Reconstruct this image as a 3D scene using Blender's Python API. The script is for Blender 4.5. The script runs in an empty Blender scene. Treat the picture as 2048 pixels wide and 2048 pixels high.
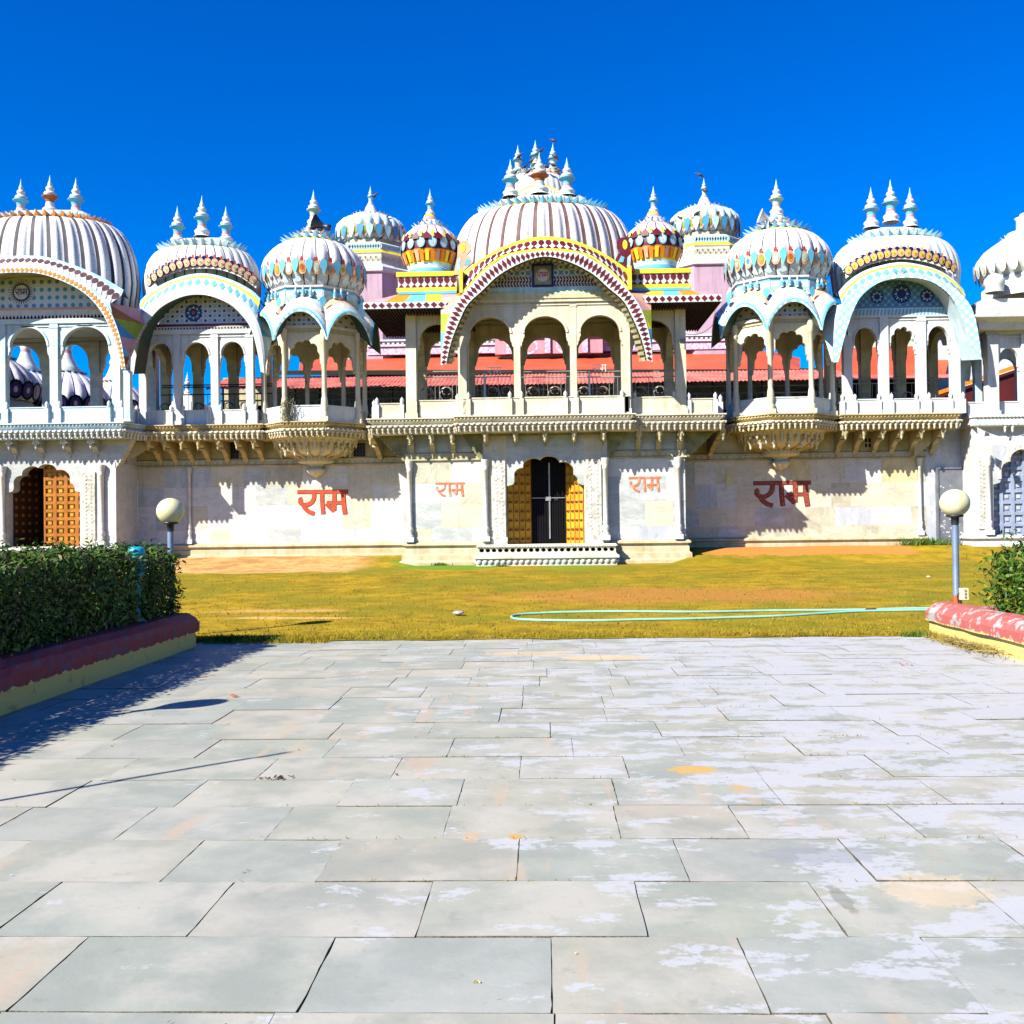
import bpy, math, random
from mathutils import Vector, Matrix
R = math.radians
PI = math.pi
scene = bpy.context.scene
COL = scene.collection
# ------------------------------------------------------------------ camera
YAW, PITCH, ROLL, HCAM = 0.0305, 0.0131, -0.0120, 1.6
cam_d = bpy.data.cameras.new('camera'); cam = bpy.data.objects.new('camera', cam_d); COL.objects.link(cam)
cam_d.sensor_width = 36.0; cam_d.lens = 36.0 * 2000 / 2048; cam_d.clip_end = 3000
CM = Matrix.Translation((0, 0, HCAM)) @ Matrix.Rotation(YAW, 4, 'Z') @ Matrix.Rotation(PI/2 + PITCH, 4, 'X') @ Matrix.Rotation(ROLL, 4, 'Z')
cam.matrix_world = CM
scene.camera = cam
# ------------------------------------------------------------------ light
SUNV = Vector((1.12, 1.0, -1.15)).normalized()          # direction the light travels
w = bpy.data.worlds.new('World'); scene.world = w; w.use_nodes = True
nt = w.node_tree; bg = nt.nodes['Background']
sky = nt.nodes.new('ShaderNodeTexSky'); sky.sky_type = 'NISHITA'; sky.sun_disc = False
sky.sun_elevation = math.asin(-SUNV.z); sky.sun_rotation = math.atan2(-SUNV.x, -SUNV.y)
sky.altitude = 600; sky.air_density = 1.0; sky.dust_density = 0.15; sky.ozone_density = 4.0
hs = nt.nodes.new('ShaderNodeHueSaturation'); hs.inputs['Saturation'].default_value = 1.75; hs.inputs['Hue'].default_value = 0.521; hs.inputs['Value'].default_value = 1.72
nt.links.new(sky.outputs[0], hs.inputs['Color']); nt.links.new(hs.outputs[0], bg.inputs['Color'])
bg.inputs['Strength'].default_value = 0.05
sun_d = bpy.data.lights.new('sun', 'SUN'); sun = bpy.data.objects.new('sun', sun_d); COL.objects.link(sun)
sun_d.energy = 5.0; sun_d.angle = R(0.5); sun_d.color = (1.0, 0.95, 0.86)
sun.rotation_euler = SUNV.to_track_quat('-Z', 'Y').to_euler(); sun.location = (-20, -20, 30)
vs = scene.view_settings
scene.display_settings.display_device = 'sRGB'
vs.view_transform = 'Standard'; vs.look = 'None'; vs.gamma = 1.0; vs.exposure = 1.2; vs.use_curve_mapping = False
try:
    scene.cycles.max_bounces = 5; scene.cycles.diffuse_bounces = 1; scene.cycles.glossy_bounces = 2
    scene.cycles.transparent_max_bounces = 4; scene.cycles.caustics_reflective = False; scene.cycles.caustics_refractive = False
except Exception: pass

# ------------------------------------------------------------------ measuring helpers (photo pixels, 2048 wide)
CO = Vector((0, 0, HCAM)); CR = CM.to_3x3()
def ray(u, v):
    return CR @ Vector(((u-1024)/2000.0, -(v-1024)/2000.0, -1.0))
def px(u, v, Y):
    d = ray(u, v); p = CO + d * (Y / d.y); return p.x, p.z
def PX(u, Y, v=800): return px(u, v, Y)[0]
def PZ(v, Y, u=1085): return px(u, v, Y)[1]
def lawn_z(x, y):
    t = min(1.0, max(0.0, (y-14.0)/17.0)); return 0.008 + 0.352*t
def G(u, v, z=0.0):
    d = ray(u, v); t = (z-HCAM)/d.z; p = CO + d*t; return Vector((p.x, p.y, z))
def GL(u, v):
    p = G(u, v, 0.1)
    for _ in range(6): p = G(u, v, lawn_z(p.x, p.y))
    return p

# ------------------------------------------------------------------ materials
MATS = {}
def mat(name, col, rough=0.65, var=0.10, scale=2.5, bump=0.15, bscale=40, spec=0.3, metal=0.0, col2=None, mix=(0.42, 0.62), streak=None, grime=None, vein=False):
    """paint or stone: base colour, a second colour in patches of noise, fine bump"""
    m = bpy.data.materials.new(name); m.use_nodes = True; MATS[name] = m
    K = 0.74 if min(col) > 0.34 else 0.86
    if col2: col2 = tuple(c*K for c in col2)
    col = tuple(c*K for c in col)
    t = m.node_tree; b = t.nodes['Principled BSDF']; L = t.links
    b.inputs['Roughness'].default_value = rough; b.inputs['Metallic'].default_value = metal
    b.inputs['Specular IOR Level'].default_value = spec
    tc = t.nodes.new('ShaderNodeTexCoord'); mp = t.nodes.new('ShaderNodeMapping'); L.new(tc.outputs['Object'], mp.inputs[0])
    if streak: mp.inputs['Scale'].default_value = streak
    n = t.nodes.new('ShaderNodeTexNoise'); n.inputs['Scale'].default_value = scale; n.inputs['Detail'].default_value = 5; n.inputs['Roughness'].default_value = 0.62
    L.new(mp.outputs[0], n.inputs['Vector'])
    r = t.nodes.new('ShaderNodeValToRGB'); L.new(n.outputs[0], r.inputs[0])
    c2 = col2 or tuple(max(0, c*(1-2*var)) for c in col)
    r.color_ramp.elements[0].position = mix[0]; r.color_ramp.elements[0].color = (*c2, 1)
    r.color_ramp.elements[1].position = mix[1]; r.color_ramp.elements[1].color = (*col, 1)
    out = r.outputs[0]
    def blend(fac, c_out, c):
        mx = t.nodes.new('ShaderNodeMix'); mx.data_type = 'RGBA'; L.new(fac, mx.inputs['Factor'])
        ia, ib = [q for q in mx.inputs if q.type == 'RGBA']; L.new(c_out, ia); ib.default_value = (*c, 1)
        return [o for o in mx.outputs if o.type == 'RGBA'][0]
    def rng(o, a, c, to=1.0):
        q = t.nodes.new('ShaderNodeMapRange'); L.new(o, q.inputs[0]); q.inputs[1].default_value = a; q.inputs[2].default_value = c; q.inputs[4].default_value = to; return q.outputs[0]
    if grime is None: grime = 0.55 if min(col) > 0.25 else 0.0
    if grime:                                                  # rain streaks and soot
        g1 = t.nodes.new('ShaderNodeMapping'); g1.inputs['Scale'].default_value = (5, 5, .55); L.new(tc.outputs['Object'], g1.inputs[0])
        gn = t.nodes.new('ShaderNodeTexNoise'); gn.inputs['Scale'].default_value = 1.0; gn.inputs['Detail'].default_value = 7; gn.inputs['Roughness'].default_value = .68; L.new(g1.outputs[0], gn.inputs['Vector'])
        out = blend(rng(gn.outputs[0], .50, .72, grime), out, tuple(c*q for c, q in zip(col, (.42, .40, .34))))
    if vein:
        vn = t.nodes.new('ShaderNodeTexNoise'); vn.inputs['Scale'].default_value = 1.1; vn.inputs['Detail'].default_value = 6; vn.inputs['Distortion'].default_value = 1.2; L.new(mp.outputs[0], vn.inputs['Vector'])
        a_ = t.nodes.new('ShaderNodeMath'); a_.operation = 'SUBTRACT'; L.new(vn.outputs[0], a_.inputs[0]); a_.inputs[1].default_value = .5
        a2 = t.nodes.new('ShaderNodeMath'); a2.operation = 'ABSOLUTE'; L.new(a_.outputs[0], a2.inputs[0])
        out = blend(rng(a2.outputs[0], .022, .0, .55), out, tuple(c*.55 for c in col))
    L.new(out, b.inputs['Base Color'])
    if bump:
        n2 = t.nodes.new('ShaderNodeTexNoise'); n2.inputs['Scale'].default_value = bscale; n2.inputs['Detail'].default_value = 3
        L.new(tc.outputs['Object'], n2.inputs['Vector'])
        bp = t.nodes.new('ShaderNodeBump'); bp.inputs['Strength'].default_value = bump; bp.inputs['Distance'].default_value = 0.02
        L.new(n2.outputs[0], bp.inputs['Height']); L.new(bp.outputs[0], b.inputs['Normal'])
    return m
W1 = mat('white_paint', (0.80, 0.82, 0.80), col2=(0.70, 0.74, 0.72), scale=1.6)
W2 = mat('cool_white_paint', (0.70, 0.84, 0.88), col2=(0.54, 0.72, 0.78), scale=1.8)
CR1 = mat('cream_stone', (0.82, 0.77, 0.60), col2=(0.70, 0.64, 0.44), scale=1.3, mix=(0.38, 0.6))
CR2 = mat('aged_cream_stone', (0.66, 0.58, 0.36), col2=(0.42, 0.38, 0.20), scale=1.6, mix=(0.36, 0.62))
TAN = mat('tan_cornice_stone', (0.60, 0.48, 0.24), col2=(0.40, 0.33, 0.16), scale=2.2, mix=(0.36, 0.6))
OLIVE = mat('olive_soffit', (0.34, 0.32, 0.17), col2=(0.16, 0.17, 0.08), scale=2.5)  # olive tone with darker random patches
MAROON = mat('maroon_mosaic', (0.16, 0.015, 0.025), rough=0.4, var=0.2)
YEL = mat('yellow_paint', (0.86, 0.66, 0.03), var=0.06)
ORG = mat('orange_paint', (0.85, 0.26, 0.01), var=0.08, scale=6)
PINK = mat('pink_paint', (0.72, 0.36, 0.40), var=0.06)
PPINK = mat('pale_pink_wall', (0.60, 0.42, 0.50), var=0.05, scale=0.6)
LPINK = mat('lilac_white_carving', (0.76, 0.66, 0.78), col2=(0.50, 0.36, 0.56), scale=9, mix=(0.44, 0.5), bump=0.6, bscale=12)
LBLUE = mat('light_blue_paint', (0.13, 0.48, 0.68), var=0.08)
SKYB = mat('powder_blue_paint', (0.30, 0.62, 0.76), col2=(0.52, 0.76, 0.80), scale=6)
PALEY = mat('pale_yellow_paint', (.74, .70, .38), var=.08)
MINT = mat('mint_paint', (0.50, 0.72, 0.58), var=0.08)
NAVY = mat('navy_mosaic', (0.015, 0.02, 0.16), rough=0.35)
DGRN = mat('dark_green_mosaic', (0.04, 0.09, 0.07), rough=0.4)
BLACK = mat('black_paint', (0.003, 0.003, 0.004), rough=0.7, spec=0.1)
GATE = mat('gate_bar_black', (0.006, 0.006, 0.008), rough=0.6, spec=0.15)
BRN = mat('brown_rib_paint', (0.15, 0.065, 0.065), rough=0.6, var=0.2)
GREYRIB = mat('dark_rib_paint', (0.06, 0.055, 0.07), var=0.2)
SALMON = mat('salmon_paint', (0.80, 0.45, 0.28), var=0.1)
RED = mat('red_paint', (0.55, 0.06, 0.04), var=0.1)
BLU2 = mat('mid_blue_paint', (0.06, 0.30, 0.55), var=0.12)
GRN = mat('olive_green_paint', (0.32, 0.40, 0.03), var=0.1)
DKOR = mat('rust_paint', (0.42, 0.12, 0.03), var=0.15)
IRON = mat('black_iron', (0.02, 0.025, 0.04), rough=0.45, spec=0.5)
STEEL = mat('brushed_rail_steel', (0.52, 0.50, 0.46), rough=0.4, metal=0.5)
DARK = mat('dark_interior', (0.030, 0.026, 0.016), rough=0.9, bump=0)  # near-black colour stands in for shade inside openings and sheds; also mosaic
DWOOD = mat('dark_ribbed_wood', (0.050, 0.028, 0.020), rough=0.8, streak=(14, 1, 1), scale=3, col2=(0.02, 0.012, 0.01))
ROOFR = mat('red_sheet_roof', (0.62, 0.10, 0.035), col2=(0.45, 0.075, 0.03), scale=0.8, rough=0.55)
AWN = mat('salmon_corrugated_awning', (0.66, 0.19, 0.14), col2=(0.45, 0.10, 0.08), scale=1.5)
DRED = mat('dark_red_wall', (0.10, 0.010, 0.010), var=0.15, scale=1.0)
MOSW = mat('white_mosaic_chips', (0.86, 0.84, 0.84), col2=(0.62, 0.62, 0.70), scale=16, mix=(0.36, 0.46), bump=0.3)
MARB = [
    mat('marble_white', (0.82, 0.80, 0.73), col2=(0.70, 0.69, 0.64), scale=1.1, streak=(1, 1, 2.2), rough=0.35, vein=True, grime=0.25),
    mat('marble_cream', (0.78, 0.72, 0.56), col2=(0.68, 0.62, 0.46), scale=1.0, streak=(1, 1, 2.0), rough=0.35, vein=True, grime=0.25),
    mat('marble_grey', (0.66, 0.68, 0.64), col2=(0.50, 0.53, 0.50), scale=1.4, streak=(1, 1, 2.4), rough=0.35, vein=True, grime=0.25),
    mat('marble_blue', (0.68, 0.70, 0.72), col2=(0.54, 0.57, 0.60), scale=1.2, streak=(2, 1, 1), rough=0.35, vein=True, grime=0.25),
    mat('marble_olive', (0.68, 0.65, 0.50), col2=(0.54, 0.52, 0.38), scale=1.6, rough=0.4, vein=True, grime=0.25),
    mat('marble_ochre', (0.72, 0.62, 0.34), col2=(0.62, 0.52, 0.28), scale=1.6, rough=0.4, vein=True, grime=0.25),
]
CARVE = mat('carved_marble', (0.80, 0.76, 0.64), col2=(0.50, 0.47, 0.38), scale=7, mix=(0.42, 0.50), bump=0.8, bscale=9)
PLINTH = mat('sandy_plinth_stone', (0.70, 0.60, 0.38), col2=(0.52, 0.42, 0.22), scale=1.8, mix=(0.36, 0.6))
LETTER3 = mat('thin_orange_lettering', (0.60, 0.16, 0.06), col2=(0.62, 0.34, 0.22), scale=6, mix=(.40, .5))
LETTER = mat('vermilion_lettering', (0.62, 0.085, 0.022), col2=(0.42, 0.05, 0.02), scale=5, streak=(1, 1, 3), rough=0.6)
LETTER2 = mat('maroon_lettering', (0.44, 0.085, 0.04), col2=(0.17, 0.035, 0.025), scale=12, rough=0.6)  # darker maroon than the vermilion lettering, mottled at random
OUTL = mat('dark_letter_outline', (0.14, 0.03, 0.02), rough=0.6)
GOLD = mat('golden_door_wood', (0.62, 0.36, 0.02), col2=(0.42, 0.22, 0.015), scale=2.5, rough=0.5)
ORWD = mat('orange_door_wood', (0.50, 0.17, 0.012), col2=(0.34, 0.11, 0.01), scale=4, rough=0.5)
DKWD = mat('shaded_dark_wood', (0.055, 0.022, 0.010), rough=0.6)  # dark tone carries the shade of the open door leaf
GDOOR = mat('blue_grey_door_paint', (0.34, 0.40, 0.52), col2=(0.26, 0.31, 0.42), scale=3)
SHEET = mat('weathered_sheet_metal', (0.15, 0.16, 0.19), col2=(0.21, 0.22, 0.25), scale=2, rough=0.45, metal=0.3)

def tile_mat(name, base, spot, sc, thr, spot2=None, rot=0.785):
    m = bpy.data.materials.new(name); m.use_nodes = True; t = m.node_tree; b = t.nodes['Principled BSDF']; L = t.links
    base = tuple(c*.70 for c in base); spot = tuple(c*.8 for c in spot); spot2 = spot2 and tuple(c*.72 for c in spot2)
    tc = t.nodes.new('ShaderNodeTexCoord'); mp = t.nodes.new('ShaderNodeMapping'); L.new(tc.outputs['Object'], mp.inputs[0])
    mp.inputs['Rotation'].default_value = (0, rot, 0); mp.inputs['Scale'].default_value = (sc, 0.0001, sc)
    v = t.nodes.new('ShaderNodeTexVoronoi'); v.inputs['Randomness'].default_value = 0.0; v.inputs['Scale'].default_value = 1.0
    L.new(mp.outputs[0], v.inputs['Vector'])
    r = t.nodes.new('ShaderNodeValToRGB'); r.color_ramp.interpolation = 'CONSTANT'
    r.color_ramp.elements[0].color = (*spot, 1); r.color_ramp.elements[1].position = thr; r.color_ramp.elements[1].color = (*base, 1)
    if spot2:
        e = r.color_ramp.elements.new(thr+0.26); e.color = (*spot2, 1)
    L.new(v.outputs['Distance'], r.inputs[0]); L.new(r.outputs[0], b.inputs['Base Color']); b.inputs['Roughness'].default_value = 0.4
    return m
TILE_C = tile_mat('star_tile', (0.70, 0.76, 0.80), (0.05, 0.20, 0.30), 4.2, 0.20, (0.12, 0.32, 0.45))
TILE_L = tile_mat('dotted_blue_tile', (0.66, 0.74, 0.82), (0.03, 0.05, 0.22), 4.6, 0.22, (0.35, 0.50, 0.72))
TILE_R = tile_mat('blue_scale_tile', (0.10, 0.30, 0.52), (0.05, 0.17, 0.36), 6.0, 0.30, (0.35, 0.60, 0.78))
TILE_G = tile_mat('blue_leaf_tile', (0.70, 0.80, 0.86), (0.06, 0.28, 0.50), 4.0, 0.27, None, 0)
TILE_Y = tile_mat('pale_dotted_tile', (0.60, 0.56, 0.38), (0.10, 0.10, 0.06), 4.6, 0.2)
EAVE_B = tile_mat('blue_white_eave', (0.42, 0.72, 0.88), (0.85, 0.95, 0.96), 5.0, 0.34)

# ------------------------------------------------------------------ mesh builder
def wloc(o):
    p = Vector((0, 0, 0))
    while o: p += o.location; o = o.parent
    return p
class MB:
    def __init__(s): s.v = []; s.f = []; s.mi = []; s.sm = []; s.mats = []; s.M = None
    def vt(s, p):
        p = Vector(p)
        if s.M is not None: p = s.M @ p
        s.v.append(p); return len(s.v)-1
    def m(s, mt):
        if mt not in s.mats: s.mats.append(mt)
        return s.mats.index(mt)
    def fi(s, idx, mt, smooth=False): s.f.append(tuple(idx)); s.mi.append(s.m(mt)); s.sm.append(smooth)
    def face(s, pts, mt, smooth=False): s.fi([s.vt(p) for p in pts], mt, smooth)
    def box(s, x0, x1, y0, y1, z0, z1, mt, top=None):
        if x0 > x1: x0, x1 = x1, x0
        if y0 > y1: y0, y1 = y1, y0
        if z0 > z1: z0, z1 = z1, z0
        i = [s.vt(p) for p in ((x0,y0,z0),(x1,y0,z0),(x1,y1,z0),(x0,y1,z0),(x0,y0,z1),(x1,y0,z1),(x1,y1,z1),(x0,y1,z1))]
        for q in ((0,3,2,1),(0,1,5,4),(1,2,6,5),(2,3,7,6),(3,0,4,7)): s.fi([i[k] for k in q], mt)
        s.fi([i[k] for k in (4,5,6,7)], top or mt)
    def grid(s, rows, mf, wrap=False, smooth=True):
        ids = [[s.vt(p) for p in r] for r in rows]; n = len(ids[0])
        for i in range(len(ids)-1):
            for j in range(n if wrap else n-1):
                k = (j+1) % n
                s.fi((ids[i][j], ids[i][k], ids[i+1][k], ids[i+1][j]), mf(i, j) if callable(mf) else mf, smooth)
    def lathe(s, c, prof, n, mt, smooth=True, a0=0.0, rot=0.0):
        """prof: (r, z) or (r, z, material of the segment above)"""
        rows = []
        for q in prof:
            rows.append([(c[0]+q[0]*math.cos(rot+2*PI*k/n), c[1]+q[0]*math.sin(rot+2*PI*k/n), c[2]+q[1]) for k in range(n)])
        s.grid(rows, lambda i, j: (prof[i][2] if len(prof[i]) > 2 and prof[i][2] else mt), wrap=True, smooth=smooth)
    def prism(s, pts, y0, y1, mt, side=None):
        """polygon in x,z extruded in y"""
        a = [s.vt((p[0], y0, p[1])) for p in pts]; b = [s.vt((p[0], y1, p[1])) for p in pts]; n = len(pts)
        s.fi(a, mt); s.fi(b[::-1], mt)
        for k in range(n): s.fi((a[k], a[(k+1) % n], b[(k+1) % n], b[k]), side or mt)
    def tube(s, path, r, mt, n=6, caps=True):
        path = [Vector(p) for p in path]; rows = []
        for i, p in enumerate(path):
            d = (path[min(i+1, len(path)-1)] - path[max(i-1, 0)]).normalized()
            a = Vector((0, 0, 1)) if abs(d.z) < 0.9 else Vector((1, 0, 0))
            e = d.cross(a).normalized(); g = d.cross(e)
            rr = r[i] if isinstance(r, (list, tuple)) else r
            rows.append([p + e*rr*math.cos(2*PI*k/n) + g*rr*math.sin(2*PI*k/n) for k in range(n)])
        s.grid(rows, mt, wrap=True)
        if caps: s.face(rows[0], mt); s.face(rows[-1][::-1], mt)
    def plate(s, c, nrm, up, pts, mt, lift=0.01):
        nrm = Vector(nrm).normalized(); up = Vector(up); up = (up - nrm*up.dot(nrm)).normalized(); r = up.cross(nrm)
        c = Vector(c) + nrm*lift
        s.face([c + r*p[0] + up*p[1] for p in pts], mt)
    def build(s, name, parent=None, label=None):
        me = bpy.data.meshes.new(name)
        off = wloc(parent) if parent else Vector((0, 0, 0))
        me.from_pydata([v-off for v in s.v], [], s.f)
        for mt in s.mats: me.materials.append(mt)
        me.polygons.foreach_set('material_index', s.mi); me.polygons.foreach_set('use_smooth', s.sm); me.update()
        o = bpy.data.objects.new(name, me); COL.objects.link(o)
        if parent: o.parent = parent
        if label: o['label'] = label
        return o
def tag(o, label, cat, group=None, kind=None):
    if label: o['label'] = label
    if cat: o['category'] = cat
    if group: o['group'] = group
    if kind: o['kind'] = kind
    return o
def thing(name, loc, label, cat, group=None):
    o = bpy.data.objects.new(name, None); COL.objects.link(o); o.location = loc; o.empty_display_size = 0.3
    return tag(o, label, cat, group)
def copy_tree(o, parent=None):
    c = o.copy(); COL.objects.link(c)
    if parent: c.parent = parent
    for ch in [x for x in bpy.data.objects if x.parent == o]: copy_tree(ch, c)
    return c
def circ(n, a, b=None, cx=0, cy=0, rot=0):
    b = b or a; return [(cx+a*math.cos(rot+2*PI*k/n), cy+b*math.sin(rot+2*PI*k/n)) for k in range(n)]
def dropshape(wd, h, n=10):      # round top, pointed bottom
    p = [(wd*math.cos(t), h*0.18+h*0.32*math.sin(t)) for t in [PI*k/(n-1) for k in range(n)]]
    return p + [(-wd*0.55, -h*0.12), (0, -h*0.5), (wd*0.55, -h*0.12)]
def offsets(path, closed=False):
    n = len(path); out = []
    for i in range(n):
        ns = []
        for a, b in (((i-1), i), (i, (i+1))):
            if not closed and (a < 0 or b > n-1): continue
            p, q = Vector(path[a % n]), Vector(path[b % n]); d = (q-p).normalized(); ns.append(Vector((d.y, -d.x)))
        if len(ns) == 1: out.append(ns[0])
        else: out.append((ns[0]+ns[1]) / max(0.3, 1+ns[0].dot(ns[1])))
    return out
def sweep(mb, path, prof, mt, closed=False, smooth=False):
    """prof: (out, z[, material of the strip below]); path left to right keeps -y outside"""
    of = offsets(path, closed); rows = []
    for q in prof: rows.append([(p[0]+o.x*q[0], p[1]+o.y*q[0], q[1]) for p, o in zip(path, of)])
    mb.grid(rows, lambda i, j: (prof[i][2] if len(prof[i]) > 2 and prof[i][2] else mt), wrap=closed, smooth=smooth)
def along(path, out, step, fn, closed=False):
    of = offsets(path, closed); P = [Vector((p[0]+o.x*out, p[1]+o.y*out)) for p, o in zip(path, of)]
    if closed: P.append(P[0])
    for a, b in zip(P[:-1], P[1:]):
        L = (b-a).length
        if L < step*0.6: continue
        n = max(1, round(L/step)); d = (b-a).normalized()
        for k in range(n): q = a.lerp(b, (k+0.5)/n); fn(q.x, q.y, d.y, -d.x)
def catmull(pts, n):
    P = [Vector(p) for p in pts]; P = [2*P[0]-P[1]] + P + [2*P[-1]-P[-2]]; out = []
    for i in range(1, len(P)-2):
        for k in range(8):
            t = k/8; a, b, c, d = P[i-1], P[i], P[i+1], P[i+2]
            out.append(0.5*((2*b)+(c-a)*t+(2*a-5*b+4*c-d)*t*t+(3*b-a-3*c+d)*t**3))
    out.append(P[-2])
    L = [0]
    for a, b in zip(out[:-1], out[1:]): L.append(L[-1]+(b-a).length)
    res = []; j = 0
    for k in range(n+1):
        s = L[-1]*k/n
        while j < len(L)-2 and L[j+1] < s: j += 1
        res.append(out[j].lerp(out[j+1], (s-L[j])/max(1e-9, L[j+1]-L[j])))
    return res

# ------------------------------------------------------------------ shared architecture
def arch_curve(w_, zs, H, style, foot=0.32):
    """opening outline from (-w) to (w): little corbels at the feet, then the arch"""
    a = w_*0.86; pts = [(-w_, zs-foot)]
    for k in range(7):
        t = (k+1)/7; pts.append((-w_+(w_-a)*t + 0.03*abs(math.sin(t*PI*2.5)), zs-foot+foot*t))
    N = 36 if style == 'cusp' else 22
    for k in range(1, N):
        th = PI*k/N; r = 1.0
        if style == 'cusp': r = 1.0 - 0.13*(1-abs(math.sin(4.5*th)))**1.5
        pts.append((-a*math.cos(th)*r, zs+H*math.sin(th)**(0.9)*r))
    pts += [(-p[0], p[1]) for p in pts[:8][::-1]]
    x = -w_
    out = []
    for p in pts: x = max(x, p[0]); out.append((x, p[1]))
    return out
def arch_panel(mb, xa, xb, zs, H, ztop, y0, y1, style, mt, soff=None, foot=0.32, rim=None):
    c = (xa+xb)/2; w_ = (xb-xa)/2
    cv = [(c+p[0], p[1]) for p in arch_curve(w_, zs, H, style, foot)]
    for (x0, z0), (x1, z1) in zip(cv[:-1], cv[1:]):
        if x1-x0 > 1e-4:
            mb.face([(x0,y0,z0),(x1,y0,z1),(x1,y0,ztop),(x0,y0,ztop)], mt)
            mb.face([(x0,y1,z0),(x0,y1,ztop),(x1,y1,ztop),(x1,y1,z1)], mt)
        mb.face([(x0,y0,z0),(x0,y1,z0),(x1,y1,z1),(x1,y0,z1)], soff or mt)
    if rim:
        k = [(c+(p[0]-c)*1.10, zs+(p[1]-zs)*1.10) for p in cv[8:-8]]
        for (a, b), (p, q) in zip(zip(cv[8:-8], cv[9:-7]), zip(k, k[1:])):
            mb.face([(a[0],y0-0.03,a[1]),(b[0],y0-0.03,b[1]),(q[0],y0-0.03,q[1]),(p[0],y0-0.03,p[1])], rim)
            mb.face([(p[0],y0-0.03,p[1]),(q[0],y0-0.03,q[1]),(q[0],y0,q[1]),(p[0],y0,p[1])], rim)
            mb.face([(a[0],y0-0.03,a[1]),(b[0],y0-0.03,b[1]),(b[0],y0,b[1]),(a[0],y0,a[1])], rim)
def column(mb, x, y, z0, z1, w_, mt, rnd=False):
    h = z1-z0
    mb.box(x-w_*0.62, x+w_*0.62, y-w_*0.62, y+w_*0.62, z0, z0+h*0.05, mt)
    if rnd:
        r = w_/2
        pr = [(r*1.15, h*0.05), (r*1.2, h*0.09), (r*0.8, h*0.12), (r*1.12, h*0.17), (r*0.95, h*0.24), (r*0.72, h*0.28), (r*0.78, h*0.30), (r*0.68, h*0.86), (r*0.95, h*0.87), (r*0.8, h*0.90), (r*1.1, h*0.94), (r*1.1, h)]
        mb.lathe((x, y, z0), pr, 10, mt)
    else:
        mb.box(x-w_/2, x+w_/2, y-w_/2, y+w_/2, z0+h*0.05, z1, mt)
        mb.box(x-w_*0.56, x+w_*0.56, y-w_*0.56, y+w_*0.56, z1-h*0.045, z1-h*0.02, mt)
def post(mb, x, y, z0, z1, mt, w_=0.16):
    mb.box(x-w_/2, x+w_/2, y-w_/2, y+w_/2, z0, z1, mt)
    mb.lathe((x, y, z1), [(w_*0.3, 0), (w_*0.5, 0.03), (w_*0.34, 0.06), (w_*0.5, 0.11), (w_*0.42, 0.17), (w_*0.1, 0.22), (0.001, 0.25)], 8, mt)
def pendant(mb, x, y, z, s, mt):
    mb.lathe((x, y, z), [(0.055*s, 0), (0.055*s, -0.05*s), (0.032*s, -0.08*s), (0.040*s, -0.13*s), (0.0, -0.21*s)], 6, mt)
def cornice(mb, path, z, m1, m2, closed=False, back=1.2, big=1.0):
    """beaded cornice with a ledge and a row of hanging buds; path = face line of the slab below the ledge"""
    q = 0.86
    prof = [(-back, z, m1), (0.16, z, m1), (0.16, z-0.035, m1), (0.10, z-0.05, m1), (0.10, z-0.11, m1), (0.05, z-0.13, m1), (0.0, z-0.20*q, m1), (0.0, z-0.24*q, m1),
            (0.13, z-0.27*q, m2), (0.14, z-0.33*q, m2), (0.07, z-0.35*q, m2), (0.07, z-0.40*q, m1), (0.0, z-0.42*q, m1), (0.0, z-0.56*q, m1), (-back, z-0.56*q, m1)]
    sweep(mb, path, prof, m1, closed)
    def bead(x, y, nx, ny): mb.lathe((x, y, z-0.08), [(0.0, 0.042), (0.036, 0.018), (0.036, -0.018), (0.0, -0.042)], 6, m1)
    along(path, 0.10, 0.115, bead, closed)
    def pen(x, y, nx, ny): pendant(mb, x, y, z-0.31, 1.0*big, m2)
    along(path, 0.075, 0.172, pen, closed)
    def sc(x, y, nx, ny):
        mb.box(x-0.03, x+0.03, y-0.03, y+0.01, z-0.26, z-0.215, m2)
    along(path, 0.14, 0.172, sc, closed)
def finial(par, x, y, z0, z1, style='blue', name='finial', fat=1.0):
    h = z1-z0; b = MB(); r = 0.128*h*fat
    base, neck, vase, flare, bulb = {
        'blue': (W1, PINK, LBLUE, LBLUE, W1), 'brown': (W1, SKYB, DKOR, DKOR, W1), 'orange': (W1, ORG, DKWD, DKWD, W1),
        'mint': (W1, SALMON, MINT, MINT, W1), 'plain': (W1, W1, W1, W1, W1), 'old': (MINT, SALMON, SKYB, BLU2, W2)}[style]
    pr = [(r*1.5, -0.03*h, base), (r*1.3, 0.0, base), (r*1.0, 0.03*h, base), (r*1.25, 0.07*h, base), (r*1.32, 0.11*h, base), (r*1.0, 0.16*h, GREYRIB), (r*0.72, 0.175*h, base), (r*0.80, 0.22*h, neck),
          (r*0.70, 0.29*h, vase), (r*0.82, 0.36*h, vase), (r*1.05, 0.415*h, flare), (r*1.42, 0.43*h, flare), (r*1.42, 0.445*h, flare), (r*0.8, 0.455*h, base),
          (r*1.00, 0.48*h, bulb), (r*1.08, 0.515*h, bulb), (r*0.95, 0.55*h, bulb), (r*0.55, 0.58*h, GREYRIB), (r*0.42, 0.59*h, bulb), (r*0.66, 0.615*h, bulb), (r*0.74, 0.65*h, bulb), (r*0.62, 0.69*h, bulb), (r*0.30, 0.725*h, bulb),
          (r*0.42, 0.745*h, SKYB), (r*0.36, 0.78*h, SKYB), (r*0.16, 0.86*h, SKYB), (r*0.02, 1.0*h, SKYB)]
    b.lathe((x, y, z0), pr, 14, W1)
    return b.build(name, par)
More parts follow.
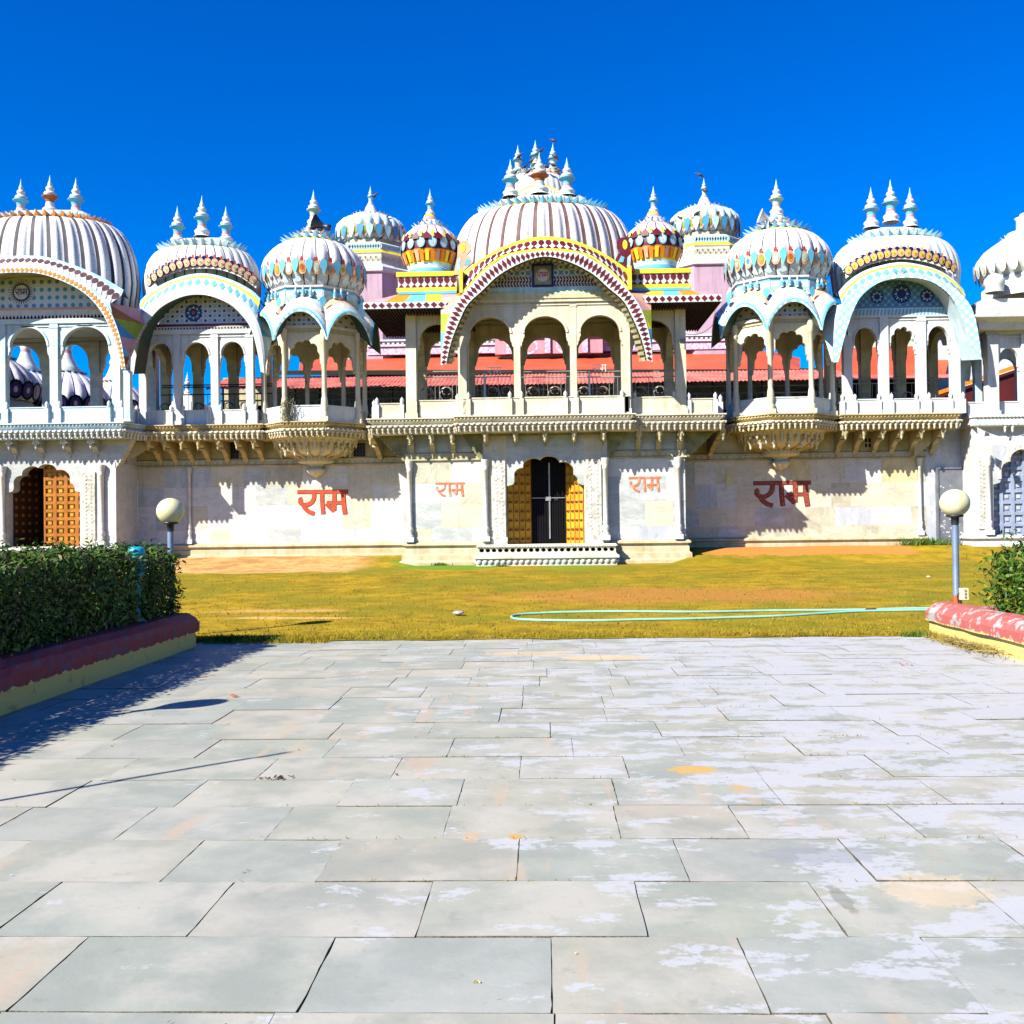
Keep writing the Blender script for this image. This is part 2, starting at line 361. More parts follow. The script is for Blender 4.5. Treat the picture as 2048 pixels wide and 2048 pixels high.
def petal_ring(mb, c, rx, ry, z, n, ln, hh, m1, m2=None, dz=-0.06):
    """folded pointed petals standing out round an ellipse"""
    for k in range(n):
        a0, a1 = 2*PI*k/n, 2*PI*(k+1)/n; am = (a0+a1)/2
        p0 = Vector((c[0]+rx*math.cos(a0), c[1]+ry*math.sin(a0), z)); p1 = Vector((c[0]+rx*math.cos(a1), c[1]+ry*math.sin(a1), z))
        t = Vector((c[0]+(rx+ln)*math.cos(am), c[1]+(ry+ln)*math.sin(am), z+hh))
        d = Vector((c[0]+(rx+ln*0.35)*math.cos(am), c[1]+(ry+ln*0.35)*math.sin(am), z+dz))
        mb.face([p0, d, t], m1); mb.face([d, p1, t], m2 or m1); mb.face([p0, t, p1], m1)
def rib_dome(mb, c, rx, ry, rix, riy, prof, lobes, mt, rib, depth=0.03, ribw=0.10, dark=None):
    """prof: (s, z), s 1 at the widest and 0 at the top ring; lobed and ribbed"""
    fr = [0, ribw, 0.28, 0.5, 0.72, 1-ribw]
    ang = []; isr = []
    for k in range(lobes):
        for i, f in enumerate(fr): ang.append(2*PI*(k+f-ribw/2)/lobes); isr.append(i == 0)
    bulge = [-1, -1, 0.35, 0.7, 0.35, -1]
    rows = []
    for s_, z in prof:
        row = []
        for j, a in enumerate(ang):
            q = 1 + depth*bulge[j % 6]*min(1, max(0.25, s_))
            row.append((c[0]+(rix+(rx-rix)*s_)*q*math.cos(a), c[1]+(riy+(ry-riy)*s_)*q*math.sin(a), c[2]+z))
        rows.append(row)
    mb.grid(rows, lambda i, j: rib if isr[j % len(ang)] else mt, wrap=True)
# strokes of the painted word, in units of the letter height (headline on top)
RAM = [([(-0.02, 1.0), (2.18, 1.0)], 0.13), ([(0.70, 1.0), (0.71, 0.80), (0.64, 0.60), (0.46, 0.46), (0.26, 0.44), (0.12, 0.55), (0.10, 0.68), (0.20, 0.72)], 0.15),
       ([(0.22, 0.50), (0.32, 0.30), (0.50, 0.14), (0.72, 0.06)], 0.15), ([(1.05, 1.0), (1.06, 0.5), (1.10, 0.04)], 0.15),
       ([(1.58, 1.0), (1.58, 0.6), (1.56, 0.18)], 0.15), ([(1.22, 0.50), (1.38, 0.34), (1.56, 0.16)], 0.14), ([(1.24, 0.52), (1.98, 0.52)], 0.12), ([(1.96, 1.0), (1.98, 0.5), (2.04, 0.02)], 0.16)]
def word(mb, x, y, z, h, mt, out=None, wk=1.0):
    """the word written on a face looking to -y; x,z = lower left corner"""
    def ribbon(pts, wd, yy, m_):
        P = catmull([(p[0], p[1]) for p in pts], 12) if len(pts) > 2 else [Vector(p) for p in pts]
        L, Rr = [], []
        for i, p in enumerate(P):
            d = (P[min(i+1, len(P)-1)]-P[max(0, i-1)]).normalized(); n_ = Vector((-d.y, d.x))*wd/2
            L.append(p+n_); Rr.append(p-n_)
        for a, b, c_, d_ in zip(L[:-1], L[1:], Rr[:-1], Rr[1:]):
            mb.face([(x+q.x*h, yy, z+q.y*h) for q in (a, c_, d_, b)], m_)
    for k, (pts, wd) in enumerate(RAM):
        if out: ribbon(pts, wd*wk+0.045, y-0.004-0.0005*k, out)
        ribbon(pts, wd*wk, y-0.010-0.0005*k, mt)
# ================================================================== ground
def gmat(name, stops, scale, detail=8, bump=.4, bscale=60, rough=.95, streak=None, extra=None):
    m = bpy.data.materials.new(name); m.use_nodes = True; t = m.node_tree; b = t.nodes['Principled BSDF']; L = t.links
    b.inputs['Roughness'].default_value = rough; b.inputs['Specular IOR Level'].default_value = .15
    tc = t.nodes.new('ShaderNodeTexCoord'); mp = t.nodes.new('ShaderNodeMapping'); L.new(tc.outputs['Object'], mp.inputs[0])
    if streak: mp.inputs['Scale'].default_value = streak
    n = t.nodes.new('ShaderNodeTexNoise'); n.inputs['Scale'].default_value = scale; n.inputs['Detail'].default_value = detail; n.inputs['Roughness'].default_value = .7; L.new(mp.outputs[0], n.inputs['Vector'])
    r = t.nodes.new('ShaderNodeValToRGB'); L.new(n.outputs[0], r.inputs[0])
    while len(r.color_ramp.elements) < len(stops): r.color_ramp.elements.new(.5)
    for e, (p, c) in zip(r.color_ramp.elements, stops): e.position = p; e.color = (*c, 1)
    out = r.outputs[0]
    n2 = t.nodes.new('ShaderNodeTexNoise'); n2.inputs['Scale'].default_value = bscale; n2.inputs['Detail'].default_value = 6; L.new(tc.outputs['Object'], n2.inputs['Vector'])
    bp = t.nodes.new('ShaderNodeBump'); bp.inputs['Strength'].default_value = bump; bp.inputs['Distance'].default_value = .03; L.new(n2.outputs[0], bp.inputs['Height']); L.new(bp.outputs[0], b.inputs['Normal'])
    if extra: out = extra(t, out, tc)
    L.new(out, b.inputs['Base Color']); return m
def mixc(t, fac, a, b_):
    n = t.nodes.new('ShaderNodeMix'); n.data_type = 'RGBA'; L = t.links
    if isinstance(fac, (int, float)): n.inputs['Factor'].default_value = fac
    else: L.new(fac, n.inputs['Factor'])
    for s, v in (('A', a), ('B', b_)):
        i = [q for q in n.inputs if q.name == s and q.type == 'RGBA'][0]
        if isinstance(v, tuple): i.default_value = (*v, 1)
        else: L.new(v, i)
    return [o for o in n.outputs if o.type == 'RGBA'][0]
def math_(t, op, a, b_=0.0, clamp=False):
    n = t.nodes.new('ShaderNodeMath'); n.operation = op; n.use_clamp = clamp
    for i, v in enumerate((a, b_)):
        if isinstance(v, (int, float)): n.inputs[i].default_value = v
        else: t.links.new(v, n.inputs[i])
    return n.outputs[0]
def sstep(t, x, lo, hi):
    n = t.nodes.new('ShaderNodeMapRange'); n.interpolation_type = 'SMOOTHSTEP'; t.links.new(x, n.inputs[0]); n.inputs[1].default_value = lo; n.inputs[2].default_value = hi; return n.outputs[0]
def blob(t, xyz, cx, cy, rx, ry, noise, soft=.5):
    """worn or stained patch with a noisy outline at a place on the ground"""
    dx = math_(t, 'DIVIDE', math_(t, 'SUBTRACT', xyz[0], cx), rx); dy = math_(t, 'DIVIDE', math_(t, 'SUBTRACT', xyz[1], cy), ry)
    d = math_(t, 'SQRT', math_(t, 'ADD', math_(t, 'MULTIPLY', dx, dx), math_(t, 'MULTIPLY', dy, dy)))
    d = math_(t, 'ADD', d, math_(t, 'MULTIPLY', math_(t, 'SUBTRACT', noise, .5), 2.4)); return math_(t, 'SUBTRACT', 1.0, sstep(t, d, 1-soft*.5, 1+soft*.5))
def lawn_extra(t, out, tc):
    L = t.links; s = t.nodes.new('ShaderNodeSeparateXYZ'); L.new(tc.outputs['Object'], s.inputs[0]); xyz = (s.outputs[0], s.outputs[1])
    n = t.nodes.new('ShaderNodeTexNoise'); n.inputs['Scale'].default_value = 1.1; n.inputs['Detail'].default_value = 9; n.inputs['Roughness'].default_value = .75; L.new(tc.outputs['Object'], n.inputs['Vector']); nz = n.outputs[0]
    soil = (.42, .17, .035); sand = (.58, .34, .12)
    n3 = t.nodes.new('ShaderNodeTexNoise'); n3.inputs['Scale'].default_value = .28; n3.inputs['Detail'].default_value = 5; n3.inputs['Roughness'].default_value = .6; L.new(tc.outputs['Object'], n3.inputs['Vector'])
    out = mixc(t, math_(t, 'MULTIPLY', sstep(t, n3.outputs[0], .44, .60), .7), out, (.17, .165, .006))
    n4 = t.nodes.new('ShaderNodeTexNoise'); n4.inputs['Scale'].default_value = 14; n4.inputs['Detail'].default_value = 6; n4.inputs['Roughness'].default_value = .8; L.new(tc.outputs['Object'], n4.inputs['Vector'])
    out = mixc(t, math_(t, 'MULTIPLY', sstep(t, n4.outputs[0], .52, .68), .55), out, (.13, .10, .006))
    # bare, tired patches
    p = GL(1350, 1190); out = mixc(t, math_(t, 'MULTIPLY', blob(t, xyz, p.x, p.y, 3.4, 1.6, nz, .9), .75), out, soil)
    p = GL(540, 1222); out = mixc(t, math_(t, 'MULTIPLY', blob(t, xyz, p.x, p.y, 1.3, .28, nz, .6), .8), out, (.50, .30, .09))
    p = GL(590, 1236); out = mixc(t, math_(t, 'MULTIPLY', blob(t, xyz, p.x, p.y, 1.1, .16, nz, .6), .8), out, (.60, .38, .13))
    p = GL(905, 1132); out = mixc(t, math_(t, 'MULTIPLY', blob(t, xyz, p.x, p.y+.3, 2.0, 2.0, nz, .5), .9), out, (.10, .22, .012))
    p = GL(1140, 1134); out = mixc(t, math_(t, 'MULTIPLY', blob(t, xyz, p.x, p.y, 1.2, .8, nz, .5), .8), out, (.14, .24, .015))
    # sand drifted against the wall
    xs_, ys_ = xyz
    gl = sstep(t, math_(t, 'SUBTRACT', PX(760, 31, 1120), xs_), 0, 1.0); gr = sstep(t, math_(t, 'SUBTRACT', xs_, PX(1390, 31, 1110)), 0, 1.0); gr = math_(t, 'MULTIPLY', gr, math_(t, 'SUBTRACT', 1.0, sstep(t, xs_, PX(1840, 31, 1110), PX(1870, 31, 1110))))
    yy = math_(t, 'ADD', ys_, math_(t, 'MULTIPLY', math_(t, 'SUBTRACT', nz, .5), 4.0))
    fl = math_(t, 'MULTIPLY', gl, sstep(t, yy, 28.2, 29.0)); fr = math_(t, 'MULTIPLY', gr, sstep(t, yy, 31.2, 31.8))
    snd = mixc(t, sstep(t, nz, .40, .60), (.36, .19, .06), sand); out = mixc(t, fl, out, snd); out = mixc(t, fr, out, (.50, .20, .04))
    out = mixc(t, math_(t, 'MULTIPLY', sstep(t, n4.outputs[0], .56, .64), .4), out, (.22, .11, .04)); return out
LAWN = gmat('dry_lawn', [(.25, (.13, .10, .004)), (.42, (.22, .155, .005)), (.54, (.33, .215, .007)), (.66, (.42, .265, .014)), (.85, (.50, .32, .05))], 1.6, bump=.9, bscale=45, extra=lawn_extra)
SOIL = gmat('bed_soil', [(.3, (.09, .05, .03)), (.7, (.20, .12, .07))], 5)
# lawn with the sand bank rising to the wall
def lawn_h(x, y):
    z = lawn_z(x, y)
    if y > 30.3:
        t = min(1, (y-30.3)/2.6)
        if x < PX(812, 31.5, 1100): z += .30*t
        elif x > PX(1371, 31.5, 1100): z += .42*t
    return z + .012*math.sin(x*1.3+y*.7)*math.cos(y*1.9-x*.4)
b = MB()
lawn_mb = b
xsn = [-60, -40, -30, -24]+[-20+.5*i for i in range(81)]+[24, 30, 40, 60]; ysn = [14.03, 14.2]+[14.4+.4*i for i in range(48)]+[33.4, 34.0]
b.grid([[(x, y, lawn_h(x, y)) for x in xsn] for y in ysn], LAWN, smooth=True)
b.grid([[(x, 13.975-.035*math.sin(x*3.1)-.025*math.sin(x*7.7+1)-.015*math.sin(x*19), .010) for x in [-4.9+.06*i for i in range(172)]], [(x, 14.06, .012) for x in [-4.9+.06*i for i in range(172)]]], LAWN, smooth=False)
for (xa, xb_) in ((-60, -4.85), (5.5, 60)): b.face([(xa, -5, .0), (xb_, -5, .0), (xb_, 14.05, .0), (xa, 14.05, .0)], LAWN)
tag(b.build('lawn'), None, None, kind='structure')
b = MB(); b.face([(-1500, -600, -.35), (1500, -600, -.35), (1500, 2500, -.35), (-1500, 2500, -.35)], SOIL); tag(b.build('ground'), None, None, kind='structure')
# stone terrace: separate slabs laid in courses
def slab_extra(t, out, tc):
    L = t.links
    g = t.nodes.new('ShaderNodeNewGeometry'); rnd_ = g.outputs['Random Per Island']
    r = t.nodes.new('ShaderNodeValToRGB'); r.color_ramp.interpolation = 'LINEAR'; L.new(rnd_, r.inputs[0])
    stops = [(0, (.44, .455, .375)), (.2, (.39, .42, .345)), (.4, (.48, .455, .35)), (.55, (.41, .43, .33)), (.7, (.50, .465, .355)), (.85, (.42, .44, .385)), (1, (.50, .44, .33))]
    while len(r.color_ramp.elements) < len(stops): r.color_ramp.elements.new(.5)
    for e, (p, c) in zip(r.color_ramp.elements, stops): e.position = p; e.color = (*c, 1)
    base = r.outputs[0]
    def noise(sc, det, rough_, stre=None, off=False):
        mp = t.nodes.new('ShaderNodeMapping'); L.new(tc.outputs['Object'], mp.inputs[0])
        if stre: mp.inputs['Scale'].default_value = stre
        if off:
            cb = t.nodes.new('ShaderNodeCombineXYZ'); L.new(math_(t, 'MULTIPLY', rnd_, 40.0), cb.inputs[2]); L.new(math_(t, 'MULTIPLY', rnd_, 17.0), cb.inputs[0]); L.new(cb.outputs[0], mp.inputs['Location'])
        n = t.nodes.new('ShaderNodeTexNoise'); n.inputs['Scale'].default_value = sc; n.inputs['Detail'].default_value = det; n.inputs['Roughness'].default_value = rough_; L.new(mp.outputs[0], n.inputs['Vector']); return n.outputs[0]
    mott = noise(2.2, 6, .6, off=True); base = mixc(t, math_(t, 'MULTIPLY', sstep(t, mott, .36, .64), .65), base, (.30, .33, .28))
    mott2 = noise(1.5, 5, .6, off=True); base = mixc(t, math_(t, 'MULTIPLY', sstep(t, mott2, .46, .66), .8), base, (.54, .51, .42))
    # rusty veins across some slabs
    vn = noise(2.0, 3, .5, (3.2, .5, 1), True); sel = sstep(t, math_(t, 'FRACT', math_(t, 'MULTIPLY', rnd_, 7.31)), .60, .66)
    base = mixc(t, math_(t, 'MULTIPLY', math_(t, 'MULTIPLY', sstep(t, vn, .56, .70), sel), .7), base, (.54, .42, .29))
    # lime bloom, stronger to the right and far side
    s = t.nodes.new('ShaderNodeSeparateXYZ'); L.new(tc.outputs['Object'], s.inputs[0])
    lime = noise(2.3, 12, .72, (.75, 1.35, 1)); w_ = math_(t, 'ADD', math_(t, 'MULTIPLY', sstep(t, s.outputs[0], -3.5, 3.0), .165), math_(t, 'MULTIPLY', sstep(t, s.outputs[1], 3.5, 9.5), .05))
    lf = noise(22, 6, .7); lime = math_(t, 'ADD', lime, math_(t, 'MULTIPLY', math_(t, 'SUBTRACT', lf, .5), .16))
    lm = sstep(t, math_(t, 'ADD', lime, w_),   .655, .69); base = mixc(t, math_(t, 'MULTIPLY', lm, .8), base, (.56, .57, .575))
    dirt = noise(6, 8, .7); base = mixc(t, math_(t, 'MULTIPLY', sstep(t, dirt, .57, .70), .35), base, (.27, .26, .20))
    fine = noise(34, 4, .6); base = mixc(t, math_(t, 'MULTIPLY', sstep(t, fine, .62, .72), .35), base, (.30, .31, .27))
    nz = noise(13, 8, .75)
    for (u, v, rx, ry, c, f) in ((1385, 1540, .15, .10, (.66, .38, .06), .95), (1478, 1576, .06, .03, (.66, .38, .06), .95), (1030, 1674, .035, .05, (.62, .36, .05), .9), (1055, 1308, .55, .22, (.78, .55, .25), .55), (1210, 1316, .5, .22, (.80, .55, .22), .6), (1870, 1780, .22, .2, (.74, .56, .32), .5), (940, 1675, .04, .1, (.62, .40, .2), .6),
                             (1682, 1795, .035, .16, (.20, .19, .12), .55), (1640, 1710, .3, .12, (.30, .31, .33), .5)):
        p = G(u, v); base = mixc(t, math_(t, 'MULTIPLY', blob(t, (s.outputs[0], s.outputs[1]), p.x, p.y, rx, ry, nz, .3), f), base, c)
    v = t.nodes.new('ShaderNodeHueSaturation'); v.inputs['Value'].default_value = .71; v.inputs['Saturation'].default_value = .9; L.new(base, v.inputs['Color']); return v.outputs[0]
SLAB = gmat('sandstone_slab', [(0, (.5, .5, .5)), (1, (.5, .5, .5))], 2, bump=.05, bscale=26, rough=.62, extra=slab_extra)
JOINT = gmat('joint_dirt', [(.4, (.09, .08, .055)), (.7, (.22, .19, .13))], 12)
b = MB(); rp_ = random.Random(11)
XJ = {0: [-1.76, -.80, .033, .75, 1.46], 1: [-2.15, -1.38, -.49, .41, 1.19, 1.91], 2: [-1.71, -1.02, -.117, .66, 1.5, 2.32], 3: [-2.88, -2.18, -1.41, -.51, .40, 1.06, 1.96]}
XJ = {0: [178, 671, 1102, 1472, 1837], 1: [126, 469, 866, 1268, 1615, 1936], 2: [65, 409, 684, 1039, 1346, 1677, 2000], 3: [71, 317, 588, 904, 1226, 1457, 1776]}
VR = [1874, 1763, 1680, 1613]
y0 = G(1085, 1874).y; PSX0, PSX1 = -4.85, 5.5
def slab(x0, x1, ya, yb_):
    g = rp_.uniform(.0005, .0016); z = rp_.uniform(-.003, .004); tx, ty = rp_.uniform(-.0015, .0015), rp_.uniform(-.0015, .0015)
    a, c, d, e = x0+g, x1-g, ya+g, yb_-g; r_ = .003; sh = 0.0
    zz = lambda X, Y_: z+tx*(X-(a+c)/2)*2+ty*(Y_-(d+e)/2)*2
    cor = [(a, d), (c, d), (c, e), (a, e)]; top = []
    for i in range(4):                                        # slightly chipped, uneven edges
        p, q = cor[i], cor[(i+1) % 4]; m = 9; L_ = math.hypot(q[0]-p[0], q[1]-p[1]); nx, ny = -(q[1]-p[1])/L_, (q[0]-p[0])/L_
        for k_ in range(m):
            f = (k_+(rp_.uniform(-.3, .3) if k_ else 0))/m; j_ = rp_.random()**3*.0045+(.004 if k_ == 0 and rp_.random() < .35 else 0)
            top.append((p[0]+(q[0]-p[0])*f+nx*j_, p[1]+(q[1]-p[1])*f+ny*j_))
    T_ = [b.vt((p[0], p[1], zz(*p))) for p in top]; B_ = [b.vt((p[0], p[1], -.06)) for p in top]; n_ = len(top)
    b.fi(T_, SLAB)
    for i in range(n_): j = (i+1) % n_; b.fi((B_[i], B_[j], T_[j], T_[i]), JOINT)
for k in range(-9, 19):
    ya = y0+.605*(k-1); yb_ = ya+.605
    if ya > 13.7: break
    if yb_ > 13.7: yb_ = 14.03
    if k in XJ:      # k indexes the row whose far joint was measured
        xs_ = [G(u, VR[k]).x for u in XJ[k]]
    else:
        xs_ = []; x = -1.0+rp_.uniform(-.45, .45)
        while x > PSX0-1: xs_.insert(0, x); x -= rp_.uniform(.68, 1.02)
        x = xs_[-1]+rp_.uniform(.68, 1.02)
        while x < PSX1+1: xs_.append(x); x += rp_.uniform(.68, 1.02)
    while xs_[0] > PSX0: xs_.insert(0, xs_[0]-rp_.uniform(.7, .95))
    while xs_[-1] < PSX1: xs_.append(xs_[-1]+rp_.uniform(.7, .95))
    xs_ = [max(PSX0-.3, min(PSX1+.3, x)) for x in xs_]
    for i in range(len(xs_)-1):
        if xs_[i+1]-xs_[i] > .08: slab(xs_[i], xs_[i+1], ya, yb_)
tag(b.build('terrace'), None, None, kind='structure')
b = MB(); b.face([(PSX0-.3, -4, -.010), (PSX1+.3, -4, -.010), (PSX1+.3, 14.03, -.010), (PSX0-.3, 14.03, -.010)], JOINT); tag(b.build('terrace_bed'), None, None, kind='structure')
# grass blades: ragged edge along the terrace and a thin scatter over the lawn
BLADE = gmat('grass_blades', [(.3, (.12, .11, .006)), (.5, (.24, .18, .010)), (.75, (.40, .29, .06))], 6, bump=0)
rg = random.Random(4); b = MB()
def blade(x, y, h, w_):
    a = rg.uniform(0, PI); z = lawn_h(x, y) if y > 14.03 else .0; dx, dy = math.cos(a)*w_, math.sin(a)*w_; lx, ly = rg.gauss(0, h*.5), rg.gauss(0, h*.5)
    b.face([(x-dx, y-dy, z), (x+dx, y+dy, z), (x+lx, y+ly, z+h)], BLADE)
for _ in range(15000): x = rg.uniform(-6.5, 8); blade(x, 14.0+abs(rg.gauss(0, .25))-.06*math.sin(x*5)*math.sin(x*1.7), rg.uniform(.02, .055), rg.uniform(.003, .007))
for _ in range(16000):
    y = 14.1+rg.random()**1.6*14; blade(rg.uniform(-9-(y-14)*.5, 11+(y-14)*.5), y, rg.uniform(.015, .045), rg.uniform(.006, .012))
for _ in range(900):
    p = G(1870+rg.random()**.8*150, 1272+rg.random()*2); x, y = 5.28+rg.gauss(0, .05), rg.uniform(12.0, 14.1); blade(x, y, rg.uniform(.03, .12), .006)
for _ in range(1500): x = rg.uniform(-4.75, -3.0); blade(x, 13.9+rg.gauss(0, .08), rg.uniform(.02, .06), .007)
WEED = gmat('weed_leaves', [(.3, (.04, .09, .01)), (.7, (.10, .16, .02))], 6, bump=0)
for (x, y, n_, h_) in [(PX(1852, 33.2, 1096), 33.15, 260, .30), (PX(1835, 33.2, 1096), 33.1, 120, .2), (5.15, 13.9, 120, .12), (-4.5, 13.95, 200, .12), (-3.9, 13.9, 140, .09), (PX(1000, 30.3, 1130), 30.3, 160, .10), (PX(880, 31.1, 1125), 31.1, 200, .12)]:
    for _ in range(n_):
        px_, py_ = x+rg.gauss(0, h_*1.3), y+rg.gauss(0, h_*.35); z = lawn_h(px_, py_); a = rg.uniform(0, PI); l = h_*rg.uniform(.3, 1); wd = l*.12
        b.face([(px_-math.cos(a)*wd, py_-math.sin(a)*wd, z), (px_+math.cos(a)*wd, py_+math.sin(a)*wd, z), (px_+rg.gauss(0, l*.5), py_+rg.gauss(0, l*.4), z+l)], WEED)
for _ in range(500):                                          # grit and grass in the joints
    k_ = rg.randint(2, 16); y = y0+.605*(k_-1)+rg.gauss(0, .006); x = rg.choice([rg.uniform(-4.6, 5.2), rg.gauss(-.3, .4), rg.gauss(2.0, .3)])
    if y < 14: b.face([(x-.004, y, .003), (x+.004, y, .003), (x+rg.gauss(0, .012), y+rg.gauss(0, .006), .004+rg.uniform(.006, .02))], BLADE)
tag(b.build('grass'), 'short dry grass growing over the lawn and its ragged edge', 'grass', kind='stuff')
# ================================================================== the ground floor of the palace: walls, gates, cornices, brackets
FZ = 4.95                                                     # height of the upper floor
YRR, FZR = 33.6, 5.03                                         # the right part stands a little farther back
YR, YB, YD, YL, YQ = 33.0, 31.5, 31.25, 31.3, 32.7             # recessed walls, side bays, door block, left block, right block
rnd = random.Random(7)
pal = thing('palace_front', (0, 33, 0), 'long cream and grey marble palace front with overhanging beaded cornices and three gates', 'palace')
xLBr = PX(232, YL, 1000); xC0 = PX(814, YB, 1000); xC1 = PX(1371, YB, 1000); xRr = PX(1947, YQ, 1000)
xD0 = PX(965, YD, 1000); xD1 = PX(1217, YD, 1000); xGl = PX(1014, YD, 1020); xGr = PX(1169, YD, 1020)
def blocks(mb, x0, x1, z0, z1, y, wts, hmin=0.55, hmax=0.85, wmin=0.6, wmax=1.7):
    z = z0; prev = None
    while z < z1-0.01:
        h = min(rnd.uniform(hmin, hmax), z1-z)
        if z1-z-h < 0.15: h = z1-z
        x = x0 - rnd.uniform(0, 0.5)
        while x < x1-0.001:
            e = x + rnd.uniform(wmin, wmax)
            if x1-e < 0.25: e = x1
            a, b = max(x, x0), min(e, x1)
            if b > a:
                k = rnd.choices(range(6), wts)[0]
                g = 0.0015
                mb.face([(a+g, y, z+g), (b-g, y, z+g), (b-g, y, z+h-g), (a+g, y, z+h-g)], MARB[k])
            x = e
        z += h
    mb.face([(x0, y+0.006, z0), (x1, y+0.006, z0), (x1, y+0.006, z1), (x0, y+0.006, z1)], MARB[1])
WL = (7, 4, 2.6, 2.0, 0.4, 0.0); WRt = (2, 5, 2.4, 0.8, 4.6, 1.2)
ZF = 3.72                                                     # frieze height
def frieze(mb, path):
    sweep(mb, path, [(0.0, ZF+0.20), (0.05, ZF+0.17), (0.05, ZF+0.13), (0.03, ZF+0.11), (0.03, ZF), (0.06, ZF-0.02), (0.06, ZF-0.05), (0, ZF-0.08)], CR2)
    along(path, 0.03, 0.21, lambda x, y, nx, ny: mb.plate((x, y, ZF+0.055), (nx, ny, 0), (0, 0, 1), [(-0.08, 0.04), (0.08, 0.04), (0, -0.05)], MARB[2], 0.006))
def plinth(mb, path, m_=PLINTH):
    sweep(mb, path, [(0.0, 1.10), (0.06, 1.09), (0.13, 1.05), (0.14, 0.99), (0.06, 0.96), (0.05, 0.90), (0.09, 0.88), (0.09, 0.72), (0.16, 0.68), (0.17, 0.52), (0.26, 0.46), (0.28, -0.3)], m_)
# recessed walls
for (x0, x1, wt, YR) in ((xLBr, xC0, WL, 33.0), (xC1, PX(1852, YRR, 1000), WRt, YRR)):
    b = MB(); blocks(b, x0, x1, 0.9, ZF, YR, wt)
    b.face([(x0, YR+0.002, ZF-0.1), (x1, YR+0.002, ZF-0.1), (x1, YR+0.002, FZ), (x0, YR+0.002, FZ)], CR2)
    b.build('wall', pal)
    b = MB(); plinth(b, [(x0+0.1, YR), (x1, YR)]); b.build('plinth', pal)
    b = MB(); frieze(b, [(x0, YR), (x1, YR)]); b.build('frieze', pal)
YR = 33.0
# centre block: two side bays and their returns
for (x0, x1, sgn) in ((xC0, xD0, -1), (xD1, xC1, 1)):
    b = MB(); blocks(b, x0, x1, 0.9, ZF, YB, (7, 5, 1.6, 1.6, 0.3, 0.0), wmin=0.8)
    b.face([(x0, YB+0.002, ZF-0.1), (x1, YB+0.002, ZF-0.1), (x1, YB+0.002, FZ), (x0, YB+0.002, FZ)], MARB[2])
    xe = xC0 if sgn < 0 else xC1
    b.face([(xe, YB, 0.3), (xe, YRR, 0.3), (xe, YRR, FZ), (xe, YB, FZ)], MARB[1])
    b.build('wall', pal)
    b = MB()
    pth = [(xC0, YR), (xC0, YB), (xD0, YB)] if sgn < 0 else [(xD1, YB), (xC1, YB), (xC1, YRR)]
    plinth(b, pth); b.build('plinth', pal); b = MB(); frieze(b, pth); b.build('frieze', pal)
# door block
b = MB()
zs = PZ(968, YD); ztop = PZ(911, YD)
arch_panel(b, xGl, xGr, zs, ztop-zs, 4.4, YD, YD+0.45, 'cusp', MARB[2], soff=CR1, foot=0.05)
b.box(xD0, xGl, YD, YD+0.45, 1.0, 4.4, MARB[1]); b.box(xGr, xD1, YD, YD+0.45, 1.0, 4.4, MARB[1])
b.box(xD0, xD1, YD+0.02, YD+0.4, 4.39, FZ-0.3, CR2)
b.build('door_surround', pal)
for (a, c) in ((PX(985, YD-.05, 1000), PX(1011, YD-.05, 1000)), (PX(1172, YD-.05, 1000), PX(1203, YD-.05, 1000))):
    b = MB(); b.box(a, c, YD-0.05, YD-0.002, 1.22, 3.62, CARVE); b.box(a-0.05, c+0.05, YD-0.09, YD-0.002, 1.0, 1.22, CARVE)
    n = 17
    for k in range(n):
        z = 1.32+k*2.25/n
        for s_ in (-1, 1):
            cx = (a+c)/2 + s_*(c-a)*0.22
            b.plate((cx, YD-0.05, z), (0, -1, 0), (0.5*s_, 0, 1), [(-0.055, 0), (0, -0.035), (0.055, 0), (0, 0.035)], W1, 0.012)
    b.build('carved_panel', pal)
def colonette(b, x, y, z0, z1, r=0.10, m_=MARB[0]):
    h = z1-z0
    b.box(x-r*1.3, x+r*1.3, y-r*1.3, y+r*1.2, z0, z0+0.16, m_)
    b.lathe((x, y, z0), [(r*1.2, .16), (r*1.25, .22), (r*.8, .26), (r*1.15, .34), (r*1.15, .44), (r*.75, .5), (r*.95, .56), (r*.8, .60), (r*.75, h-.34), (r*1.0, h-.32), (r*.8, h-.28), (r*1.15, h-.18), (r*1.15, h-.1), (r*1.3, h-.06), (r*1.3, h)], 12, m_)
for (u, Y, z0) in ((819, YB, 1.1), (971, YD, 1.1), (1211, YD, 1.1), (1357, YB, 1.1), (202, YL, 1.1), (378, YR, 1.1), (1841, YRR, 1.1), (4, YL, 1.1), (1978, YQ, 1.1)):
    b = MB(); colonette(b, PX(u, Y-.1, 1000), Y-0.06, z0, 3.66, 0.10 if Y < 33 else 0.075); b.build('colonette', pal)
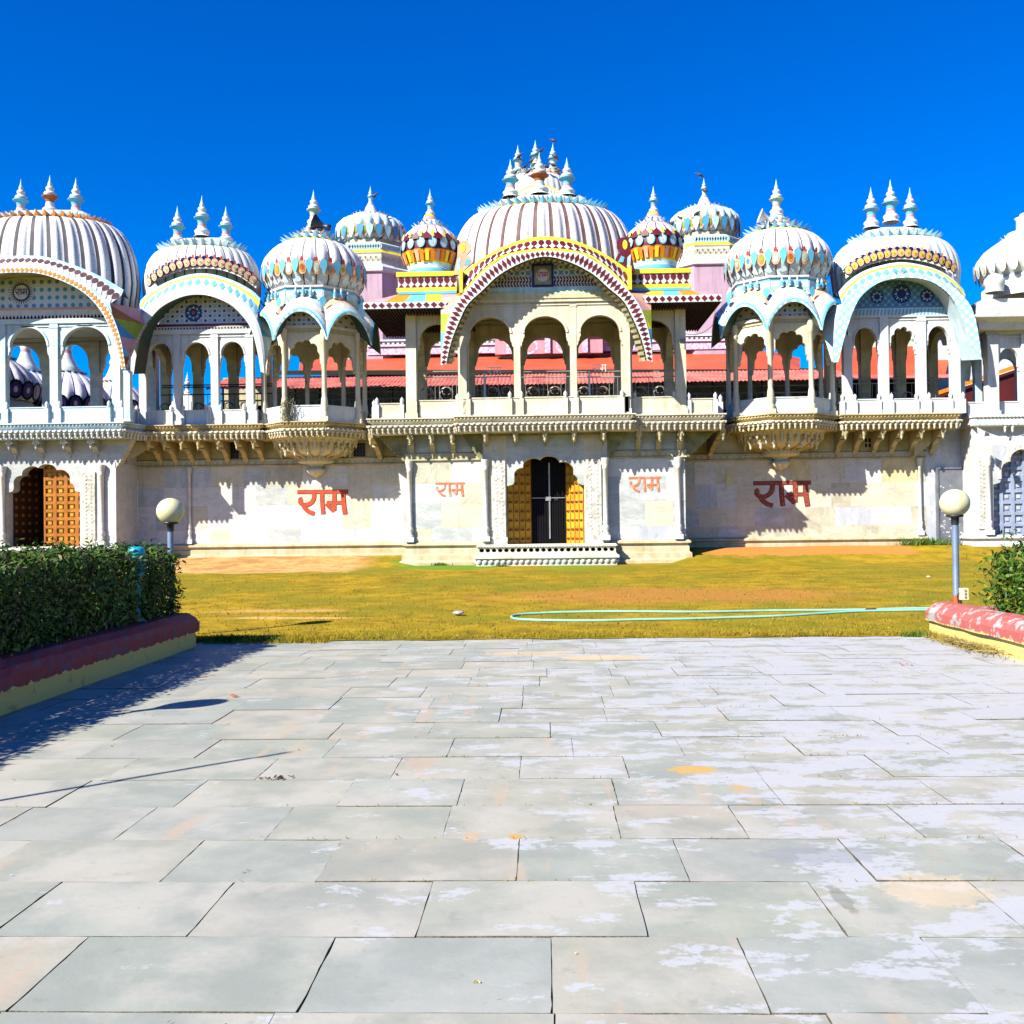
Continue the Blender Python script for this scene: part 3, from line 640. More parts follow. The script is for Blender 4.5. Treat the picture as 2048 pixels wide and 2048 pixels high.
# steps of the main door
b = MB(); xs0, xs1 = PX(955, 30.9, 1095), PX(1232, 30.9, 1095)
sweep(b, [(xs0, YD), (xs0, 30.95), (xs1, 30.95), (xs1, YD)], [(-0.5, 1.0), (0.0, 1.0), (0.03, 0.97), (0.03, 0.92), (-0.03, 0.90), (-0.03, 0.74), (0.03, 0.70), (0.03, 0.66)], CR1)
along([(xs0, YD), (xs0, 30.95), (xs1, 30.95), (xs1, YD)], -0.03, 0.19, lambda x, y, nx, ny: b.plate((x, y, 0.82), (nx, ny, 0), (0, 0, 1), circ(8, 0.075, 0.06), MARB[1], 0.02))
along([(xs0, YD), (xs0, 30.95), (xs1, 30.95), (xs1, YD)], 0.035, 0.09, lambda x, y, nx, ny: b.box(x-0.025, x+0.025, y-0.02, y+0.01, 0.92, 0.955, CARVE))
b.box(xs0, xs1, 30.96, YD+1.2, 0.2, 0.995, MARB[1]); b.build('step', pal)
b = MB(); xa, xb_ = PX(949, 30.5, 1110), PX(1237, 30.5, 1110)
sweep(b, [(xa, YD), (xa, 30.55), (xb_, 30.55), (xb_, YD)], [(-0.6, 0.67), (0.0, 0.67), (0.03, 0.64), (0.03, 0.58), (-0.04, 0.55), (-0.04, 0.2)], CR1)
along([(xa, YD), (xa, 30.55), (xb_, 30.55), (xb_, YD)], -0.04, 0.19, lambda x, y, nx, ny: b.lathe((x, y+0.02, 0.47), [(0.0, .07), (0.07, .06), (0.085, .0), (0.06, -.06), (0.0, -.09)], 8, MARB[2]))
b.build('step', pal)
# main gate: open golden leaves, black steel gate between
def leaf(nm, p0, p1, z0, z1, base, cols, rows_, stud, studm, label=None, lattice=False):
    b = MB(); p0 = Vector((p0[0], p0[1], 0)); p1 = Vector((p1[0], p1[1], 0)); d = (p1-p0); L = d.length; d.normalize(); n = Vector((d.y, -d.x, 0))
    b.M = Matrix(((d.x, -n.x, 0, p0.x), (d.y, -n.y, 0, p0.y), (0, 0, 1, 0), (0, 0, 0, 1)))
    b.box(0, L, 0, 0.06, z0, z1, base)
    cw = L/cols; ch = (z1-z0)/rows_
    if lattice:
        for i in range(cols+1): b.box(max(0, i*cw-0.055), min(L, i*cw+0.055), -0.06, -0.001, z0, z1, stud)
        for j in range(rows_+1):
            zz = z0+j*ch; 
            for i in range(cols): b.box(i*cw+0.055, (i+1)*cw-0.055, -0.055, -0.001, max(z0, zz-0.05), min(z1, zz+0.05), stud)
        for i in range(cols):
            for j in range(rows_):
                x, z = (i+.5)*cw, z0+(j+.5)*ch; s_ = 0.055
                b.box(x-s_, x+s_, -0.03, -0.001, z-s_, z+s_, studm)
    else:
        for i in range(cols):
            for j in range(rows_):
                x, z = (i+.5)*cw, z0+(j+.5)*ch
                if j == 0: b.box(x-cw*.44, x+cw*.44, -0.02, -0.001, z0, z1, base)
                b.lathe((0, 0, 0), [(0, 0)], 3, studm) if False else None
                for q in ((-1, -1), (1, -1), (0, 1)): pass
                t = b.vt((x, -0.13, z+ch*.10)); c4 = [b.vt((x-cw*.30, -0.021, z-ch*.10)), b.vt((x+cw*.30, -0.021, z-ch*.10)), b.vt((x+cw*.30, -0.021, z+ch*.14)), b.vt((x-cw*.30, -0.021, z+ch*.14))]
                for k in range(4): b.fi((c4[k], c4[(k+1) % 4], t), studm)
        for i in range(cols+1): b.box(max(0, i*cw-0.014), min(L, i*cw+0.014), -0.035, -0.021, z0, z1, stud)
    return b.build(nm, pal, label)
yb = YD+0.85
xb0, xb1 = PX(1062.5, yb, 1000), PX(1132, yb, 1000)
leaf('door_leaf', (xGl, YD+0.3), (xb0-0.02, yb), 1.0, ztop+0.15, GOLD, 4, 10, ORWD, DKOR, 'golden wooden door leaf folded back at the left of the black gate')
leaf('door_leaf', (xb1+0.02, yb), (xGr, YD+0.3), 1.0, ztop+0.15, GOLD, 4, 10, ORWD, DKOR, 'golden wooden door leaf folded back at the right of the black gate, half in sun')
b = MB(); xm = (xb0+xb1)/2 + 0.02; zt2 = PZ(905, yb)
b.box(xb0, xb1, yb, yb+0.05, 1.0, zt2+0.4, BLACK)
n = 14
for k in range(n): x = xb0+(k+.5)*(xb1-xb0)/n; b.box(x-0.015, x+0.015, yb-0.02, yb-0.001, 1.05, zt2+0.3, GATE)
b.box(xb0-0.3, xb1+0.3, yb+0.06, yb+0.1, 0.9, 4.5, BLACK)
g_ = b.build('metal_gate', pal, 'black ribbed steel gate, closed')
b = MB(); zb = PZ(996, yb)
b.box(xm-0.015, xm+0.03, yb-0.06, yb-0.022, 1.15, PZ(926, yb), STEEL)
b.box(xb0+0.02, xb1-0.02, yb-0.05, yb-0.022, zb-0.012, zb+0.012, STEEL); b.box(xm-0.12, xm+0.05, yb-0.075, yb-0.052, zb-0.09, zb+0.04, STEEL)
b.box(xm+0.16, xm+0.28, yb-0.05, yb-0.022, zb-0.08, zb-0.02, IRON)
b.build('latch', g_)
# ------------------------------------------------------------- left block
xw0 = PX(-330, YL, 1000); xl0, xl1 = PX(13, YL, 1020), PX(160, YL, 1020)
zsl = PZ(982, YL, 87); ztl = PZ(928, YL, 87)
b = MB()
arch_panel(b, xl0, xl1, zsl, ztl-zsl, 3.75, YL, YL+0.4, 'cusp', MARB[2], soff=MARB[2], foot=0.05)
b.box(xl1, xLBr, YL, YR, 0.3, 3.75, MARB[0]); b.box(xw0, xl0, YL, YL+0.4, 0.3, 3.75, MARB[0])
b.box(xw0, xLBr, YL+0.01, YR, 3.74, FZ-0.3, MARB[2]); b.build('wall', pal)
b = MB(); a, c = PX(164, YL-.04, 1000), PX(190, YL-.04, 1000); b.box(a, c, YL-0.05, YL-0.002, 1.15, 3.45, CARVE)
for k in range(18):
    z = 1.25+k*0.122
    for s_ in (-1, 1): b.plate(((a+c)/2+s_*0.08, YL-0.05, z), (0, -1, 0), (0.6*s_, 0, 1), [(-0.05, 0), (0, -0.03), (0.05, 0), (0, 0.03)], MARB[2], 0.012)
b.build('carved_panel', pal)
b = MB(); plinth(b, [(xw0, YL), (xLBr, YL), (xLBr, YR)], MARB[0]); b.build('plinth', pal)
xmid = PX(88, YL+.3, 1020)
leaf('door_leaf', (xmid, YL+0.35), (xl1+0.12, YL+0.35), 0.95, ztl+0.05, GOLD, 4, 11, ORWD, GOLD, 'closed orange lattice door leaf', lattice=True)
leaf('door_leaf', (xl0-0.05, YL+0.45), (xl0+0.35, YL+1.35), 0.95, ztl+0.05, DKWD, 4, 11, DKWD, ORWD, 'lattice door leaf standing open, coloured dark for its shade', lattice=True)  # leaf's shade is put into its dark wood colour; its pair is golden
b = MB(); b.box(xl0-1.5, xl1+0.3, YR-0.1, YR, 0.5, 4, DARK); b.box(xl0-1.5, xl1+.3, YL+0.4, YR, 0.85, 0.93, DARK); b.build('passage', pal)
# ------------------------------------------------------------- right block
xr1 = PX(2400, YQ, 1000); xo0, xo1 = PX(1987, YQ, 1000), PX(2150, YQ, 1000); zsr = PZ(965, YQ, 2040); ztr = PZ(893, YQ, 2040)
b = MB(); arch_panel(b, xo0, xo1, zsr, ztr-zsr, 4.0, YQ, YQ+0.35, 'cusp', MARB[3], soff=W1, foot=0.05, rim=CARVE)
b.box(xRr, xo0, YQ, YRR, 0.3, 4.0, MARB[0]); b.box(xo1, xr1, YQ, YRR, 0.3, 4.0, MARB[0]); b.box(xRr, xr1, YQ+0.01, YRR, 3.99, FZ-0.02, W1)
b.face([(xRr-1.7, YRR+0.004, 0.3), (xRr, YRR+0.004, 0.3), (xRr, YRR+0.004, FZR), (xRr-1.7, YRR+0.004, FZR)], MARB[3]); b.build('wall', pal)
b = MB(); a, c = PX(1957, YQ-.04, 1000), PX(1972, YQ-.04, 1000); b.box(a, c+.14, YQ-0.05, YQ-0.002, 1.3, 3.6, CARVE)
for k in range(16):
    z = 1.4+k*0.137; b.box(a+.14, a+.24, YQ-0.065, YQ-0.051, z, z+0.06, MARB[2]); b.plate((a+0.06, YQ-0.05, z+.05), (0, -1, 0), (0.6, 0, 1), [(-0.05, 0), (0, -0.03), (0.05, 0), (0, 0.03)], MARB[2], 0.012)
b.build('carved_panel', pal)
b = MB(); plinth(b, [(xRr, YRR), (xRr, YQ), (xr1, YQ)], MARB[0]); b.build('plinth', pal)
leaf('door_leaf', (xo0, YQ+0.32), (xo1, YQ+0.32), 1.05, ztr+0.05, GDOOR, 7, 8, GDOOR, MARB[3], 'blue grey panelled double door under a cusped arch', lattice=True)
YR = YRR
b = MB(); xa, xb_ = PX(1877, YR-.1, 1000), PX(1943, YR-.1, 1000); zt_, zb_ = PZ(938, YR, 1910), PZ(1098, YR, 1910)
b.box(xa, xb_, YR-0.10, YR-0.005, zb_, zt_, SHEET); b.box(xa-0.06, xa, YR-0.14, YR, zb_, zt_+.06, SHEET); b.box(xb_, xb_+0.06, YR-0.14, YR, zb_, zt_+.06, SHEET); b.box(xa, xb_, YR-0.14, YR, zt_, zt_+.06, SHEET)
for zz in (zb_+.05, (zb_+zt_)/2): b.box(xa+.02, xb_-.02, YR-0.12, YR-0.101, zz, zz+0.04, SHEET)
r2 = random.Random(3)
for k in range(70):                                          # flaked whitewash on the sheet
    x = r2.choice((xa+0.12, xb_-0.14, r2.uniform(xa+.1, xb_-.1)))+r2.gauss(0, 0.06); z = r2.choice((r2.uniform(zb_+.25, zb_+1.2), r2.uniform(zb_+.25, zt_-.3))); s_ = r2.uniform(0.012, 0.04)
    if xa+.04 < x < xb_-.04: b.plate((x, YR-0.10, z), (0, -1, 0), (r2.uniform(-1, 1), 0, 1), [(-s_, 0), (-s_*.2, -s_*.7), (s_*1.1, -s_*.2), (s_*.4, s_*.8)], W1, 0.004)
g_ = b.build('metal_door', pal, 'narrow grey sheet metal door with flaking whitewash')
b = MB(); b.tube([(xa+0.1, YR-0.15, 2.0), (xa+0.1, YR-0.15, 2.25)], 0.015, IRON); b.build('handle', g_)
YR = 33.0

# ------------------------------------------------------------- balcony slabs, brackets, corbels
def bracket(x, yw, yf, z1=FZ-0.44, z0=ZF+0.12, wd=0.15, m_=TAN):
    b = MB(); D = yw-yf; H = z1-z0
    side = [(0, 0), (0.06, -0.04), (0.10, 0.10), (0.22, 0.16), (0.26, 0.30), (0.42, 0.42), (0.50, 0.56), (0.70, 0.66), (0.80, 0.74), (0.84, 0.70), (0.98, 0.80), (1.0, 1.0), (0, 1.0)]
    P = [(yw-p[0]*D, z0+p[1]*H) for p in side]
    A = [b.vt((x-wd/2, p[0], p[1])) for p in P]; B = [b.vt((x+wd/2, p[0], p[1])) for p in P]
    n = len(P)
    for k in range(n): b.fi((A[k], B[k], B[(k+1) % n], A[(k+1) % n]), m_)
    b.fi(A, m_); b.fi(B[::-1], m_)
    for t in (0.55, 0.86): 
        yy, zz = yw-D*t, z0+H*(t*0.78+0.12)-0.06
        b.box(x-wd*.62, x+wd*.62, yy-0.05, yy+0.04, zz, zz+0.07, m_)
    pendant(b, x, yf+0.06, z1-0.14, 1.2, m_); pendant(b, x, yw-0.05, z0+0.04, 0.9, m_)
    return b.build('bracket', pal)
def corbel(x_in, x_out, y0, y1, z_in, z_out=FZ-0.46, m_=OLIVE, rim=TAN):
    """scalloped slab carrying the corner of a balcony"""
    b = MB(); n = 9; pts = []
    for k in range(n*3+1):
        t = k/(n*3); x = x_in+(x_out-x_in)*t; z = z_in+(z_out-z_in)*(0.75*t+0.25*t*t)-0.06*abs(math.sin(PI*t*n))
        pts.append((x, z))
    pts.append((x_in, z_out))
    if x_out < x_in: pts = pts[::-1]
    b.prism(pts, y0, y1, m_, side=rim); return b.build('corbel', pal)
YW, YC = 30.9, 30.5                                          # front faces of the wing and centre slabs
xW0, xW1 = PX(744, YW, 850), PX(1441, YW, 830); xS0, xS1 = PX(918, YC, 850), PX(1261, YC, 840)
CPATH = [(xW0, YR), (xW0, YW), (xS0, YW), (xS0, YC), (xS1, YC), (xS1, YW), (xW1, YW), (xW1, YRR)]
b = MB(); cornice(b, CPATH, FZ, CR1, MARB[1]); b.build('cornice', pal, 'beaded cornice of the central balcony')
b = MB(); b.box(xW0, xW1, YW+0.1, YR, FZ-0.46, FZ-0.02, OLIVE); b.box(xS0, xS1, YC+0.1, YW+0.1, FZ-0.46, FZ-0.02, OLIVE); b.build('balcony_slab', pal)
for u in (822, 864, 905): bracket(PX(u, 31.2, 890), YB, YW+0.03, m_=CR2)
for u in (1277, 1318, 1360): bracket(PX(u, 31.2, 880), YB, YW+0.03, m_=CR2)
for u in (971, 1031, 1090, 1148, 1207): bracket(PX(u, 30.8, 880), YD+0.02, YC+0.05, z0=FZ-0.78, m_=CR2)
bracket(PX(747, 31.6, 890), YR, YW+0.1, m_=TAN); bracket(PX(1440, 31.6, 880), YRR, YW+0.1, m_=CR2)
corbel(xC0+0.02, xW0+0.1, YB, YB+0.35, ZF-0.1); corbel(xC1-0.02, xW1-0.1, YB, YB+0.35, ZF-0.1)
corbel(xD0+0.02, xS0+0.05, YD-0.02, YD+0.3, ZF-0.1); corbel(xD1-0.02, xS1-0.05, YD-0.02, YD+0.3, ZF-0.1)
# left bay balcony
YBL = 31.85
xa, xb_ = PX(262, YBL, 850), PX(518, YBL, 850)
BLP = [(xa, YR), (xa, YBL), (xb_, YBL), (xb_, YR)]
b = MB(); cornice(b, BLP, FZ, TAN, CR1); b.box(xa, xb_, YBL+0.1, YR, FZ-0.46, FZ-0.02, TAN); b.build('cornice', pal, 'tan cornice under the blue arched bay left of the kiosk')
for u in (300, 331, 365, 398, 437, 474, 507): bracket(PX(u+10, 32.5, 890), YR, YBL+0.03)
YBR = 32.5; xa, xb_ = PX(1690, YBR, 830), PX(1912, YBR, 830)
BRP = [(xa, YRR), (xa, YBR), (xb_, YBR), (xb_, YRR)]
b = MB(); cornice(b, BRP, FZR, TAN, CR1); b.box(xa, xb_, YBR+0.1, YRR, FZR-0.46, FZR-0.02, OLIVE); b.build('cornice', pal, 'pale yellow cornice under the blue arched bay at the right')
for u in (1688, 1724, 1762, 1798, 1838, 1880): bracket(PX(u-6, 33.1, 880), YRR, YBR+0.03, z1=FZR-.44, m_=CR2)
corbel(PX(1845, 32.6, 900), xb_-0.1, YRR-0.3, YRR-0.02, ZF+0.0, FZR-.46, m_=CR2)
# left block balcony
YLF = 30.75
xa, xb_ = PX(-330, YLF, 850), PX(243, YLF, 860)
LLP = [(xa, YLF), (xb_, YLF), (xb_+0.55, YR)]
b = MB(); cornice(b, LLP, FZ, W2, W1); b.box(xa, xb_, YLF+0.1, YR, FZ-0.46, FZ-0.02, MARB[2]); b.build('cornice', pal, 'white cornice over the lattice door')
for u in (-36, 22, 76, 131, 185): bracket(PX(u, 31.0, 890), YL+0.02, YLF+0.08, z0=FZ-0.95, wd=0.17, m_=MARB[2])
corbel(xLBr-0.02, xb_+0.1, YL, YL+0.3, ZF-0.15, m_=MARB[2], rim=MARB[1])
b = MB(); b.M = Matrix.Translation((xLBr+.15, YL+0.5, 0)) @ Matrix.Rotation(R(55), 4, 'Z')
b.M = Matrix.Translation((xLBr+.1, YL+0.6, 0)) @ Matrix.Rotation(R(30), 4, 'Z')
pts = [(0, ZF+.1)]+[(1.0*t, ZF+.1+(FZ-.46-ZF-.1)*t-0.06*abs(math.sin(PI*t*7))) for t in [k/21 for k in range(1, 22)]]+[(0, FZ-.46)]
b.prism(pts, 0, 0.3, CR2, side=TAN); b.build('corbel', pal)
# right block balcony edge
xa, xb_ = PX(1943, YQ-.1, 830), PX(2400, YQ, 830)
b = MB(); sweep(b, [(xa, YRR), (xa, YQ-0.25), (xb_, YQ-0.25)], [(-0.5, FZ), (0.06, FZ), (0.06, FZ-0.08), (0.02, FZ-0.1), (0.02, FZ-0.34), (-0.3, FZ-0.40)], W1)
along([(xa, YQ-0.25), (xb_, YQ-0.25)], 0.02, 0.24, lambda x, y, nx, ny: b.plate((x, y, FZ-0.22), (nx, ny, 0), (0, 0, 1), [(-0.1, -0.07), (0, -0.13), (0.1, -0.07), (0, 0.06)], W2, 0.012))
along([(xa, YQ-0.25), (xb_, YQ-0.25)], 0.07, 0.12, lambda x, y, nx, ny: b.lathe((x, y, FZ-0.06), [(0, .035), (.035, .0), (0, -.035)], 6, W1))
for u in (2010, 2025): pendant(b, PX(u, YQ-.2, 850), YQ-0.2, FZ-0.36, 1.1, W1)
b.build('cornice', pal, 'white scalloped cornice at the right end')
# windows
def window(u0, u1, v0, v1, cross):
    b = MB(); x0, x1 = PX(u0, YR, v0), PX(u1, YR, v0); z0, z1 = PZ(v1, YR, u0), PZ(v0, YR, u0)
    b.box(x0, x1, YR-0.012, YR-0.004, z0, z1, DARK)
    f = b.build('window', pal, 'small dark barred window'); b = MB()
    b.box(x0-.03, x0, YR-.03, YR-.003, z0-.03, z1+.03, CR2); b.box(x1, x1+.03, YR-.03, YR-.003, z0-.03, z1+.03, CR2); b.box(x0, x1, YR-.03, YR-.003, z1, z1+.03, CR2); b.box(x0, x1, YR-.03, YR-.003, z0-.03, z0, CR2)
    b.build('frame', f); b = MB()
    m_ = CR1 if cross else IRON
    for k in range(1, 2 if cross else 4):
        t = k/(2 if cross else 4); b.box(x0+(x1-x0)*t-.014, x0+(x1-x0)*t+.014, YR-.024, YR-.013, z0, z1, m_); b.box(x0, x1, YR-.036, YR-.025, z0+(z1-z0)*t-.014, z0+(z1-z0)*t+.014, m_)
    b.build('bar', f)
window(455, 478, 880, 918, False); window(707, 731, 886, 914, False); YR = YRR; window(1729, 1741, 877, 895, True); YR = 33.0
# painted words on the marble
def painted(u0, v1, hpx, Y, m_, out, label, stretch=1.0):
    s_ = Y/2000; b = MB(); x = PX(u0, Y, v1); z = PZ(v1, Y, u0); b.M = Matrix.Translation((x, 0, 0)) @ Matrix.Scale(stretch, 4, (1, 0, 0)) @ Matrix.Translation((-x, 0, 0))
    word(b, x, Y-0.002, z, hpx*s_, m_, out); return b.build('painted_word', pal, label)
painted(596, 1031, 47, YR, LETTER, OUTL, 'large bright vermilion painted word on the left wall')
painted(871, 994, 27, YB, LETTER3, None, 'small orange painted word left of the main gate')
painted(1258, 985, 29, YB, LETTER3, None, 'small orange painted word right of the main gate')
painted(1508, 1015, 48, YRR, LETTER2, OUTL, 'large maroon painted word on the right wall, mostly in shade', 1.08)
b = MB(); x0, x1 = PX(1452, YRR, 950), PX(1467, YRR, 950); b.box(x0, x1, YRR-.02, YRR-.004, PZ(972, YRR, 1460), PZ(938, YRR, 1460), MARB[5]); b.build('stone_patch', pal)
# roof deck
b = MB(); b.box(PX(-330, YR, 850), PX(2400, YR, 830), YRR+.05, 60, FZ-0.5, FZ-0.03, CR2); b.build('roof_deck', pal)
# ================================================================== roof pavilions
def half(pts, uc, Y, n=26):
    """symmetric curve from half offsets (du, v) measured on the photo at depth Y"""
    q = [(du*Y/2000.0, PZ(v, Y, uc)) for du, v in pts]
    full = [(-a, b) for a, b in q[::-1]][:-1 if q[0][0] == 0 else None] + q
    return catmull(full, 2*n)
def strip_pts(A, YA, B, YB_, cx):
    return [Vector((cx+p.x, YA, p.y)) for p in A], [Vector((cx+p.x, YB_, p.y)) for p in B]
def decor(mb, PA, PB, count, shapes, s0=0.0, s1=1.0, lift=0.012):
    """shapes: list of (polygon in cell coords x -.5..5, t 0..1, material, extra lift)"""
    n = len(PA)-1
    def at(s, t):
        s = min(max(s, 0), 1)*n; i = min(int(s), n-1); f = s-i
        a = PA[i].lerp(PA[i+1], f); b = PB[i].lerp(PB[i+1], f); return a.lerp(b, t)
    for k in range(count):
        c = s0+(s1-s0)*(k+0.5)/count; w_ = (s1-s0)/count
        a, b, d = at(c-w_*.4, .5), at(c+w_*.4, .5), at(c, 1)-at(c, 0)
        nr = (b-a).cross(d).normalized()
        if nr.y > 0: nr = -nr
        for poly, mt, e in shapes: mb.face([at(c+p[0]*w_, p[1])+nr*(lift+e) for p in poly], mt)
DIAM = [(0, .06), (.44, .5), (0, .94), (-.44, .5)]
DROP = [(0.44*math.cos(t), 0.68+0.28*math.sin(t)) for t in [PI*k/8 for k in range(9)]] + [(-.34, .50), (0, .32), (.34, .50)]
DTRI = [(-.44, 0.02), (.44, 0.02), (0.06, .30), (-.06, .30)]
def band(mb, A, YA, B, YB_, cx, mt, dec=None, count=0, s0=0., s1=1.):
    PA, PB = strip_pts(A, YA, B, YB_, cx); mb.grid([PA, PB], mt, smooth=False)
    if dec: decor(mb, PA, PB, count, dec, s0, s1)
def scroll(mb, x, y, z, h, mt, sg=1):
    """wrought double curl standing on (x,y,z), drawn in the x,z plane"""
    for s_ in (-1, 1):
        P = [(x+s_*0.42*h*(1-t)*0.7, y, z+h*0.42*t) for t in (0, .3, .6, .85)]
        cx, cz, r = x-s_*0.02*h, z+h*0.68, 0.26*h
        for k in range(14):
            a = -PI*0.35*1 + k*0.42; rr = r*(1-k/17)
            P.append((cx+s_*rr*math.cos(a), y, cz+rr*math.sin(a)))
        mb.tube(P, 0.012, mt, n=4)
def railing(name, par, x0, x1, y, z, h, mt, label=None, scrolls=(), toprails=(0.0,), step=0.13):
    b = MB()
    for t in toprails: b.tube([(x0, y, z+h+t), (x1, y, z+h+t)], 0.022, mt, n=6)
    b.tube([(x0, y, z+0.04), (x1, y, z+0.04)], 0.014, mt, n=5)
    n = max(2, int((x1-x0)/step))
    for k in range(n+1):
        x = x0+(x1-x0)*k/n
        if any(abs(x-q) < 0.13 for q in scrolls): continue
        b.tube([(x, y, z), (x, y, z+h)], 0.009, mt, n=4)
    for q in scrolls: scroll(b, q, y+0.001, z+0.03, h*0.85, mt)
    return b.build(name, par, label)
def arcade(par, xs, y, zf, zs, H, ztop, w_, mt, styles, th=0.22, soff=None, rim=None, name='arcade', colname='column', rnd_=False, colmt=None):
    for x in xs:
        b = MB(); column(b, x, y+th/2, zf, ztop, w_, colmt or mt, rnd_); b.build(colname, par)
    b = MB()
    for i in range(len(xs)-1):
        arch_panel(b, xs[i]+w_/2, xs[i+1]-w_/2, zs, H, ztop, y+0.04, y+th-0.02, styles[i % len(styles)], mt, soff, rim=rim)
        b.box(xs[i]+w_/2, xs[i+1]-w_/2, y+0.01, y+0.039, ztop-0.10, ztop-0.06, mt)
    b.box(xs[0]-w_*.6, xs[-1]+w_*.6, y-0.03, y+th+0.03, ztop, ztop+0.10, mt)
    return b.build(name, par)
def side_arcade(par, x, y0, y1, zs, H, ztop, th, mt, style='round'):
    b = MB(); b.M = Matrix.Translation((x, 0, 0)) @ Matrix.Rotation(PI/2, 4, 'Z')
    arch_panel(b, y0, y1, zs, H, ztop, -th/2, th/2, style, mt); b.box(y0, y1, -th*.6, th*.6, ztop, ztop+.1, mt); return b.build('side_arcade', par)
def parapet(par, segs, z, h, mt, posts, pmt=None, y_=None):
    b = MB()
    for (x0, y0, x1, y1) in segs:
        d = Vector((x1-x0, y1-y0, 0)); L = d.length; d.normalize(); n = Vector((d.y, -d.x, 0))
        b.M = Matrix(((d.x, -n.x, 0, x0), (d.y, -n.y, 0, y0), (0, 0, 1, 0), (0, 0, 0, 1)))
        b.box(0, L, 0, 0.10, z, z+h, mt); b.box(0, L, -0.02, 0.12, z+h, z+h+0.035, mt); b.box(0, L, -0.03, -0.001, z, z+0.06, mt)
    b.M = None
    for (x, y) in posts: post(b, x, y, z, z+h-0.02, pmt or mt, 0.13)
    return b.build('parapet', par)

def big_dome(par, cx, cy, z0, rx, ry, zr, rix, riy, zc, lobes, mt, rib, petal, ribw=0.13, depth=0.012, cap=W1, ring=None, capx=0.62):
    b = MB(); H = zr-z0
    prof = []
    for k in range(15):
        t = k/14; a = t*PI*0.5*0.98
        prof.append((math.cos(a)**0.95 if k < 14 else 0.0, H*math.sin(a)**0.92))
    prof[0] = (0.97, 0.0); prof.insert(0, (0.90, -0.5))
    rib_dome(b, (cx, cy, z0), rx, ry, rix, riy, prof, lobes, mt, rib, depth, ribw)
    d = b.build('dome', par)
    b = MB(); rg = ring or YEL
    N = 64
    def er(fx, fy, z): return [(cx+fx*math.cos(2*PI*k/N), cy+fy*math.sin(2*PI*k/N), z) for k in range(N)]
    b.grid([er(rix+.10, riy+.10, zr-0.10), er(rix+.06, riy+.06, zr-0.01), er(rix-.02, riy-.02, zr+0.04)], rg, wrap=True)
    petal_ring(b, (cx, cy), rix+0.02, riy+0.02, zr+0.04, int(46*rix/1.9), 0.22, 0.14 if petal is not ORG else .08, petal, SKYB if petal is not ORG else SALMON)
    petal_ring(b, (cx, cy), rix*.86, riy*.84, zr+0.14, int(40*rix/1.9), 0.13, 0.11, cap if cap is not W1 else MINT, cap)
    hc = zc-zr
    b.grid([er(rix, riy, zr+0.04), er(rix*.88, riy*.85, zr+0.10), er(rix*.80, riy*.66, zr+hc*.45), er(rix*.72, riy*.42, zr+hc*.8), er(rix*capx, riy*.2, zc), er(rix*.3, .02, zc+0.03)], cap, wrap=True)
    b.build('roof_cap', d)
    return d

# ------------------------------------------------------------------ centre pavilion
YCF, YWF, YBK = 30.62, 30.95, 33.75
cp = thing('arched_pavilion', (PX(1092, 31, 800), 31, FZ), 'central cream pavilion under a big maroon striped dome with yellow and maroon arch', 'pavilion')
xc = PX(1092, YCF, 700)
cx4 = [PX(u, YCF, 720) for u in (926, 1034, 1147, 1254)]
zs, zcn, ztp = PZ(672, YCF), PZ(632, YCF), PZ(604, YCF)
arcade(cp, cx4, YCF, FZ, zs, zcn-zs, ztp, 0.20, CR1, ['round'], soff=CR2, rim=CR1, th=0.26)
wl = [PX(822, YWF, 720), cx4[0]-0.02]; wr = [cx4[-1]+0.02, PX(1361, YWF, 700)]
for q in (wl, wr):
    arcade(cp, q, YWF, FZ, zs-0.12, zcn-zs+0.02, ztp-0.05, 0.32 if q is wl else 0.32, CR1, ['round'], soff=CR2, th=0.24)
bk = [wl[0]] + cx4 + [wr[1]]
arcade(cp, bk, YBK, FZ, zs-0.05, zcn-zs, ztp, 0.30, CR2, ['round'], soff=CR2, th=0.26)
for x in (wl[0], wr[1]): side_arcade(cp, x, YWF+.3, YBK, zs-.1, zcn-zs, ztp, 0.24, CR2)
b = MB(); b.box(wl[0]-.1, wr[1]+.1, YWF+0.2, YBK+.2, ztp+0.12, ztp+0.2, CR2); b.box(cx4[0], cx4[-1], YCF+.2, YWF+.4, ztp+0.11, ztp+0.2, CR2); b.build('ceiling', cp)
# bands and lunette over the arches
zA, zB_, zC = PZ(584, YCF), PZ(574, YCF), PZ(553, YCF)
b = MB(); a, c = cx4[0]-0.1, cx4[-1]+0.1
b.box(a, c, YCF-0.06, YCF+.2, ztp+0.101, zA, PALEY); b.box(a, c, YCF-0.04, YCF+.2, zA, zB_, SKYB)
for k in range(60):
    x = a+(k+.5)*(c-a)/60; b.plate((x, YCF-0.06, (ztp+.1+zA)/2+.04), (0, -1, 0), (0, 0, 1), [(-.03, -.03), (.03, -.03), (0, .03)], SKYB, 0.004)
b.build('lintel_band', cp, 'yellow and powder blue painted lintel')
b = MB(); a2, c2 = a+0.15, c-0.15; b.box(a2, c2, YCF-0.02, YCF+.2, zB_, zC, W1)
h3 = (zC-zB_)/3; n = 52
for r_ in range(3):
    for k in range(n):
        x = a2+(k)*(c2-a2)/n; wd = (c2-a2)/n*0.62; sk = 0.05 if r_ % 2 else -0.05
        z = zB_+r_*h3
        b.face([(x+max(0, -sk), YCF-.024, z+.006), (x+wd+max(0, -sk), YCF-.024, z+.006), (x+wd+sk+max(0, -sk), YCF-.024, z+h3-.006), (x+sk+max(0, -sk), YCF-.024, z+h3-.006)], MAROON if r_ != 1 else DARK)
b.build('chevron_band', cp, 'black and white zigzag mosaic band')
U0 = 1093; YF = 29.85
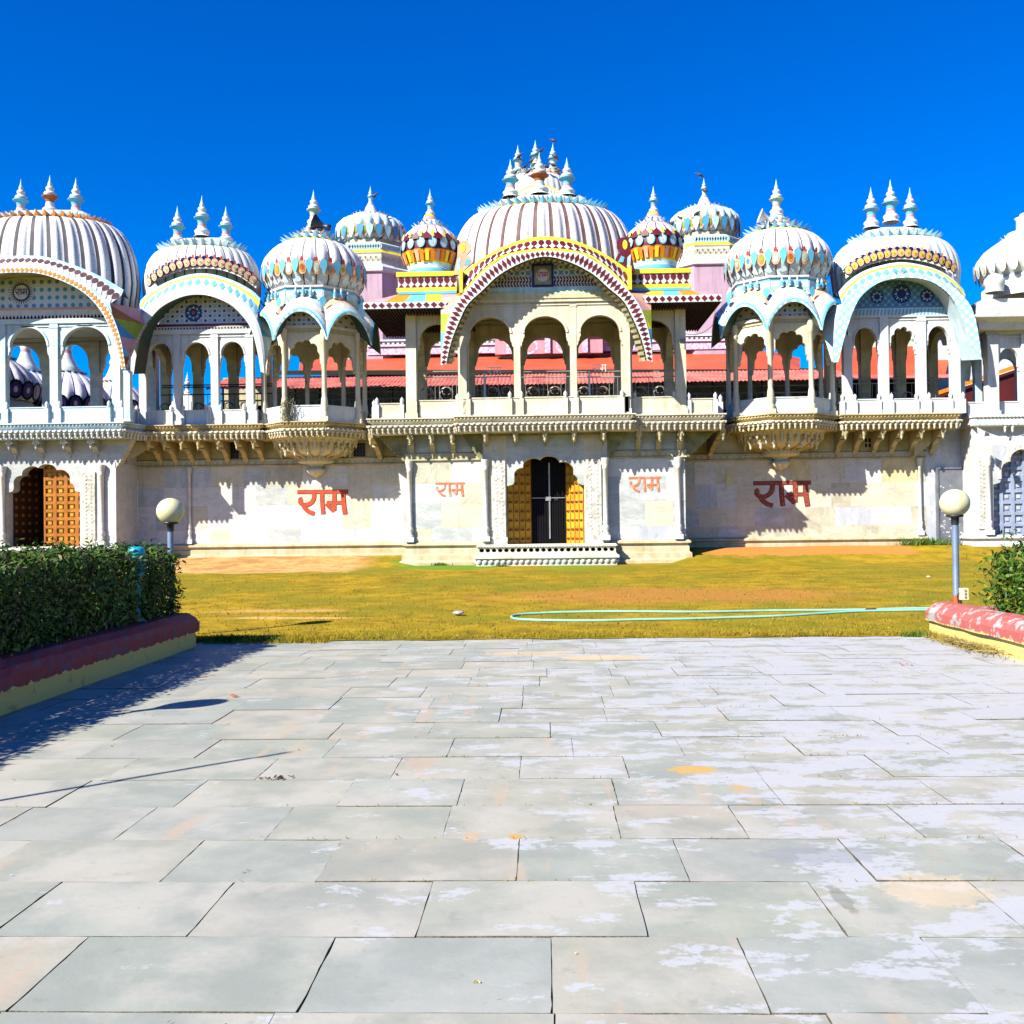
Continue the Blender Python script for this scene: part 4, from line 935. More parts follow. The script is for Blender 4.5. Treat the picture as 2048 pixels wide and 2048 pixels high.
C0 = half([(0, 513), (47, 524), (94, 549), (125, 577), (156, 605), (171, 633), (187, 670), (196, 700), (201, 724)], U0, YF)
C1 = half([(0, 501), (47, 505), (78, 511), (119, 537), (153, 570), (171, 590), (189, 617), (202, 654), (210, 695), (212, 727)], U0, YF)
C2 = half([(0, 496), (78, 506), (119, 531), (150, 561), (166, 578)], U0, YF)
C3 = half([(0, 474), (47, 480), (94, 497), (134, 520), (166, 546)], U0, YF)
C4 = half([(0, 466), (47, 472), (94, 489), (134, 512), (168, 536)], U0, YF)
C1s = half([(0, 501), (78, 511), (119, 537), (153, 570), (168, 584)], U0, YF)
b = MB(); PA = [Vector((xc+p.x*1.02, YCF+0.005, p.y)) for p in C0 if p.y > zC]; 
for p, q in zip(PA[:-1], PA[1:]): b.face([(p.x, YCF-0.01, zC), (q.x, YCF-0.01, zC), (q.x, YCF-0.01, q.z+0.3), (p.x, YCF-0.01, p.z+0.3)], TILE_C)
tp = b.build('tile_panel', cp, 'blue and white star tile lunette')
b = MB(); x0, x1, z0, z1 = PX(1064, YCF-.05, 550), PX(1107, YCF-.05, 550), PZ(575, YCF), PZ(529, YCF)
b.box(x0, x1, YCF-.09, YCF-.012, z0, z1, NAVY); b.box(x0+.07, x1-.07, YCF-.11, YCF-.091, z0+.07, z1-.07, OLIVE)
mx, mz = (x0+x1)/2, (z0+z1)/2
b.plate((mx, YCF-.11, mz), (0, -1, 0), (0, 0, 1), circ(20, .21), CR2, .004); b.plate((mx, YCF-.11, mz), (0, -1, 0), (0, 0, 1), circ(20, .175), MARB[3], .009)
word(b, mx-.17, YCF-.125, mz-.075, .155, RED); b.build('plaque', tp, 'framed square plaque with a painted word in a ring')
b = MB()
band(b, C0, YF, C1, YF, xc, W1, [(DIAM, MAROON, 0)], 66)
band(b, C1s, YF+.02, C2, YF+.02, xc, YEL)
band(b, C2, YF+.03, C3, YF+.30, xc, W1, [(DROP, MAROON, 0), (DTRI, MAROON, .001)], 26, 0.0, 1.0)
band(b, C3, YF+.28, C4, YF+.36, xc, YEL)
band(b, C4, YF+.36, half([(0, 470), (94, 500), (168, 546)], U0, YF), YF+1.4, xc, YEL)
for s_ in (-1, 1):                                            # ends of the drop band
    e3, e2, e4 = C3[-1] if s_ > 0 else C3[0], C2[-1] if s_ > 0 else C2[0], C4[-1] if s_ > 0 else C4[0]
    x = xc+e2.x
    b.box(x, x+s_*0.10, YF+0.0, YF+0.95, e2.y-0.06, e4.y+0.02, YEL)
cn = b.build('arch_canopy', cp, 'curved eave with maroon diamonds, maroon drops and yellow edges')
b = MB(); PI0 = [Vector((xc+p.x, YF+.002, p.y)) for p in C0]; PI1 = [Vector((xc+p.x*.96, YCF-.06, p.y+0.10)) for p in C0]
n_ = len(PI0)-1
for k in range(n_*2):
    i = k//2; f = (k % 2)*.5
    g = [PI0[i].lerp(PI0[i+1], f), PI0[i].lerp(PI0[i+1], f+.5), PI1[i].lerp(PI1[i+1], f+.5), PI1[i].lerp(PI1[i+1], f)]
    b.face(g, CR2 if k % 2 else OLIVE)
    if k % 2:
        ctr = (g[0]+g[1])/2; inn = Vector((xc, 0, 0)); dn = Vector((xc-ctr.x, 0, -1.0)).normalized()*0.05
        b.face([g[0]+dn, g[1]+dn, g[2]+dn, g[3]+dn], CR2); b.face([g[0], g[0]+dn, g[3]+dn, g[3]], CR2); b.face([g[1], g[1]+dn, g[2]+dn, g[2]], CR2)
b.build('soffit', cn)
def side_leg(par, C, cx, Y, zmax, back, cols, out=0.28, name='side_eave', edge=None):
    """the eave's return along the sides, painted in triangles"""
    for s_ in (-1, 1):
        b = MB(); P = [p for p in (C if s_ > 0 else C[::-1]) if (p.x*s_ > 0 and p.y < zmax)]
        n = len(P); zt, zb = P[0].y, P[-1].y; rows = [[], []]; xt = P[-1].x
        for p in P:
            t = (p.y-zb)/(zt-zb); rows[0].append(Vector((cx+p.x, Y+0.01, p.y))); rows[1].append(Vector((cx+xt+s_*out*t**.8, Y+0.01+back*t**1.3, p.y+0.02)))
        m_ = 0; q = max(1, n//4); keep = sorted(set(list(range(0, n, q))+[n-1])); fine = rows[1]; rows = [[r[i] for i in keep] for r in rows]; n = len(keep)
        for i in range(n-1):
            a0, a1, b0, b1 = rows[0][i], rows[0][i+1], rows[1][i], rows[1][i+1]
            k = i
            b.face([a0, a1, b1], cols[(2*k) % len(cols)]); b.face([a0, b1, b0], cols[(2*k+1) % len(cols)])
        if edge:
            R2 = [p+Vector((s_*0.02, 0.02, -0.09)) for p in fine]; b.grid([fine, R2], W1, smooth=False)
            decor(b, fine, R2, 16, [(DIAM, edge, 0)])
        b.build(name, par)
side_leg(cn, C1, xc, YF, PZ(588, YF), 0.25, [PINK, SALMON, YEL, GRN, BLU2, LBLUE, ORG, ORG], out=0.0)
# side wings: drop frieze box, painted hip eave with diamond edge, ribbed soffit
def wing(u0, u1, ue, s_):
    b = MB(); Yw = 30.5; ve = 1.5*(1 if s_ < 0 else 0)
    x0, x1 = PX(u0, Yw, 560), PX(u1, Yw, 560); xe = PX(ue, 30.0, 610); z0, z1 = PZ(588, Yw, u0), PZ(545 if s_ < 0 else 539, Yw, u0)
    z0 = PZ(590 if s_ < 0 else 583, Yw, u0)
    b.box(x0, x1, Yw, 33.4, z0, z1, W1); h = z1-z0
    b.box(x0, x1, Yw-.05, Yw-.001, z1-.20*h, z1, YEL); b.box(x0, x1, Yw-.04, Yw-.001, z0+.12*h, z0+.30*h, YEL); b.box(x0, x1, Yw-.06, Yw-.001, z0, z0+.12*h, LBLUE)
    xo = x0 if s_ < 0 else x1
    b.box(xo, xo+s_*.05, Yw-.05, 33.4, z1-.20*h, z1, YEL); b.box(xo, xo+s_*.04, Yw-.04, 33.4, z0+.12*h, z0+.30*h, YEL)
    A = [Vector((x0+(x1-x0)*k/16, Yw-.001, z0+.30*h)) for k in range(17)]; B = [p+Vector((0, 0, .50*h)) for p in A]
    decor(b, A, B, 9, [(DROP, MAROON, 0), (DTRI, MAROON, .001)])
    fr = b.build('frieze_box', cp, 'white frieze with maroon drops between yellow lines')
    b = MB(); zt = z0+.01; ze1, ze0 = PZ(604 if s_ < 0 else 592, 30.0, u0), PZ(617 if s_ < 0 else 606, 30.0, u0)
    xi = xc+s_*2.35; T = [(xi, Yw-.01), (xo+s_*.02, Yw-.01), (xo+s_*.02, 33.4)]; E = [(xi, 30.0), (xe, 30.0), (xe, 34.6)]
    cols = [ORG, PINK, YEL, LBLUE, ORG, PINK]
    n = 5
    for k in range(n):                                        # front slope in triangles
        t0, t1 = k/n, (k+1)/n; tx = lambda t: T[0][0]+(T[1][0]-T[0][0])*t; ex = lambda t: E[0][0]+(E[1][0]-E[0][0])*t
        p = [(tx(t0), T[0][1], zt), (tx(t1), T[0][1], zt), (ex(t1), 30.0, ze1), (ex(t0), 30.0, ze1)]
        b.face([p[0], p[1], p[3]], cols[k % 6]); b.face([p[1], p[2], p[3]], cols[(k+1) % 6])
    for k in range(3):
        t0, t1 = k/3, (k+1)/3; a = lambda t: (xo+s_*.02, Yw+(33.4-Yw)*t, zt); e = lambda t: (xe, 30.0+4.6*t, ze1)
        b.face([a(t0), e(t0), e(t1)], cols[(k+2) % 6]); b.face([a(t0), e(t1), a(t1)], cols[(k+4) % 6])
    A = [Vector((E[0][0]+(xe-E[0][0])*k/20, 30.0, ze0)) for k in range(21)]; B = [p+Vector((0, 0, ze1-ze0)) for p in A]
    b.grid([A, B], W1, smooth=False); decor(b, A, B, 14, [(DIAM, MAROON, 0)])
    A = [Vector((xe, 30.0+4.6*k/20, ze0)) for k in range(21)]; B = [p+Vector((0, 0, ze1-ze0)) for p in A]; b.grid([A, B], W1, smooth=False)
    ev = b.build('eave', cp, 'eave painted in coloured triangles with a maroon diamond edge')
    b = MB(); n = 34; X0, X1 = min(E[0][0], xe), max(E[0][0], xe)
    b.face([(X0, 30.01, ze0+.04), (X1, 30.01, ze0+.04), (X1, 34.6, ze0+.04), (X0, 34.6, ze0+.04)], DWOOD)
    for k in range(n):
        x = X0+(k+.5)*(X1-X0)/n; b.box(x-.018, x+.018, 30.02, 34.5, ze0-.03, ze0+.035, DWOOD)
    b.build('soffit', ev)
wing(796, 913, 726, -1); wing(1262, 1379, 1444, 1)
# crown domes over the wings
def crown_dome(u, v0, dv):
    Y = 32.0; x = PX(u, Y, 500); Z = lambda v: PZ(v+dv, Y, u); b = MB()
    b.lathe((x, Y, 0), [(.74, Z(556), LBLUE), (.74, Z(546), W1), (.70, Z(543), SKYB), (.74, Z(536), YEL), (.75, Z(533), ORG), (.90, Z(512), ORG), (.90, Z(511), MAROON), (.93, Z(495), MAROON), (.88, Z(484), W1)], 32, W1)
    rib_dome(b, (x, Y, 0), .90, .90, .50, .50, [(1.0, Z(486)), (.92, Z(479)), (.62, Z(470)), (.3, Z(463)), (0, Z(458))], 16, MOSW, MAROON, .03, .14)
    b.lathe((x, Y, 0), [(.56, Z(460), PINK), (.52, Z(457), PINK), (.42, Z(456), W1), (.36, Z(450), W1), (.26, Z(443), PINK), (.20, Z(436), YEL), (.16, Z(431), W1)], 24, W1)
    petal_ring(b, (x, Y), .44, .44, Z(458), 16, .16, .12, LBLUE, SKYB, dz=-.02); petal_ring(b, (x, Y), .30, .30, Z(448), 16, .10, .06, W1, MAROON, dz=-.05)
    for k in range(32):
        a = 2*PI*k/32; n = (math.cos(a), math.sin(a), -.35)
        b.plate((x+.83*n[0], Y+.83*n[1], (Z(533)+Z(512))/2), n, (0, 0, 1), [(-.055, -.17), (.055, -.17), (.07, .17), (-.07, .17)], ORG if k % 2 else YEL if k % 4 == 0 else SALMON, .02+.03*(k % 2))
    for k in range(16):
        a = 2*PI*(k+.5)/16; n = Vector((math.cos(a), math.sin(a), .1)); c = (x+.93*n.x, Y+.93*n.y, Z(498))
        b.plate(c, n, (0, 0, 1), circ(14, .135, .20), LBLUE, .01); b.plate(c, n, (0, 0, 1), circ(12, .10, .16), SKYB, .016); b.plate((c[0], c[1], c[2]-.05), n, (0, 0, 1), circ(6, .06), PINK, .022); b.plate((c[0], c[1], c[2]-.05), n, (0, 0, 1), circ(6, .03), W1, .028)
        b.plate((c[0]*1, c[1], c[2]+.22), n+Vector((0, 0, .3)), (0, 0, 1), [(-.06, -.08), (.06, -.08), (.03, .0), (.05, .04), (0, .15), (-.05, .04), (-.03, 0)], YEL, .03)
        a = 2*PI*k/16; n = Vector((math.cos(a), math.sin(a), .35)); b.plate((x+.92*n.x, Y+.92*n.y, Z(488)), n, (0, 0, 1), [(-.12, -.1), (.12, -.1), (.13, .03), (0, .17), (-.13, .03)], MAROON, .03)
    d = b.build('crown_dome', cp, 'small crown shaped dome with orange petals and blue discs')
    finial(d, x+.02, Y, Z(432), Z(378), 'blue')
crown_dome(860, 0, 0); crown_dome(1307, 0, -6)
# main dome, its cap and finials
YDM = 32.3; xd = PX(1086, YDM, 450)
dm = big_dome(cp, xd, YDM, 9.4, 3.0, 1.5, PZ(426, YDM), 1.9, 1.05, PZ(392, YDM), 34, MOSW, BRN, LBLUE, ribw=.26, ring=YEL, cap=W1)
for u, v1, st in ((1021, 317, 'blue'), (1079, 304, 'brown'), (1134, 316, 'blue')):
    finial(dm, PX(u, YDM-.2, 350), YDM-.2, PZ(392 if st == 'blue' else 388, YDM-.2), PZ(v1, YDM-.2), st, fat=1.25)
def leaf_orn(u, v, s_, Y=30.3):                               # carved leaf where the arch meets the wing
    b = MB(); x, z = PX(u, Y, v), PZ(v, Y, u)
    P = [(x+s_*p[0], z+p[1]) for p in [(-.30, -.75), (-.18, -.2), (-.16, .12), (-.05, .27), (.10, .30), (.24, .18), (.24, 0.0), (.12, -.15), (.22, -.22), (.30, -.38), (.10, -.55), (-.05, -.75)]]
    b.prism(P, Y, Y+.14, SALMON if s_ > 0 else MAROON, side=MAROON); b.plate((x, Y, z+.07), (0, -1, 0), (0, 0, 1), circ(10, .075, .15), YEL, .01)
    b.plate((x-s_*.12, Y, z-.42), (0, -1, 0), (0, 0, 1), [(-.07, -.2), (.03, -.2), (.05, .2), (-.05, .1)], SKYB, .01); b.plate((x+s_*.12, Y, z-.36), (0, -1, 0), (0, 0, 1), [(-.1, -.1), (.06, -.1), (.1, .05), (0, .1)], LBLUE, .01)
    b.build('leaf_ornament', cp)
leaf_orn(926, 500, 1, 30.25); leaf_orn(1250, 494, -1, 30.25)
# parapets and railings
ph = PZ(798, YW)-FZ
Pk = [PX(u, YC+.1, 810) for u in (926, 1034, 1147, 1257)]
yw = YW+.1; yc = YC+.1
segs = [(Pk[0], yc, Pk[1], yc), (Pk[1], yc, Pk[2], yc), (Pk[2], yc, Pk[3], yc), (PX(838, yw, 810), yw, PX(915, yw, 810), yw), (PX(1268, yw, 810), yw, PX(1346, yw, 810), yw),
        (Pk[0], yw+.3, Pk[0], yc), (Pk[3], yc, Pk[3], yw+.3)]
posts = [(PX(u, yc-.03, 800), yc-.03) for u in (937, 1020, 1043, 1131, 1153, 1244)] + [(PX(u, yw-.03, 800), yw-.03) for u in (830, 915, 1269, 1349)]
parapet(cp, segs, FZ, ph, CR1, posts, CR1)
parapet(cp, [(xW0+.12, yw, PX(800, yw, 810), yw), (xW0+.12, 32.6, xW0+.12, yw)], FZ, ph*.86, MARB[1], [(PX(u, yw-.02, 810), yw-.02) for u in (754, 804)] + [(PX(748, 31.6, 800), 31.6)], W1)
parapet(cp, [(PX(1376, yw, 800), yw, xW1-.12, yw), (xW1-.12, yw, xW1-.12, 32.6)], FZ, ph*.86, MARB[1], [(PX(u, yw-.02, 810), yw-.02) for u in (1378, 1431)] + [(PX(1441, 31.6, 800), 31.6)], W1)
zr_, hr = FZ+ph-.05, PZ(762, YBK-2)-FZ-ph+.05
Yr_ = 31.35
for (ua, ub, sc_) in ((836, 922, (853, 893)), (930, 1022, (985, 1013)), (1042, 1140, (1066, 1110)), (1152, 1244, (1168, 1205)), (1262, 1350, (1281, 1320))):
    xa, xb_ = PX(ua, Yr_, 780), PX(ub, Yr_, 780)
    railing('railing', cp, xa, xb_, Yr_, FZ+.1, PZ(754, Yr_, (ua+ub)/2)-FZ-.1, STEEL, scrolls=[PX(q, Yr_, 780) for q in sc_], toprails=(0, .17))
for u, v in ((974, 749), (1184, 744)):
    b = MB(); word(b, PX(u, Yr_-.08, v), Yr_-.05, PZ(v, Yr_, u), .21, W1, wk=.8); x = PX(u-6, Yr_-.08, v); b.box(x-.02, x+.04, Yr_-.06, Yr_-.02, FZ+.3, PZ(v-2, Yr_, u), W1)
    b.build('rail_sign', cp, 'white cut-out word on the railing')

# ------------------------------------------------------------------ bays with a curved roof
FZ0 = FZ
POLEC = mat('grey_blue_lettering', (.28, .36, .44))
def curved_bay(uc, us, label, S):
    Y = S['Y']; FZ = S.get('FZ', FZ0); p = thing('domed_pavilion', (PX(uc, Y+1, 800), Y+1, FZ), label, 'pavilion', 'domed pavilions on the palace roof')
    xs = [PX(u, Y, 740) for u in us]; zs, zcn, ztp = (PZ(v, Y, uc) for v in S['v'])
    arcade(p, xs, Y, FZ, zs, zcn-zs, ztp, S['cw'], S['mt'], S['styles'], rim=S['mt'])
    arcade(p, xs, S['YB'], FZ, zs, zcn-zs, ztp, S['cw']*1.2, S['mt2'], ['round', 'round'], soff=S['mt2'])
    for x in (xs[0], xs[-1]): side_arcade(p, x, Y+.2, S['YB'], zs, zcn-zs, ztp, .2, S['mt2'])
    b = MB(); b.box(xs[0]-.1, xs[-1]+.1, Y+.2, S['YB']+.2, ztp+.11, ztp+.2, S['mt2']); b.build('ceiling', p)
    Yf = S['Yf']; ucn = S['ucn']; cxn = PX(ucn, Yf, 600)
    C = [half(c, ucn, Yf) for c in S['C']]
    # lunette
    zl = ztp+.10; b = MB(); zz = zl
    for (vh, m_) in S['bands']:
        z2 = PZ(vh, Y, uc); b.box(xs[0]-.05, xs[-1]+.05, Y-.03, Y+.2, zz, z2, m_); zz = z2
    if 'bdec' in S:
        v0, v1, n, poly, m_ = S['bdec']; A = [Vector((xs[0]+(xs[-1]-xs[0])*k/20, Y-.031, PZ(v0, Y, uc))) for k in range(21)]; B = [Vector((q.x, q.y, PZ(v1, Y, uc))) for q in A]
        decor(b, A, B, n, [(poly, m_, 0)], lift=.006)
    b.build('lintel_band', p)
    b = MB(); P = [q for q in C[0] if q.y > zz-.1 and abs(q.x) < (xs[-1]-xs[0])*.62]
    for q, r in zip(P[:-1], P[1:]): b.face([(cxn+q.x, Y-.01, zz), (cxn+r.x, Y-.01, zz), (cxn+r.x, Y-.01, max(zz+.01, r.y+.25)), (cxn+q.x, Y-.01, max(zz+.01, q.y+.25))], S['tile'])
    tp = b.build('tile_panel', p, S['tlabel'])
    for (u, v, r, kind) in S['med']:
        b = MB(); x, z = PX(u, Y-.02, v), PZ(v, Y, u); rr = r*Y/2000
        if kind == 'sun':
            b.plate((x, Y-.01, z), (0, -1, 0), (0, 0, 1), circ(26, rr*1.08), W1, .01)
            for k in range(28):
                a = 2*PI*k/28; b.plate((x+rr*.92*math.cos(a), Y-.01, z+rr*.92*math.sin(a)), (0, -1, 0), (math.cos(a), 0, math.sin(a)), [(-.025, -.05), (.025, -.05), (0, .09)], BLU2, .018)
            b.plate((x, Y-.01, z), (0, -1, 0), (0, 0, 1), circ(26, rr*.78), BRN, .02); b.plate((x, Y-.01, z), (0, -1, 0), (0, 0, 1), circ(26, rr*.62), W2, .026)
            word(b, x-rr*.52, Y-.045, z-rr*.25, rr*.5, BRN)
        else:
            b.plate((x, Y-.01, z), (0, -1, 0), (0, 0, 1), circ(24, rr), NAVY, .01)
            for k in range(16):
                a = 2*PI*k/16; b.plate((x+rr*.72*math.cos(a), Y-.01, z+rr*.72*math.sin(a)), (0, -1, 0), (math.cos(a), 0, math.sin(a)), [(-.03, -.06), (.03, -.06), (0, .06)], BLU2 if k % 2 else W2, .016)
                b.plate((x+rr*.95*math.cos(a), Y-.01, z+rr*.95*math.sin(a)), (0, -1, 0), (0, 0, 1), circ(6, rr*.12), NAVY, .017)
            b.plate((x, Y-.01, z), (0, -1, 0), (0, 0, 1), circ(14, rr*.42), NAVY, .02); b.plate((x, Y-.01, z), (0, -1, 0), (0, 0, 1), circ(10, rr*.22), S.get('medc', GRN), .026)
        b.build('medallion', tp)
    # canopy
    b = MB(); n = S['n']
    for i, (m_, dec, cnt, ya, yb_) in enumerate(S['strips']):
        ia, ib = S['pairs'][i] if 'pairs' in S else (i, i+1)
        band(b, C[ia], Yf+ya, C[ib], Yf+yb_, cxn, m_, dec, cnt)
    last = C[len(S['strips'])]; yl = Yf+S['strips'][-1][4]
    band(b, last, yl, [Vector((q.x*.9, q.y-.05)) for q in last], yl+1.2, cxn, S['topm'])
    if 'petals' in S:
        pc, ph_, Yp, uk = S['petals']; Qa = half([(q[0], q[1]+14) for q in pc], ucn, Yp+.1); Qb = half([(q[0], q[1]-9) for q in pc], ucn, Yp+.1)
        band(b, Qa, Yp+.03, Qb, Yp+.10, cxn, W1); band(b, Qb, Yp+.10, [Vector((q.x*.96, q.y)) for q in Qb], Yp+1.1, cxn, W1)
    if 'word' in S: word(b, PX(1786, Yf, 540), Yf-.0, PZ(547, Yf, 1800), .19, POLEC, wk=.8)
    cn = b.build('arch_canopy', p, S['clabel'])
    b = MB(); A = [Vector((cxn+q.x, Yf+.002, q.y)) for q in C[0]]; B = [Vector((cxn+q.x*.96, Y-.02, q.y+.12)) for q in C[0]]
    b.grid([A, B], S['soff'], smooth=True)
    if S.get('sdots'): decor(b, A, B, 60, [([(-.3, .05), (.3, .05), (0, .14)], S['sdots'], 0)], lift=-.012)
    b.build('soffit', cn)
    side_leg(cn, C[1], cxn, Yf, S['zleg'], S['back'], S['legc'], out=S.get('lout', .2), edge=S.get('edge'))
    # petals on the dome edge
    if 'petals' in S:
        b = MB(); pc, ph_, Yp, uk = S['petals']; Q = half(pc, ucn, Yp); nn = 17; m = len(Q)-1
        for k in range(nn):
            t = (k+.5)/nn*m; i = int(t); q = Q[i].lerp(Q[min(i+1, m)], t-i); c = (cxn+q.x, Yp, q.y); nr = (q.x*.25, -1, -.1); s_ = ph_
            b.plate(c, nr, (q.x*.15, 0, 1), circ(14, s_*.46, s_*.5), BLACK, .02); b.plate(c, nr, (q.x*.15, 0, 1), circ(14, s_*.38, s_*.43), SALMON, .03)
            b.plate(c, nr, (q.x*.15, 0, 1), circ(10, s_*.20, s_*.24), YEL if uk else CR1, .04); b.plate(c, nr, (q.x*.15, 0, 1), circ(8, s_*.10, s_*.12), GRN, .05)
            b.plate((c[0], c[1], c[2]+s_*.62), nr, (0, 0, 1), circ(8, s_*.13, s_*.2), RED if not uk else SALMON, .05)
            if k < nn-1:
                t = (k+1)/nn*m; i = int(t); q = Q[i].lerp(Q[min(i+1, m)], t-i); b.plate((cxn+q.x, Yp+.03, q.y+s_*.38), nr, (0, 0, 1), [(-s_*.3, .0), (0, -s_*.5), (s_*.3, 0), (s_*.26, s_*.22), (0, s_*.34), (-s_*.26, s_*.22)], NAVY, .015)
        b.build('petal_row', cn)
    D = S['dome']; Yd = D['Y']; xdm = PX(D['u'], Yd, 500)
    d = big_dome(p, xdm, Yd, D['z0'], D['rx'], D['ry'], PZ(D['vr'], Yd, D['u']), D['rix'], D['riy'], PZ(D['vc'], Yd, D['u']), D['n'], D['mt'], D['rib'], D['petal'], ribw=D['rw'], depth=D['dp'], ring=D['ring'], cap=D.get('cap', W1))
    for (u, v0, v1, st) in D['fin']: finial(d, PX(u, Yd, (v0+v1)/2), Yd, PZ(v0+6, Yd, u), PZ(v1, Yd, u), st, fat=1.1)
    return p, xs
DZ = lambda n: None
# left bay beside the left kiosk
Sl = dict(Y=31.95, YB=33.85, Yf=31.2, ucn=393, v=(715, 684, 668), cw=.24, mt=W1, mt2=CR2, styles=['round'],
    C=[[(0, 589), (33, 594), (71, 612), (97, 638), (113, 665), (124, 709), (130, 746)], [(0, 578), (33, 582), (71, 598), (103, 622), (121, 655), (132, 700), (137, 748)],
       [(0, 572), (33, 576), (71, 591), (106, 616), (126, 650), (136, 695), (139, 748)], [(0, 552), (33, 556), (71, 570), (105, 592), (122, 612)], [(0, 547), (33, 551), (71, 565), (106, 585), (124, 604)], [(0, 541), (33, 545), (71, 558), (106, 577), (124, 594)], [(0, 572), (33, 576), (71, 591), (106, 616), (123, 640)]], pairs=[(0, 1), (1, 2), (6, 3), (3, 4), (4, 5)],
    strips=[(W1, None, 0, 0, .0), (W1, None, 0, .0, .04), (W2, [([(0, .08), (.36, .5), (0, .92), (-.36, .5)], LBLUE, 0)], 17, .04, .25), (YEL, None, 0, .25, .28), (SKYB, None, 0, .28, .36)],
    bands=[(660, W1), (653, MARB[2]), (648, MAROON)], bdec=(660, 654, 34, [(0, .1), (.3, .5), (0, .9), (-.3, .5)], BLACK), tile=TILE_L, tlabel='blue dotted tile lunette with a round navy rosette', med=[(387, 626, 17, 'ros')], medc=DKOR, n=6, topm=MINT,
    clabel='pale blue and white curved eave', soff=DGRN, sdots=W1, zleg=PZ(620, 31.2, 393), back=1.0, legc=[SKYB, W2, LBLUE, MINT],
    petals=([(0, 524), (40, 528), (80, 543), (112, 566)], .30, 31.62, 0),
    dome=dict(u=404, Y=33.2, z0=9.5, rx=1.96, ry=1.22, vr=503, rix=1.28, riy=.80, vc=478, n=34, mt=W1, rib=GREYRIB, petal=SKYB, rw=.12, dp=.022, ring=YEL, fin=[(355, 482, 412, 'blue'), (404, 466, 391, 'blue'), (452, 480, 412, 'blue')]))
sp, sxs = curved_bay(396, (285, 354, 429, 499), 'blue and white curved roof pavilion between the big left dome and the left kiosk', Sl)
yb = YBL+.1
segs = [(sxs[i]+.12, yb, sxs[i+1]-.12, yb) for i in range(3)] + [(BLP[2][0]-.12, yb, BLP[2][0]-.12, 33)]
parapet(sp, segs, FZ, PZ(822, yb, 400)-FZ, W1, [(x+s*.19, yb-.02) for x in sxs for s in (-1, 1)], W1)
railing('railing', sp, sxs[0], sxs[-1]+.3, 33.6, FZ+.1, PZ(789, 33.6, 400)-FZ-.1, IRON, scrolls=[PX(u, 33.6, 790) for u in (330, 397, 425, 458, 490)], toprails=(0, .25, .32))
# right bay
Sr = dict(FZ=FZR, Y=32.6, YB=34.5, Yf=31.75, ucn=1811, v=(690, 653, 634), cw=.27, mt=W1, mt2=CR2, styles=['round', 'cusp', 'round'],
    C=[[(0, 555), (35, 559), (62, 570), (90, 595), (107, 630), (121, 673), (134, 722)], [(0, 548), (48, 554), (80, 567), (106, 587), (128, 616), (139, 655), (147, 721)],
       [(0, 530), (48, 537), (80, 550), (108, 574), (122, 596)], [(0, 525), (48, 532), (80, 545), (108, 566), (124, 588)], [(0, 518), (48, 526), (80, 538), (106, 556), (124, 576)], [(0, 548), (48, 554), (80, 567), (106, 587), (124, 608)]], pairs=[(0, 1), (5, 2), (2, 3), (3, 4)],
    strips=[(EAVE_B, None, 0, 0, .0), (W2, [([(0, .05), (.42, .5), (0, .95), (-.42, .5)], LBLUE, 0)], 17, .02, .22), (YEL, None, 0, .22, .26), (W1, None, 0, .26, .38)],
    bands=[(616, W2)], bdec=(632, 617, 30, [(-.4, .1), (.1, .1), (.4, .9), (-.1, .9)], LBLUE), tile=TILE_R, tlabel='blue scale tile lunette with three dark rosettes', med=[(1803, 588, 18, 'ros'), (1754, 594, 13, 'ros'), (1854, 592, 13, 'ros')], medc=NAVY, n=6, word=1, topm=SKYB,
    clabel='pale blue and white curved eave with scale pattern', soff=W2, sdots=NAVY, zleg=PZ(600, 31.75, 1811), back=1.1, legc=[W2, SKYB, W1, W2],
    petals=([(0, 505), (45, 511), (80, 523), (108, 542)], .30, 32.1, 1),
    dome=dict(u=1789, Y=33.8, z0=9.7, rx=2.11, ry=1.22, vr=485, rix=1.32, riy=.88, vc=457, n=34, mt=W1, rib=SKYB, petal=SKYB, rw=.12, dp=.02, ring=MINT, fin=[(1742, 449, 374, 'blue'), (1781, 437, 359, 'blue'), (1820, 447, 375, 'blue')]))
rp, rxs = curved_bay(1803, (1696, 1769, 1844, 1912), 'blue and white curved roof pavilion between the right kiosk and the white corner pavilion', Sr)
yb = YBR+.1
segs = [(rxs[i]+.13, yb, rxs[i+1]-.13, yb) for i in range(3)] + [(BRP[1][0]+.12, 33.5, BRP[1][0]+.12, yb)]
parapet(rp, segs, FZR, PZ(799, yb, 1800)-FZR, W1, [(x+s*.2, yb-.02) for x in rxs for s in (-1, 1)], W1)
railing('railing', rp, rxs[0], rxs[-1], 34.3, FZ+.1, PZ(766, 34.3, 1800)-FZ-.1, STEEL, scrolls=[PX(u, 34, 790) for u in (1706, 1735, 1790, 1822)], toprails=(0, .15))
